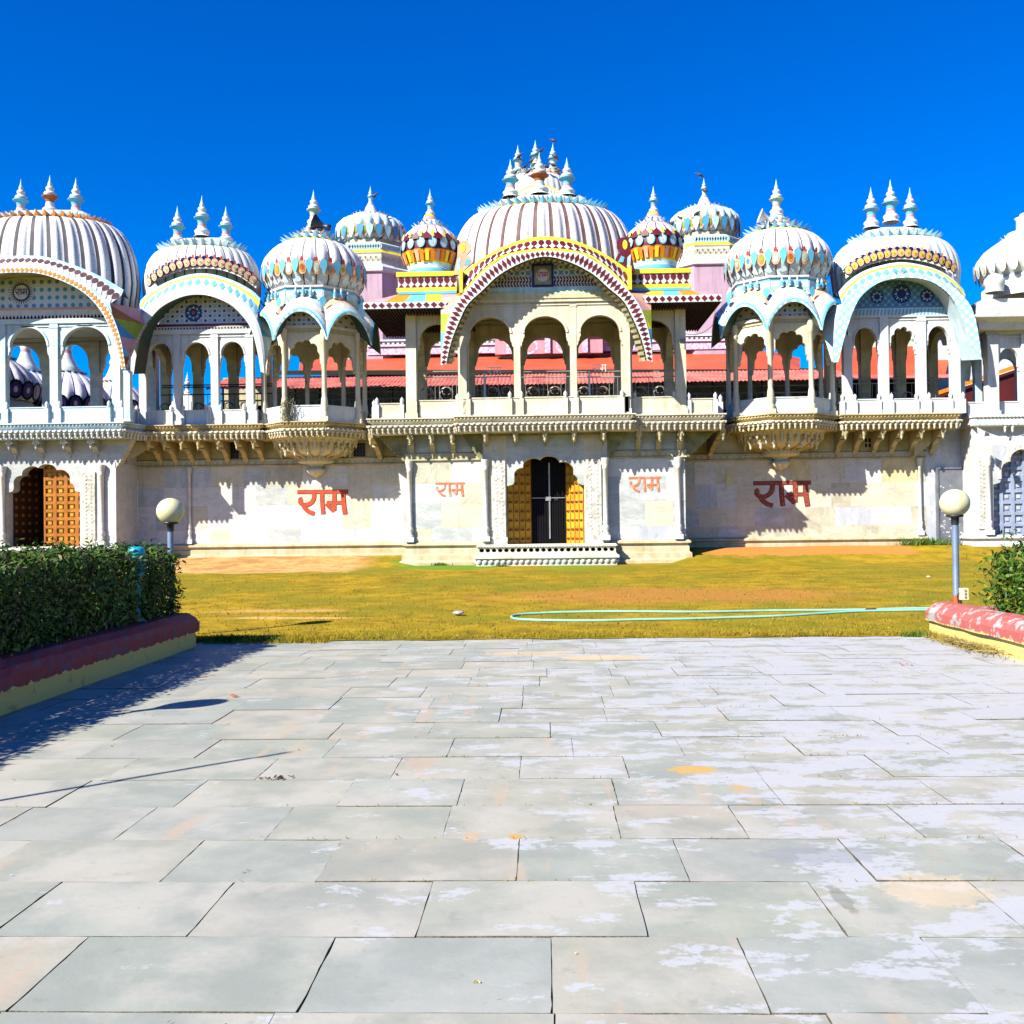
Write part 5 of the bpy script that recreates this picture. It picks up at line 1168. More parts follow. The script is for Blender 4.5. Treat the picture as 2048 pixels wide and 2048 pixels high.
# far left big pavilion
Sf = dict(Y=31.0, YB=33.9, Yf=29.95, ucn=30, v=(700, 655, 648), cw=.26, mt=W2, mt2=MARB[2], styles=['round'],
    C=[[(0, 545), (54, 549), (107, 568), (147, 592), (178, 627), (196, 663), (210, 700), (218, 742)], [(0, 534), (54, 537), (110, 555), (155, 581), (190, 615), (207, 650), (219, 690), (227, 742)],
       [(0, 530), (54, 533), (107, 550), (155, 576), (195, 611)], [(0, 511), (54, 515), (110, 532), (166, 557), (212, 590)], [(0, 505), (54, 509), (110, 526), (166, 550), (214, 578)]],
    strips=[(W1, [(DIAM, ORG, 0)], 70, 0, .0), (SKYB, None, 0, .01, .03), (W1, [(DROP, BRN, 0), (DTRI, W1, .001)], 34, .03, .28), (SKYB, None, 0, .28, .36)],
    bands=[(640, W2), (621, W1), (616, SALMON)], bdec=(639, 622, 50, [(-.45, .05), (.45, .05), (0, .5)], BLACK), tile=TILE_G, tlabel='blue leaf tile lunette with a round sunburst plaque', med=[(43, 585, 24, 'sun')], n=6, topm=SKYB,
    clabel='curved eave with orange diamonds and brown drops', soff=OLIVE, zleg=PZ(600, 29.95, 30), back=1.7, legc=[DKOR, PINK, BLU2, GRN, LBLUE, PINK, YEL, DKOR], lout=.14, edge=ORG,
    dome=dict(u=94, Y=32.75, z0=9.4, rx=3.08, ry=1.6, vr=452, rix=1.93, riy=1.1, vc=424, n=34, mt=MOSW, rib=GREYRIB, petal=ORG, rw=.26, dp=.012, ring=ORG, fin=[(42, 429, 358, 'blue'), (100, 422, 350, 'brown'), (152, 429, 355, 'blue')]))
fp, fxs = curved_bay(55, (-122, 3, 108, 232), 'big grey striped domed pavilion at the left edge with a sunburst plaque in its arch', Sf)
yb = 30.95
segs = [(fxs[i]+.13, yb, fxs[i+1]-.13, yb) for i in range(3)] + [(fxs[-1]+.1, yb, fxs[-1]+.45, 33.0)]
parapet(fp, segs, FZ, PZ(816, yb, 100)-FZ, W2, [(x+s*.2, yb-.02) for x in fxs[1:] for s in (-1, 1)], W2)
b = MB(); column(b, PX(256, 30.6, 780), 30.6, FZ, PZ(742, 30.6, 256), .2, W2); b.build('column', fp)

# ------------------------------------------------------------------ octagonal kiosks
def kiosk(u, label):
    x = PX(u, 32.9, 800); r = thing('octagonal_kiosk', (x, 32.9, FZ), label, 'kiosk', 'octagonal kiosks on the palace front')
    T = Matrix.Translation((x, 32.9, FZ)) @ Matrix.Diagonal((1, 1, .985, 1)); AP = 1.56
    def face(k): return T @ Matrix.Rotation(2*PI*k/8, 4, 'Z')     # local -y is the outside of face k
    def octo(ap): return [(x+ap/math.cos(PI/8)*math.cos(R(22.5+45*k)), 32.9+ap/math.cos(PI/8)*math.sin(R(22.5+45*k))) for k in range(8)]
    b = MB(); cornice(b, octo(AP+.02), FZ, TAN, CR1, closed=True, back=1.4, big=.9); b.build('cornice', r)
    b = MB(); b.M = T
    b.lathe((0, 0, 0), [(1.50, -.44), (1.34, -.56), (1.30, -.62), (1.20, -.63), (1.14, -.86), (.92, -.98), (.62, -1.04), (.60, -1.06), (.60, -1.22), (.50, -1.26), (.30, -1.28), (.22, -1.34), (.22, -1.38), (.30, -1.42), (.32, -1.5), (.22, -1.62), (.06, -1.70), (0, -1.74)], 32, CR1)
    for k in range(32):
        a = 2*PI*k/32; c, s = math.cos(a), math.sin(a); pendant(b, 1.33*c, 1.33*s, -.52, 1.25, CR1)
        pendant(b, 1.19*c, 1.19*s, -.70, 1.1, CR1)
        if k % 2 == 0:
            P = [(1.22, -.64), (1.24, -.78), (1.06, -.92), (.80, -1.0), (.60, -1.08)]; b.tube([(q*c, q*s, z) for q, z in P], .055, TAN, n=6); pendant(b, 1.14*c, 1.14*s, -.84, 1.2, CR1)
        b.plate((.60*c, .60*s, -1.14), (c, s, 0), (0, 0, 1), [(-.035, -.07), (.035, -.07), (.035, .05), (-.035, .05)], CR1, .03)
    b.build('hanging_bowl', r)
    for k in range(8):
        b = MB(); a = R(22.5+45*k); q = AP/math.cos(PI/8)-.03; column(b, x+q*math.cos(a), 32.9+q*math.sin(a), FZ, FZ+2.955, .21, CR1, rnd=True); b.build('column', r)
    hw = AP*math.tan(PI/8)
    b = MB()
    for k in range(8): b.M = face(k); b.box(-hw+.08, hw-.08, -AP+.04, -AP+.14, 0, .5, W1); b.box(-hw+.08, hw-.08, -AP+.02, -AP+.16, .5, .535, W1)
    b.build('parapet', r)
    b = MB()
    for k in range(8):
        b.M = face(k); arch_panel(b, -hw+.07, hw-.07, 2.05, .60, 3.0, -AP+.05, -AP+.17, 'cusp', CR1, foot=.4); b.box(-hw-.02, hw+.02, -AP-.02, -AP+.2, 3.0, 3.1, CR1); b.box(-hw+.1, hw-.1, -AP+.02, -AP+.049, 2.88, 2.92, CR2)
    b.build('arcade', r)
    b = MB(); b.M = T; b.lathe((0, 0, 0), [(0, 3.06), (1.55, 3.06), (1.55, 3.12), (0, 3.12)], 8, CR2, smooth=False, rot=PI/8); b.build('ceiling', r)
    b = MB()
    for k in range(8): b.M = face(k); b.box(-hw+.0, hw, -AP+.03, -AP+.1, 3.101, 3.9, TILE_L if k in (0, 4) else TILE_Y)
    b.build('tile_panel', r)
    # scalloped eave: one arched hood on each face
    b = MB(); D = AP+.50; W_ = D*math.tan(PI/8); N = 18
    def arc(d, hwid, z0, z1, pw=2.0): return [Vector((hwid*t, -d, z0+(z1-z0)*(1-abs(t)**pw)**(.75))) for t in [-1+2*i/N for i in range(N+1)]]
    for k in range(8):
        b.M = face(k); e0 = arc(D-.02, W_*.93, 2.56, 3.44); e1 = arc(D, W_, 2.52, 3.53); e2 = arc(D-.12, W_*.95, 2.95, 3.66); e3 = arc(D-.30, (D-.30)*math.tan(PI/8), 3.35, 3.86); e4 = arc(AP-.06, (AP-.06)*math.tan(PI/8), 3.72, 4.06); e5 = arc(AP-.05, (AP-.05)*math.tan(PI/8), 3.98, 4.12)
        b.grid([e0, e1], EAVE_B, smooth=False); b.grid([e1, [q.lerp(w__, .35) for q, w__ in zip(e1, e2)]], LBLUE); b.grid([[q.lerp(w__, .35) for q, w__ in zip(e1, e2)], e2], SKYB); b.grid([e2, [q.lerp(w__, .18) for q, w__ in zip(e2, e3)]], SALMON); b.grid([[q.lerp(w__, .18) for q, w__ in zip(e2, e3)], e3], W1); b.grid([e3, e4], SALMON if k % 2 else W2); b.grid([e4, e5], MINT)
        b.grid([e0, arc(AP+.03, (AP+.03)*math.tan(PI/8), 2.9, 3.6)], DGRN)
        decor(b, e2, e3, 1, [([(-.5, .78), (.5, .78), (.5, .92), (-.5, .92)], SALMON, 0)]) if False else None
        b.box(-hw*.99, hw*.99, -AP+.08, -AP+.5, 4.0, 4.24, W2)
        for i in (-1, 0, 1):
            X = i*.24; b.lathe((X, -AP-.02, 4.0+.05*(i == 0)), [(.045, 0, W1), (.06, .05, LBLUE), (.07, .12, LBLUE), (.03, .2, W1), (.045, .24, W1), (.0, .36)], 8, W1)
        c = Vector((hw*1.02, -AP-.1, 3.66)); b.plate((hw, -AP-.14, 3.80), (math.tan(PI/8), -1, 0), (0, 0, 1), [(-.10, -.02), (0, -.18), (.10, -.02), (.10, .10), (0, .2), (-.10, .10)], LBLUE, .03)
        b.plate((hw, -AP-.22, 3.45), (math.tan(PI/8), -1, 0), (0, 0, 1), circ(6, .05), NAVY, .03)
    b.build('scalloped_eave', r)
    b = MB(); b.M = T
    b.lathe((0, 0, 0), [(1.50, 4.20, W2), (1.56, 4.24, LBLUE), (1.56, 4.33, W1), (1.62, 4.35, W1), (1.62, 4.41, W1), (1.36, 4.45)], 8, W1, smooth=False, rot=PI/8); b.build('drum', r)
    b = MB(); b.M = T
    pr = [(1.38, 4.42), (1.50, 4.58), (1.62, 4.82), (1.68, 5.08), (1.67, 5.3), (1.58, 5.55), (1.42, 5.78), (1.22, 5.96), (1.0, 6.08), (.84, 6.14)]
    q0 = .84
    rib_dome(b, (0, 0, 0), 1.68, 1.68, q0, q0, [((a-q0)/(1.68-q0), z) for a, z in pr], 24, MOSW, GREYRIB, .035, .10)
    rr = random.Random(5)
    for k in range(24):
        a = 2*PI*k/24; n = Vector((math.cos(a), math.sin(a), -.12)); c = Vector((1.70*n.x, 1.70*n.y, 4.93))
        b.plate(c, n, (0, 0, 1), circ(12, .135, .21), SALMON, .0); b.plate(c, n, (0, 0, 1), circ(12, .09, .145), CR1 if k % 2 else ORG, .012); b.plate(c+Vector((0, 0, .02)), n, (0, 0, 1), circ(10, .065, .09), [BLU2, GRN, W1, DKOR, MINT][k % 5], .022)
        b.plate(c+Vector((0, 0, .26)), n, (0, 0, 1), circ(8, .06, .10), RED, .02)
        a += PI/24; n = Vector((math.cos(a), math.sin(a), .05)); b.plate((1.71*n.x, 1.71*n.y, 5.10), n, (0, 0, 1), [(-.10, -.14), (0, -.42), (.10, -.14), (.12, .02), (0, .15), (-.12, .02)], LBLUE, .02)
        n = Vector((math.cos(a), math.sin(a), -.4)); b.plate((1.52*n.x, 1.52*n.y, 4.62), n, (0, 0, 1), circ(8, .16, .10), W2, .03)
    d = b.build('dome', r)
    b = MB(); b.M = T
    b.lathe((0, 0, 0), [(.95, 6.10, YEL), (.90, 6.16, W1), (.72, 6.22, W1), (.60, 6.36, W1), (.50, 6.44, W1), (.34, 6.56, W1), (.26, 6.70, MINT), (.20, 6.78, W1)], 24, W1)
    petal_ring(b, (0, 0), .86, .86, 6.16, 22, .26, .14, LBLUE, SKYB, dz=-.03); petal_ring(b, (0, 0), .56, .56, 6.40, 18, .18, .08, SALMON, W1, dz=-.03); petal_ring(b, (0, 0), .32, .32, 6.60, 12, .10, .05, MINT, W1, dz=-.03)
    b.build('lotus_cap', d)
    finial(d, x, 32.9, FZ+6.68, FZ+7.88, 'mint', fat=1.1)
    return r
ks = kiosk(631, 'octagonal kiosk left of the main gate with a twig nest on its column')
k2 = copy_tree(ks); k2.location = (PX(1559, 33.45, 800), 33.45, FZR); k2.scale = (1.015,)*3
k2['label'] = 'octagonal kiosk right of the main gate with a white loudspeaker on its dome'
# ------------------------------------------------------------------ white corner pavilion, right end
YQ2 = 32.1; wp = thing('corner_pavilion', (PX(2050, 33, 800), 33, FZ), 'plain white domed corner pavilion at the right edge of the picture', 'pavilion', 'domed pavilions on the palace roof')
zt, zw = PZ(664, YQ2, 2000), PZ(636, YQ2, 2000)
xs_ = [PX(u, YQ2+.4, 740) for u in (1985, 2053, 2125)]
arcade(wp, xs_, YQ2+.4, FZ, PZ(720, YQ2, 2000), PZ(691, YQ2, 2000)-PZ(720, YQ2, 2000), zt, .34, W1, ['round'])
arcade(wp, [xs_[0]+.9, xs_[1]+.9, xs_[2]+.9], 34.6, FZ, PZ(720, YQ2, 2000), .45, zt, .3, W2, ['round'])
arcade(wp, [PX(u, 33.2, 740) for u in (1923, 1957)] , 33.2, FZ, PZ(722, YQ2, 2000), .4, zt, .22, W2, ['round'])
side_arcade(wp, xs_[0], YQ2+.6, 34.6, PZ(720, YQ2, 2000), .45, zt, .3, W2)
b = MB(); X0, X1 = PX(1958, YQ2, 650), PX(2160, YQ2, 650)
b.prism([(0, 0)], 0, 0, W1) if False else None
sweep(b, [(X0, 35), (X0, YQ2), (X1, YQ2)], [(-.6, zt+.1), (0, zt+.1), (.06, zw-.16), (.32, zw-.02), (.33, zw+.02), (-.3, zw+.10), (-.3, PZ(597, YQ2+.3, 2000)), (-1.2, PZ(594, YQ2+.3, 2000))], W1)
b.build('eave', wp)
b = MB(); xx, zz = PX(1992, YQ2+.3, 621), PZ(621, YQ2+.3, 1992); b.plate((xx, YQ2+.3, zz), (0, -1, 0), (0, 0, 1), circ(20, .17), MINT, .006); b.plate((xx, YQ2+.3, zz), (0, -1, 0), (0, 0, 1), circ(20, .14), W1, .012)
for k in range(8): a = PI*k/4; b.plate((xx+.1*math.cos(a), YQ2+.3, zz+.1*math.sin(a)), (0, -1, 0), (0, 0, 1), circ(6, .03), SALMON, .018)
b.build('flower_roundel', wp)
b = MB(); Yq = 33.4; X = PX(2053, Yq, 550); Z = lambda v: PZ(v, Yq, 2053); k_ = Yq/2000
b.lathe((X, Yq, 0), [(82*k_, Z(600)), (82*k_, Z(578)), (76*k_, Z(574)), (76*k_, Z(566)), (80*k_, Z(562)), (70*k_, Z(556))], 24, W1)
pr = [(74, 562), (84, 552), (92, 541), (94, 528), (90, 518), (78, 502), (62, 490), (52, 483), (44, 480)]
rib_dome(b, (X, Yq, 0), 94*k_, 94*k_, 44*k_, 44*k_, [((r_-44)/50, Z(v)) for r_, v in pr], 24, W1, W2, .012, .06)
for k in range(28):
    a = 2*PI*k/28; n = Vector((math.cos(a), math.sin(a), -.1)); b.plate((X+94*k_*n.x, Yq+94*k_*n.y, Z(541)), n, (0, 0, 1), circ(10, .13, .26), CARVE if k % 2 else W2, .02); b.plate((X+94*k_*n.x, Yq+94*k_*n.y, Z(545)), n, (0, 0, 1), circ(8, .06, .13), MARB[4], .03)
b.lathe((X, Yq, 0), [(48*k_, Z(484)), (44*k_, Z(478)), (38*k_, Z(476)), (34*k_, Z(466)), (20*k_, Z(463)), (17*k_, Z(458)), (17*k_, Z(440)), (20*k_, Z(436)), (12*k_, Z(434)), (10*k_, Z(428)), (0, Z(424))], 18, W1)
petal_ring(b, (X, Yq), 40*k_, 40*k_, Z(479), 18, .12, .12, W1, W1, dz=0); b.build('dome', wp)
b = MB(); X = PX(1989, 32.4, 585); b.lathe((X, 32.4, 0), [(.28, Z(598)), (.28, Z(585)), (.33, Z(580)), (.30, Z(572)), (.18, Z(564)), (0, Z(559))], 16, W1); b.build('dome', wp, 'small plain white corner dome')
parapet(wp, [(PX(1935, YQ, 810), YQ, PX(2150, YQ, 810), YQ)], FZ, PZ(805, YQ, 2000)-FZ, W1, [], W1)
# ================================================================== what stands behind the palace front
def rear_dome(uc, Y, label):
    x = PX(uc, Y, 500); r = thing('tower_dome', (x, Y, FZ), label, 'dome tower', 'domed towers behind the palace front'); k = Y/2000; Z = lambda v: PZ(v, Y, 742)
    b = MB(); b.lathe((x, Y, 0), [(92*k, FZ, PPINK), (92*k, Z(566), W1), (97*k, Z(564), W1), (97*k, Z(556), W1), (92*k, Z(552), W1), (88*k, Z(548), CR1), (88*k, Z(530), W1), (90*k, Z(527), YEL), (84*k, Z(520), W2), (82*k, Z(508), W1), (80*k, Z(506), W1), (64*k, Z(500), CR2), (64*k, Z(494), W1), (56*k, Z(492))], 8, W1, smooth=False, rot=PI/8)
    rr = 92*k*math.cos(PI/8)
    for q in range(8):
        b.M = Matrix.Translation((x, Y, 0)) @ Matrix.Rotation(2*PI*q/8, 4, 'Z')
        n = 13; hw = 86*k*math.cos(PI/8)*math.tan(PI/8)
        for i in range(n): X = -hw+(i+.5)*2*hw/n; b.plate((X, -88*k*math.cos(PI/8), Z(539)), (0, -1, 0), (0.5*(-1)**i, 0, 1), [(-.06, -.12), (.04, -.1), (.07, .1), (-.03, .14)], MARB[4], .01); b.plate((X, -83*k*math.cos(PI/8), Z(514)), (0, -1, 0), (0, 0, 1), circ(8, .1, .13), SKYB, .03)
    b.M = None; b.build('tower_drum', r)
    b = MB(); pr = [(56, 494), (62, 486), (68, 474), (69, 464), (66, 454), (58, 445), (46, 440), (36, 438)]
    rib_dome(b, (x, Y, 0), 69*k, 69*k, 36*k, 36*k, [((a-36)/33, Z(v)) for a, v in pr], 24, W2, SKYB, .05, .10)
    for q in range(24):
        a = 2*PI*q/24; n = Vector((math.cos(a), math.sin(a), -.15)); c = Vector((x+69*k*n.x, Y+69*k*n.y, Z(478)))
        b.plate(c, n, (0, 0, 1), circ(10, .13, .30), SALMON, .0); b.plate(c, n, (0, 0, 1), circ(8, .06, .16), GRN, .02); b.plate(c+Vector((0, 0, .30)), n, (0, 0, 1), [(-.05, -.1), (.05, -.1), (0, .22)], YEL, .02)
        a += PI/24; n = Vector((math.cos(a), math.sin(a), .05)); b.plate((x+70*k*n.x, Y+70*k*n.y, Z(476)), n, (0, 0, 1), [(-.14, -.1), (0, -.42), (.14, -.1), (.16, .12), (0, .26), (-.16, .12)], BLU2 if q % 2 else SKYB, .03)
    d = b.build('dome', r)
    b = MB(); b.lathe((x, Y, 0), [(38*k, Z(440)), (36*k, Z(434)), (20*k, Z(434)), (14*k, Z(426)), (9*k, Z(414)), (7*k, Z(411))], 20, W1)
    petal_ring(b, (x, Y), 34*k, 34*k, Z(438), 24, .14, .16, SALMON, W1, dz=0); b.build('lotus_cap', d)
    finial(d, x, Y, Z(413), Z(371), 'old', fat=.9)
    return r
rd = rear_dome(742, 46, 'white ribbed tower dome behind, between the left kiosk and the left crown dome')
r2_ = copy_tree(rd); r2_.location = (PX(1409, 46, 450), 46, FZ+PZ(425, 46, 1409)-PZ(440, 46, 742)); r2_['label'] = 'white ribbed tower dome behind, between the right crown dome and the right kiosk'
# rear central dome with three spires
Y = 47; x = PX(1072, Y, 370); k = Y/2000; Z = lambda v: PZ(v, Y, 1072)
rc = thing('rear_dome', (x, Y, FZ), 'rear white dome with three bird covered spires above the central dome', 'dome tower', 'domed towers behind the palace front')
d = big_dome(rc, x, Y, Z(420), 66*k, 50*k, Z(352), 42*k, 20*k, Z(338), 28, W1, MARB[4], SALMON, ribw=.10, depth=.02, ring=W1)
for (u, v0, v1) in ((1036, 346, 289), (1071, 338, 280), (1106, 345, 287)): finial(d, PX(u, Y, 320), Y, Z(v0), Z(v1), 'old', fat=1.15)
b = MB(); b.lathe((x, Y, 0), [(88*k, FZ), (88*k, Z(436)), (80*k, Z(420)), (60*k, Z(410))], 24, PPINK); b.build('tower_drum', rc)
b = MB(); Q = half([(0, 371), (20, 375), (38, 384), (48, 396)], 1072, Y-1.6); Q2 = half([(0, 367), (20, 371), (38, 380), (49, 391)], 1072, Y-1.6); Q3 = half([(0, 386), (20, 388), (38, 395), (46, 402)], 1072, Y-1.6)
cx_ = PX(1079, Y-1.6, 370); band(b, Q, Y-1.6, Q2, Y-1.55, cx_, YEL); band(b, Q3, Y-1.62, Q, Y-1.6, cx_, W1, [([(0, .1), (.3, .4), (0, .9), (-.3, .4)], MARB[4], 0)], 16); b.build('arch_canopy', rc)
# pink hall behind with lace parapet
hall = thing('pink_hall', (PX(1095, 46, 650), 46, FZ), 'long pink hall with white lace parapet behind the central pavilion', 'building')
b = MB(); xa, xb_ = PX(700, 48, 650), PX(1490, 48, 650); b.box(xa, xb_, 48, 56, FZ, PZ(566, 48), PPINK); b.build('wall', hall)
b = MB(); xa, xb_ = PX(735, 44, 690), PX(1465, 44, 690); z0, z1 = PZ(704, 44), PZ(678, 44)
b.box(xa, xb_, 44, 44.2, z0, z1, LPINK); b.box(xa, xb_, 43.9, 44.25, z1, z1+.08, W1); b.box(xa, xb_, 43.93, 44.0, (z0+z1)/2+.06, (z0+z1)/2+.12, W1)
along([(xa, 43.9), (xb_, 43.9)], 0, .21, lambda X, y, nx, ny: b.plate((X, y+.03, z1-.12), (0, -1, 0), (0, 0, 1), [(-.07, .06), (.07, .06), (.0, -.09)], W1, .01))
b.build('lace_parapet', hall, 'pierced lilac and white parapet')
b = MB(); xa, xb_ = PX(990, 43.5, 690), PX(1205, 43.5, 690); b.box(xa, xb_, 43.4, 43.9, PZ(708, 43.5), PZ(672, 43.5), PINK)
for u in (1018, 1095, 1170): X = PX(u, 43.3, 690); b.box(X-.12, X+.12, 43.3, 43.39, PZ(708, 43.5), PZ(672, 43.5), LPINK); 
for u in (1056, 1132): X = PX(u, 43.3, 690); b.plate((X, 43.4, PZ(692, 43.4)), (0, -1, 0), (0, 0, 1), circ(16, .45, .35), LPINK, .01); b.plate((X, 43.4, PZ(692, 43.4)), (0, -1, 0), (0, 0, 1), circ(16, .33, .24), PINK, .02)
b.box(xa, xb_, 43.2, 43.9, PZ(671, 43.5), PZ(667, 43.5), W1); b.build('niche_wall', hall)
b = MB()
for u in (740, 1392): 
    X = PX(u, 47.9, 600); b.plate((X, 48, PZ(594, 48)), (0, -1, 0), (0, 0, 1), circ(14, .7, .75), BRN, .02)
b.build('arched_vent', hall)
# red roofed sheds
def shed(name, label, quads):
    t = thing(name, tuple(quads[0][1]), label, 'shed', 'red roofed sheds behind the palace front'); return t
sh = thing('open_shed', (PX(1090, 42, 720), 42, FZ), 'long open shed with orange red sheet roof and salmon corrugated awning', 'shed')
b = MB()
def rq(b, uv, mt):   # quad from (u, v, Y)
    b.face([(px(u, v, Y_)[0], Y_, px(u, v, Y_)[1]) for u, v, Y_ in uv], mt)
rq(b, [(598, 741, 41), (1600, 738, 41), (1600, 716, 44.5), (1540, 702, 44.5), (640, 705, 44.5), (600, 716, 44.5)], ROOFR)
rq(b, [(560, 741, 40.9), (1650, 738, 40.9), (1650, 747, 40.9), (560, 750, 40.9)], DARK)  # dark strip paints the shaded gap between roof and awning
b.build('roof', sh, 'orange red sheet roof over a strip coloured as shaded gap')
b = MB(); rows = [[], []]; n = 640; x0, x1 = PX(415, 38, 760), PX(1705, 38, 750)
for i in range(n+1):
    X = x0+(x1-x0)*i/n; dz = .022*math.sin(i*PI/2); rows[0].append((X, 37.6, PZ(768, 37.6, 1085)+dz)); rows[1].append((X, 40.2, PZ(748, 40.2, 1085)+dz))
b.grid(rows, AWN, smooth=True); b.build('awning', sh, 'salmon corrugated awning')
b = MB(); b.box(x0-1, x1+1, 43, 43.2, FZ-.1, PZ(745, 43), CR2)
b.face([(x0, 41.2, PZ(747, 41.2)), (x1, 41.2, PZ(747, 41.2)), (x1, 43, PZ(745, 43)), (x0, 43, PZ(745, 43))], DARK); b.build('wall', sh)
b = MB(); n = 26
for i in range(n): X = x0+(x1-x0)*(i+.5)/n; b.tube([(X, 38.4, FZ), (X, 38.4, PZ(766, 38.4))], .04, IRON, n=6)
for v in (778, 792): b.tube([(x0, 38.3, PZ(v, 38.3)), (x1, 38.3, PZ(v, 38.3))], .035, STEEL, n=6)
rw = random.Random(2)
for i in range(60):
    X = rw.uniform(x0, x1); b.box(X, X+rw.uniform(.2, .9), 42.2, 42.6, FZ, PZ(rw.uniform(800, 830), 42.4), rw.choice([DKWD, DRED, IRON, DKWD, OLIVE]))
b.build('post', sh, 'thin posts, rails and stored things in the shade')
b = MB(); n = 80
for i in range(n): X = x0+(x1-x0)*i/n; b.tube([(X, 36.2, FZ), (X, 36.2, PZ(792, 36.2))], .012, STEEL, n=4)
b.build('railing', sh)
sr = thing('tiled_shed', (PX(1820, 41, 760), 41, FZ), 'red roofed shed seen through the right curved pavilion', 'shed')
b = MB(); rq(b, [(1672, 752, 40), (1890, 752, 40), (1905, 690, 43), (1660, 697, 43)], ROOFR); rq(b, [(1724, 764, 38.5), (1850, 762, 38.5), (1800, 736, 40), (1762, 734, 40)], ROOFR); rq(b, [(1640, 758, 38), (1900, 757, 38), (1900, 748, 39.5), (1640, 748, 39.5)], AWN)
b.build('roof', sr)
b = MB(); rq(b, [(1640, 830, 42), (1900, 830, 42), (1900, 740, 42), (1640, 745, 42)], DARK); rq(b, [(1850, 790, 44), (1960, 790, 44), (1960, 690, 44), (1815, 690, 44)], W1); rq(b, [(1815, 800, 44.2), (1830, 640, 44.2), (1700, 680, 44.2), (1700, 800, 44.2)], CR1); b.build('wall', sr)  # first quad is a near-black sheet painting the shade inside the shed
rh = thing('red_walled_hall', (PX(1960, 42, 790), 42, FZ), 'dark red walled hall with sloping orange beam behind the white corner pavilion', 'building')
b = MB(); rq(b, [(1850, 840, 40.5), (2200, 840, 40.5), (2200, 680, 40.5), (2040, 736, 40.5), (1860, 797, 40.5)], DRED); b.build('wall', rh)
b = MB(); rq(b, [(1855, 797, 40.3), (2200, 680, 40.3), (2200, 672, 40.3), (1855, 789, 40.3)], ORG); b.build('beam', rh)
b = MB(); rq(b, [(1840, 800, 41.5), (2200, 690, 41.5), (2200, 600, 41.5), (1935, 655, 41.5), (1840, 700, 41.5)], W1); b.build('gable', rh)
# striped domes seen through the left pavilion
def back_kiosk(u, v, Y, label, capc, s=1.0):
    r = thing('striped_dome', (PX(u, Y, v), Y, FZ), label, 'dome', 'striped domes behind the left pavilion'); x = PX(u, Y, v); k = Y/2000*s; z = PZ(v, Y, u)
    b = MB(); pr = [(66, -44), (78, -34), (84, -18), (80, -2), (68, 16), (50, 32), (34, 42), (30, 44)]
    rib_dome(b, (x, Y, z), 84*k, 84*k, 30*k, 30*k, [((a-30)/54, h*k) for a, h in pr], 20, MOSW, NAVY, .04, .12)
    for q in range(20):
        a = 2*PI*(q)/20; n = Vector((math.cos(a), math.sin(a), -.2)); c = Vector((x+85*k*n.x, Y+85*k*n.y, z-26*k))
        b.plate(c, n, (0, 0, 1), circ(12, .30, .36), BLACK, .01); b.plate(c, n, (0, 0, 1), circ(12, .21, .27), NAVY, .025); b.plate(c, n, (0, 0, 1), circ(8, .08, .12), PINK, .04)
    b.lathe((x, Y, z), [(80*k, -200*k), (72*k, -48*k), (66*k, -44*k)], 16, MARB[2]); b.build('dome', r)
    b = MB(); b.lathe((x, Y, z), [(32*k, 43*k, capc), (34*k, 46*k, W1), (20*k, 58*k, W1), (13*k, 74*k, W1), (10*k, 84*k, PINK), (9*k, 90*k, W1), (11*k, 96*k, W1), (8*k, 102*k, YEL), (5*k, 106*k)], 20, W1); petal_ring(b, (x, Y), 32*k, 32*k, z+44*k, 20, .18, .05, LBLUE, PINK); b.build('lotus_cap', r)
    finial(r, x, Y, z+104*k, z+150*k, 'blue'); return r
back_kiosk(52, 788, 40, 'striped white and navy dome seen through the leftmost arch', LBLUE)
back_kiosk(-10, 760, 36, 'large striped dome cut by the left picture edge', LBLUE, 1.0)
back_kiosk(134, 790, 41, 'striped white and navy dome seen through the second arch from the left', YEL)
back_kiosk(228, 800, 44, 'striped dome with pink cap seen behind the orange edged eave leg', SALMON, .8)
b = MB(); x, Y = PX(375, 44, 790), 44; b.lathe((x, Y, 0), [(1.1, FZ), (.9, PZ(812, Y, 375)), (.5, PZ(800, Y, 375)), (.12, PZ(787, Y, 375))], 20, W1)
t = thing('small_spire', (x, Y, FZ), 'small white spire with finial seen through the blue and white left pavilion', 'spire'); b.build('cone_roof', t); finial(t, x, Y, PZ(789, Y, 375), PZ(743, Y, 375), 'blue', fat=.9)
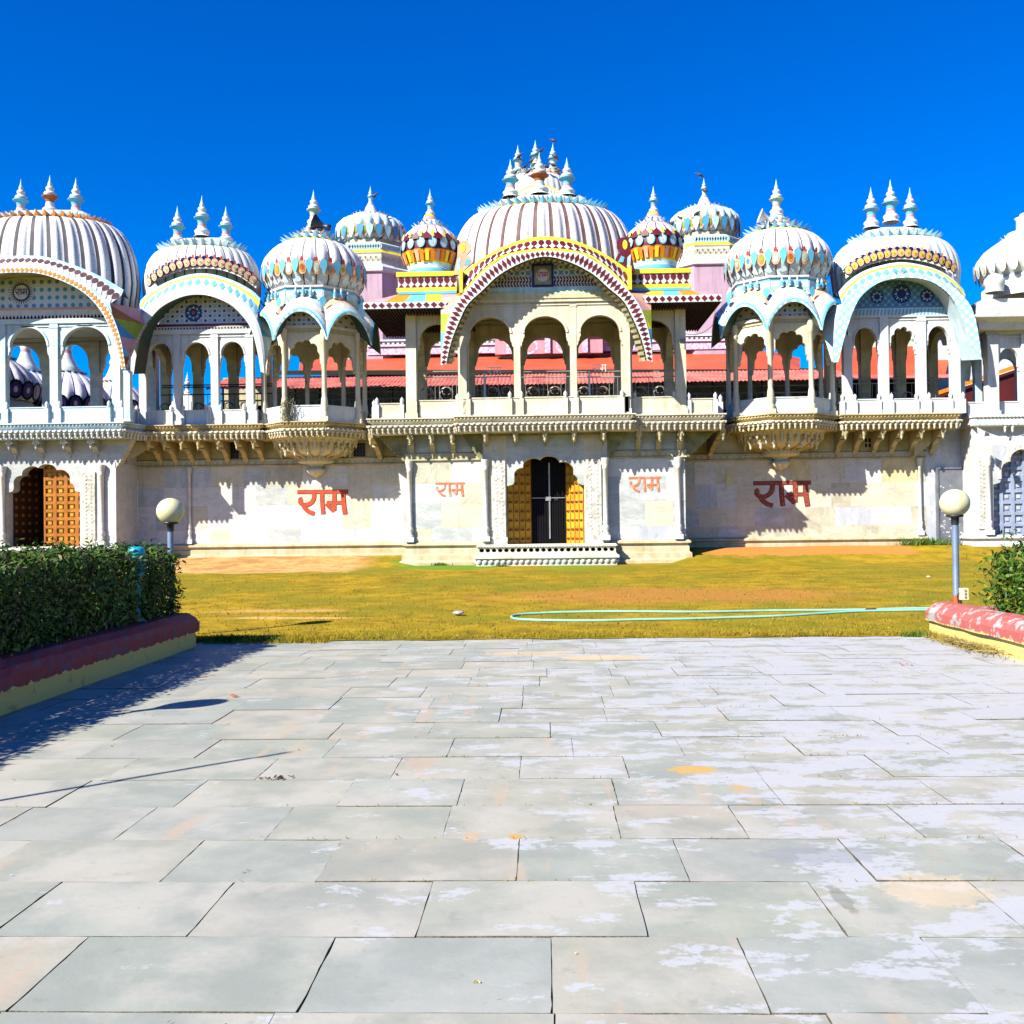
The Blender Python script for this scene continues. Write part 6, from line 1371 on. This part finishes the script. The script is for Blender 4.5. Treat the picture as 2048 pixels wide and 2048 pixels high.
# ================================================================== planter walls, hedges, lamps and small things
def paint_mat(name, top, under, zcut, patch, noise_s=3.0):
    """yellow plaster below, red cap paint above with a dripping edge, worn patches"""
    m = bpy.data.materials.new(name); m.use_nodes = True; t = m.node_tree; b = t.nodes['Principled BSDF']; L = t.links; b.inputs['Roughness'].default_value = .7
    tc = t.nodes.new('ShaderNodeTexCoord'); g = t.nodes.new('ShaderNodeNewGeometry'); s = t.nodes.new('ShaderNodeSeparateXYZ'); L.new(g.outputs['Position'], s.inputs[0])
    n = t.nodes.new('ShaderNodeTexNoise'); n.inputs['Scale'].default_value = noise_s; n.inputs['Detail'].default_value = 8; n.inputs['Roughness'].default_value = .65; L.new(g.outputs['Position'], n.inputs['Vector'])
    n2 = t.nodes.new('ShaderNodeTexNoise'); n2.inputs['Scale'].default_value = 11; n2.inputs['Detail'].default_value = 4
    mp = t.nodes.new('ShaderNodeMapping'); mp.inputs['Scale'].default_value = (1, 1, .18); L.new(g.outputs['Position'], mp.inputs[0]); L.new(mp.outputs[0], n2.inputs['Vector'])
    zc = math_(t, 'ADD', s.outputs[2], math_(t, 'MULTIPLY', math_(t, 'SUBTRACT', n2.outputs[0], .5), .13)); isr = sstep(t, zc, zcut-.006, zcut+.006)
    worn = math_(t, 'MULTIPLY', sstep(t, n.outputs[0], .52, .58), patch[1]); c = mixc(t, worn, top, patch[0])
    st = math_(t, 'MULTIPLY', sstep(t, n.outputs[0], .60, .64), .5); u = mixc(t, st, under, tuple(q*.45 for q in under))
    L.new(mixc(t, isr, u, c), b.inputs['Base Color'])
    bp = t.nodes.new('ShaderNodeBump'); bp.inputs['Strength'].default_value = .5; bp.inputs['Distance'].default_value = .02; L.new(n.outputs[0], bp.inputs['Height']); L.new(bp.outputs[0], b.inputs['Normal']); return m
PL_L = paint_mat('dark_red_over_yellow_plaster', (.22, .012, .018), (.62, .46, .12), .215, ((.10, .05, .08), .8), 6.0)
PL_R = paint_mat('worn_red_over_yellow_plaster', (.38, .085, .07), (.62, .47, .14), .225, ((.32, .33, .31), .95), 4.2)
def planter(name, label, xin, xout, ya, yb_, mt, s_):
    t = thing(name, ((xin+xout)/2, yb_, 0), label, 'planter wall', 'low painted planter walls beside the terrace')
    H = .44; rows = []
    # section (outward offset from the terrace face, z)
    sec = [(0, -.1), (0, .20), (-.05, .21), (-.055, .33), (.0, .40), (.10, H+.02), (.26, H+.03), (.36, H-.03), (.40, .33), (.40, -.1)]
    n = 46; b = MB(); rr = random.Random(9)
    for i in range(n+1):
        y = ya+(yb_-ya)*i/n; rows.append([(xin+s_*p[0]+rr.uniform(-.006, .006), y+rr.uniform(-.004, .004), p[1]+rr.uniform(-.006, .006)) for p in sec])
    b.grid(rows, mt, smooth=False); b.face(rows[-1], mt); b.face(rows[0][::-1], mt)
    b.box(xin+s_*.40, xout, yb_-.40, yb_-.02, -.1, .40, mt); b.build('coping_wall', t)
    b = MB(); b.face([(xin+s_*.3, ya, .3), (xout+s_*1.5, ya, .3), (xout+s_*1.5, yb_-.3, .3), (xin+s_*.3, yb_-.3, .3)], SOIL); b.build('soil', t); return t
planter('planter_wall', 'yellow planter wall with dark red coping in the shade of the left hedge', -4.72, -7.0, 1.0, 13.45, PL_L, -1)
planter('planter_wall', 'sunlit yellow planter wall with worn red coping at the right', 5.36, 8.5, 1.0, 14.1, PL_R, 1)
def leafx(cols):
    def f(t, out, tc):
        g = t.nodes.new('ShaderNodeNewGeometry'); r = t.nodes.new('ShaderNodeValToRGB'); t.links.new(g.outputs['Random Per Island'], r.inputs[0])
        while len(r.color_ramp.elements) < len(cols): r.color_ramp.elements.new(.5)
        for e, (p, c) in zip(r.color_ramp.elements, cols): e.position = p; e.color = (*c, 1)
        return mixc(t, .6, out, r.outputs[0])
    return f
LEAF = gmat('hedge_leaves', [(.25, (0.011, 0.030, 0.005)), (.45, (0.023, 0.066, 0.008)), (.56, (0.046, 0.106, 0.010)), (.66, (0.106, 0.132, 0.020)), (.78, (0.132, 0.066, 0.040))], 1.6, detail=10, bump=0, rough=.5,
    extra=leafx([(0, (0.013, 0.040, 0.007)), (.4, (0.033, 0.086, 0.010)), (.7, (0.079, 0.145, 0.017)), (.86, (0.145, 0.158, 0.040)), (.95, (0.172, 0.086, 0.053)), (1, (0.198, 0.158, 0.106))]))
LEAF2 = gmat('bush_leaves', [(.25, (0.010, 0.033, 0.005)), (.45, (0.023, 0.073, 0.008)), (.62, (0.059, 0.112, 0.008)), (.78, (0.211, 0.198, 0.013)), (.9, (0.198, 0.185, 0.026))], 2.2, detail=8, bump=0, rough=.45, extra=leafx([(0, (0.013, 0.046, 0.007)), (.45, (0.040, 0.099, 0.010)), (.75, (0.092, 0.145, 0.013)), (.92, (0.264, 0.238, 0.020)), (1, (0.224, 0.185, 0.053))]))
TWIG = mat('dry_twigs', (.16, .12, .08), var=.3)
HCORE = mat('dark_core_twigs', (.02, .03, .012), var=.3)  # dark twig colour of the solid core inside the leaves
def foliage(name, par, x0, x1, y0, y1, z0, z1, n, mt, seed, size=.045, rough_=.07, twigs=300, wild=.0):
    rr = random.Random(seed); b = MB(); import mathutils
    def wob(p): return mathutils.noise.noise(Vector(p)*1.7)*rough_*1.6+mathutils.noise.noise(Vector(p)*5.1)*rough_
    areas = [((y1-y0)*(z1-z0), 'x0'), ((y1-y0)*(z1-z0), 'x1'), ((x1-x0)*(y1-y0), 'z1'), ((x1-x0)*(z1-z0), 'y0'), ((x1-x0)*(z1-z0), 'y1')]
    tot = sum(a for a, _ in areas)
    for _ in range(n):
        q = rr.random()*tot
        for a, f in areas:
            if q < a: break
            q -= a
        p = Vector((rr.uniform(x0, x1), rr.uniform(y0, y1), rr.uniform(z0, z1))); d = abs(rr.gauss(0, .07)) 
        nr = {'x0': (-1, 0, 0), 'x1': (1, 0, 0), 'z1': (0, 0, 1), 'y0': (0, -1, 0), 'y1': (0, 1, 0)}[f]; nr = Vector(nr)
        w_ = wob(p)+rr.random()**6*wild
        if f[0] == 'x': p.x = (x0 if f == 'x0' else x1)
        elif f[0] == 'y': p.y = (y0 if f == 'y0' else y1)
        else: p.z = z1
        p += nr*(w_-d)
        a = Vector((rr.gauss(0, 1), rr.gauss(0, 1), rr.gauss(.3, 1))).normalized(); m_ = (nr*.8+Vector((rr.gauss(0, .6), rr.gauss(0, .6), rr.gauss(.2, .6)))).normalized(); a = (a-m_*a.dot(m_)).normalized(); c = a.cross(m_)
        L_ = size*rr.uniform(.6, 1.25); W_ = L_*rr.uniform(.28, .42)
        b.face([p-a*L_, p+c*W_-a*L_*.1, p+a*L_, p-c*W_-a*L_*.1], mt)
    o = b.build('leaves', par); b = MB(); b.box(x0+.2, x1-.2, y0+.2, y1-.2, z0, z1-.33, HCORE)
    for _ in range(twigs):
        p = Vector((rr.choice((x0, x1)), rr.uniform(y0, y1), rr.uniform(z0+.3, z1))) if rr.random() < .5 else Vector((rr.uniform(x0, x1), rr.uniform(y0, y1), z1))
        q = p+Vector((rr.gauss(0, .09), rr.gauss(0, .09), rr.gauss(.03, .06))); p = p-Vector((0, 0, .05)); b.tube([p, q], .003, TWIG, n=3, caps=False)
    b.build('branches', par)
hl = thing('clipped_hedge', (-5.7, 9, .3), 'long clipped dark green hedge along the left planter wall', 'hedge', 'hedges beside the terrace')
foliage('leaves', hl, -6.5, -5.0, 4.0, 13.5, .33, 1.27, 76000, LEAF, 21, size=.042, rough_=.09, twigs=1500, wild=.15)
hr_ = thing('clipped_hedge', (7, 13, .3), 'bushy green and yellow hedge behind the right lamp post', 'hedge', 'hedges beside the terrace')
foliage('leaves', hr_, 6.15, 7.9, 11.2, 13.75, .33, 1.16, 26000, LEAF2, 22, size=.05, rough_=.10, twigs=350, wild=.35)
# globe lamps
GLOBE = mat('cream_globe_plastic', (.80, .74, .42), var=.02, rough=.35, bump=.03)
POLE = mat('galvanised_pole', (.20, .27, .36), rough=.5, metal=.3)
def lamp(x, y, z0, zc, label):
    t = thing('globe_lamp', (x, y, z0), label, 'lamp', 'globe lamps round the terrace')
    b = MB(); b.lathe((x, y, 0), [(.048, z0), (.048, z0+.16, None), (.044, z0+.17), (.044, zc-.19)], 16, POLE); b.build('pole', t)
    b = MB(); b.lathe((x, y, 0), [(.05, z0-.02), (.052, z0+.10), (.045, z0+.13)], 16, DKOR); b.build('base_sleeve', t)
    b = MB(); b.lathe((x, y, 0), [(.05, zc-.30), (.055, zc-.20), (.11, zc-.19), (.115, zc-.165), (.0, zc-.16)], 16, IRON); b.build('collar', t)
    b = MB(); b.lathe((x, y, zc), [(.20*math.sin(a), -.20*math.cos(a)*.96) for a in [PI*k/16 for k in range(17)]], 28, GLOBE); b.build('globe', t); return t
p = ray(1911, 1006); yl_ = 14.0; lamp(PX(1911, yl_, 1100), yl_, .44, PZ(1006, yl_, 1911), 'globe lamp on the right planter wall with an electrical box beside it')
yl_ = 14.6; lamp(PX(341, yl_, 1060), yl_, .1, PZ(1022, yl_, 341), 'globe lamp standing behind the far end of the left hedge')
lamp(-5.0, 7.45, .1, 1.85, 'globe lamp rising from the left hedge just outside the picture')
t = thing('thin_pole', (-5.15, 4.15, 0), 'thin bare metal pole left of the terrace, outside the picture', 'pole'); b = MB(); b.lathe((-5.15, 4.15, 0), [(.02, 0), (.02, 3.4), (.0, 3.42)], 8, POLE); b.lathe((-5.15, 4.15, 0), [(.06, .3), (.06, .34), (.0, .35)], 8, POLE); b.build('pole', t)
# switch box beside the right lamp
x, z = PX(1929, 13.9, 1188), PZ(1188, 13.9, 1929); t = thing('socket_box', (x, 13.9, z-.1), 'cream electrical switch box on a stub post beside the right lamp', 'switch box')
b = MB(); b.box(x-.055, x+.055, 13.9, 13.95, z-.08, z+.08, CR1); b.build('case', t)
b = MB()
for i in (0, 1, 2): b.lathe((0, 0, 0), [(0, 0)], 3, CR2) if False else b.plate((x+.015, 13.9, z+.045-.045*i), (0, -1, 0), (0, 0, 1), circ(8, .018), OLIVE, .006)
b.build('knob', t); b = MB(); b.tube([(x-.04, 13.93, z-.08), (x-.03, 13.93, z-.14), (x-.035, 13.93, .42)], .012, IRON); b.tube([(x-.05, 13.93, z+.02), (x-.08, 13.94, z-.02), (x-.06, 13.95, .43)], .006, IRON, n=4); b.build('cable', t)
# turquoise ribbed garden light in the left hedge
TURQ = mat('turquoise_plastic', (.01, .36, .48), rough=.4)
yt = 12.3; x = PX(273, yt, 1150); zt_ = PZ(1093, yt, 273); t = thing('garden_bollard_light', (x, yt, .44), 'turquoise ribbed bollard light half buried in the left hedge', 'bollard light')
b = MB(); pr = [(0, zt_), (.07, zt_-.005), (.10, zt_-.03), (.105, zt_-.07)]; z = zt_-.07
for i in range(6): pr += [(.108, z-.01), (.108, z-.03), (.088, z-.035), (.088, z-.045)]; z -= .045
pr += [(.095, z-.02), (.05, z-.05), (.0, z-.05)]
b.lathe((x, yt, 0), pr, 20, TURQ); b.build('ribbed_head', t); b = MB(); b.lathe((x, yt, 0), [(.05, z-.04), (.045, .5), (.09, .48), (.09, .44)], 12, TURQ); b.build('post', t)
# garden hose
HOSE = mat('pale_green_hose', (.30, .66, .50), rough=.35, var=.1)
def g2(u, v): p = GL(u, v); return (p.x, p.y, lawn_h(p.x, p.y)+.02)
t = thing('garden_hose', g2(1400, 1230), 'pale green garden hose looped on the lawn', 'hose')
up = [(1890, 1219), (1800, 1220), (1742, 1222), (1640, 1222), (1550, 1222), (1480, 1224), (1400, 1227), (1310, 1227), (1250, 1226), (1180, 1226), (1110, 1227), (1060, 1229), (1030, 1231), (1020, 1235), (1030, 1239), (1060, 1241), (1120, 1243), (1200, 1244), (1290, 1241), (1380, 1240), (1470, 1237), (1560, 1235), (1620, 1231), (1690, 1226), (1742, 1224), (1800, 1223), (1890, 1222)]
P = [Vector(g2(*q)) for q in up]; S = []
for a, c in zip(P[:-1], P[1:]):
    for k in range(4): S.append(a.lerp(c, k/4))
S.append(P[-1])
for _ in range(4): S = [S[0]]+[(S[i-1]+S[i]*2+S[i+1])/4 for i in range(1, len(S)-1)]+[S[-1]]
b = MB(); b.tube(S, .021, HOSE, n=8); b.build('hose', t)
b = MB(); b.tube([Vector(g2(1732, 1223.4)), Vector(g2(1752, 1223))], .035, IRON, n=8); b.build('joint', t)
# rocks, litter
STONE = mat('pale_rock', (.55, .52, .50), col2=(.34, .31, .30), scale=9, bump=.6)
def rock(name, pos, s, mt, label, cat, seed=1, flat=.6):
    rr = random.Random(seed); b = MB(); rows = []
    for i in range(6):
        a = PI*i/5; rows.append([(pos[0]+s*math.sin(a)*math.cos(2*PI*k/8)*rr.uniform(.75, 1.1), pos[1]+s*math.sin(a)*math.sin(2*PI*k/8)*rr.uniform(.75, 1.1), pos[2]+s*flat*(.5-math.cos(a)*.5)*rr.uniform(.9, 1.05)) for k in range(8)])
    b.grid(rows, mt, wrap=True, smooth=False); return tag(b.build(name), label, cat)
rock('rock', g2(917, 1231), .11, STONE, 'pale broken rock lying on the lawn', 'rock', 3)
rock('pebble', g2(1857, 1157), .05, W1, 'small white pebble on the lawn left of the right lamp', 'pebble', 5, .9)
MAG = mat('magenta_petal', (.60, .02, .22), rough=.5); DLEAF = mat('dry_brown_leaf', (.11, .06, .035), col2=(.22, .14, .07), scale=20); YFL = mat('yellow_blossom', (.80, .62, .20), var=.1)
def crumple(name, u, v, s, n, mt, label, cat, seed, group=None, z=None, spread=1.0):
    rr = random.Random(seed); p = G(u, v) if z is None else Vector(g2(u, v)); b = MB()
    for i in range(n):
        c = p+Vector((rr.gauss(0, s*.7*spread), rr.gauss(0, s*.5), s*.12+rr.random()*s*.35)); a = Vector((rr.gauss(0, 1), rr.gauss(0, 1), rr.gauss(0, .5))).normalized()*s*.55; d = Vector((rr.gauss(0, 1), rr.gauss(0, 1), rr.gauss(0, .7))).normalized()*s*.35
        b.face([c-a, c+d, c+a*.9], mt); b.face([c-a, c-d*.8, c+a*.9], mt)
    return tag(b.build(name), label, cat, group)
crumple('dry_leaves', 555, 1558, .035, 22, DLEAF, 'clump of curled brown leaves on the paving at the left', 'dry leaves', 1, spread=2.2)
crumple('bougainvillea_bract', 1810, 1331, .045, 7, MAG, 'fallen magenta bract on the far right of the paving', 'petal', 2)
crumple('bougainvillea_bract', 1396, 1272, .04, 5, DRED, 'dark red bract on the edge of the lawn', 'petal', 3)
crumple('yellow_blossom', 952, 1965, .014, 6, YFL, 'tiny yellow blossom on the front paving slab', 'blossom', 4)
crumple('dry_leaf', 493, 1744, .014, 5, DLEAF, 'tiny brown seed pod on the third row of slabs', 'dry leaf', 5)
crumple('dry_leaf', 794, 1550, .02, 5, DLEAF, 'small curled leaf beside a slab joint', 'dry leaf', 6)
crumple('dry_leaf', 472, 1394, .05, 6, DKOR, 'flat rusty leaf near the shadow of the globe lamp', 'dry leaf', 7)
crumple('yellow_blossom', 81, 1466, .03, 5, YFL, 'pale yellow blossom in the hedge shadow', 'blossom', 8)
STRAW = mat('dry_straw', (.50, .38, .14), var=.2)
rr = random.Random(8); b = MB()
for i in range(150):
    c = Vector((5.25+rr.gauss(0, .09), 12.6+rr.gauss(0, .45), .02+rr.random()*.07)); a = rr.gauss(1.4, .5); L_ = rr.uniform(.08, .25); d = Vector((math.cos(a), math.sin(a), rr.gauss(0, .15)))*L_; b.tube([c-d, c+d], .0035, STRAW, n=3, caps=False)
tag(b.build('straw_heap'), 'loose dry straw at the foot of the right planter wall', 'straw', kind='stuff')
rr = random.Random(12); b = MB()
for i in range(260):
    x, y = rr.uniform(-4.5, 5.2), 2.5+rr.random()**1.2*11.3; s_ = rr.uniform(.004, .012)*(1 if y < 7 else 1.8); a = rr.uniform(0, PI); c = Vector((x, y, .007)); d = Vector((math.cos(a), math.sin(a), .1))*s_; e = Vector((-math.sin(a), math.cos(a), .3))*s_*.4
    b.face([c-d, c+e, c+d], rr.choice([DLEAF, DLEAF, TWIG, W1, CR2]))
tag(b.build('leaf_crumbs'), 'tiny scattered crumbs of leaf and grit on the paving', 'litter', kind='stuff')
# bunting at the right gate
P0 = Vector((PX(1946, 31.9, 850), 31.9, PZ(850, 31.9, 1946))); P1 = Vector((PX(2075, 31.9, 850), 31.9, PZ(858, 31.9, 2060))); t = thing('bunting', P0, 'string of small white paper flags over the right gate', 'bunting')
b = MB(); S = [P0.lerp(P1, k/16)+Vector((0, 0, -.32*math.sin(PI*k/16))) for k in range(17)]; b.tube(S, .006, W1, n=4); b.build('string', t)
for i, k in enumerate((1, 4, 7, 10, 13)):
    b = MB(); q, q2 = S[k], S[k+2]; dn = Vector((0, -.05*(i % 2), -.30)); b.face([q, q2, q2+dn+Vector((-.05, 0, 0)), q+dn*.9+Vector((.04, .03, 0))], W1); b.build('flag', t)
# twigs of a nest on the left kiosk, loudspeakers
x, Y_ = PX(575, 31.25, 800), 31.25; rr = random.Random(6); b = MB()
for i in range(90): c = Vector((x+rr.gauss(0, .09), Y_+rr.gauss(0, .05), PZ(822, Y_, 575)+rr.uniform(-.35, .3))); d = Vector((rr.gauss(0, .06), rr.gauss(0, .04), rr.gauss(0, .13))); b.tube([c-d, c+d], .008, rr.choice([TWIG, OLIVE, DGRN]), n=3, caps=False)
tag(b.build('bird_nest'), 'straggling nest of green and brown twigs on the left kiosk column', 'nest')
def speaker(u, v, Y_, mt, label, sc=1.0):
    x, z = PX(u, Y_, v), PZ(v, Y_, u); t = thing('horn_speaker', (x, Y_, z), label, 'loudspeaker', 'horn loudspeakers on the roofs'); b = MB(); b.M = Matrix.Translation((x, Y_, z)) @ Matrix.Rotation(R(-70), 4, 'Y') @ Matrix.Scale(sc, 4)
    b.lathe((0, 0, 0), [(0, -.25), (.09, -.24), (.09, -.1), (.05, -.08), (.07, .0), (.13, .12), (.24, .26), (.25, .27), (.22, .27), (.05, .05), (0, .04)], 18, mt); b.build('horn', t); b = MB(); b.box(x-.03, x+.03, Y_-.03, Y_+.03, z-.35*sc, z-.05, mt); b.build('bracket', t)
speaker(645, 451, 32.6, IRON, 'black horn loudspeaker on the shoulder of the left kiosk dome', 1.15); speaker(1535, 437, 32.6, W1, 'white horn loudspeaker on the shoulder of the right kiosk dome', 1.0)
# odds and ends on the facade: a drooping cable and two small floodlights
a, c = Vector((PX(1371, 31.0, 668), 31.0, PZ(668, 31.0, 1371))), Vector((PX(1448, 31.6, 622), 31.6, PZ(622, 31.6, 1448))); b = MB(); b.tube([a.lerp(c, k/12)-Vector((0, 0, .28*math.sin(PI*k/12))) for k in range(13)], .010, IRON, n=5)
tag(b.build('cable'), 'black cable drooping between the central pavilion and the right kiosk', 'cable')
for u, v, lb in ((1366, 683, 'small black floodlight on the right outer column of the central pavilion'), (1276, 690, 'small black floodlight by the lace parapet right of centre')):
    Yq = 30.8 if u > 1300 else 43.6; x, z = PX(u, Yq, v), PZ(v, Yq, u); t = thing('floodlight', (x, Yq, z), lb, 'floodlight', 'small floodlights'); k = Yq/30.8
    b = MB(); b.box(x-.09*k, x+.07*k, Yq-.12, Yq-.02, z-.07*k, z+.07*k, IRON); b.build('case', t); b = MB(); b.tube([(x, Yq-.02, z), (x, Yq+.2, z+.05)], .02, IRON, n=6); b.build('arm', t)
# pigeons
PGN = mat('pigeon_feathers', (.07, .075, .10), col2=(.03, .03, .045), scale=12, rough=.5)
def pigeon0():
    b = MB(); b.lathe((0, 0, 0), [(0, 0)], 3, PGN) if False else None
    b.M = Matrix.Rotation(R(60), 4, 'Y'); b.lathe((0, 0, 0), [(0, -.16), (.03, -.14), (.07, -.06), (.085, .02), (.06, .10), (.035, .13), (.045, .17), (.04, .21), (0, .235)], 10, PGN)
    b.face([(-.03, -.03, -.12), (-.03, .03, -.12), (.02, .045, -.30), (.02, -.045, -.30)], PGN); b.M = None; b.tube([(.2, 0, .13), (.25, 0, .115)], [.012, .003], DKOR, n=5)
    for s_ in (-.025, .025): b.tube([(0, s_, -.06), (0, s_, -.14)], .007, DKOR, n=4)
    return b
spots = [(716, 438, 45, 'left rear tower dome'), (725, 434, 45, 'left rear tower dome'), (771, 436, 45, 'left rear tower dome'), (776, 444, 45, 'left rear tower dome'), (800, 457, 45.6, 'left rear tower dome'), (761, 475, 42.6, 'left rear tower dome'), (798, 484, 43, 'left rear tower dome'), (748, 392, 46, 'left rear tower dome'), (710, 447, 45, 'left rear tower dome'),
         (1038, 312, 46.7, 'rear central dome'), (1080, 302, 46.7, 'rear central dome'), (1110, 312, 46.7, 'rear central dome'), (1048, 334, 46.5, 'rear central dome'), (1056, 343, 46, 'rear central dome'), (1092, 333, 46, 'rear central dome'), (1106, 330, 46.5, 'rear central dome'), (1118, 340, 46.5, 'rear central dome'), (1062, 322, 46.7, 'rear central dome'), (1030, 345, 46.5, 'rear central dome'), (1107, 281, 46.9, 'rear central dome'),
         (1411, 381, 45.8, 'right rear tower dome'), (1400, 350, 46, 'right rear tower dome'), (1363, 437, 45, 'right rear tower dome'), (1457, 441, 45, 'right rear tower dome'), (1345, 446, 45.4, 'right rear tower dome'), (1481, 478, 45, 'right rear tower dome'), (1393, 427, 44.5, 'right rear tower dome'), (1430, 428, 44.5, 'right rear tower dome')]
pg = pigeon0().build('pigeon'); rr = random.Random(3)
where = ['on the crown petals', 'low on the ribbed shoulder', 'clinging to the spire', 'among the other birds', 'near the top ring']
for i, (u, v, Y_, w_) in enumerate(spots):
    o = pg if i == 0 else pg.copy()
    if i: COL.objects.link(o)
    xx, zz = px(u, v, Y_); o.location = (xx, Y_, zz); o.rotation_euler = (0, 0, rr.choice((0, PI, .6, 2.6, -.5))); o.scale = (.95,)*3
    tag(o, 'dark pigeon perched on the '+w_, 'pigeon', 'pigeons on the '+w_)
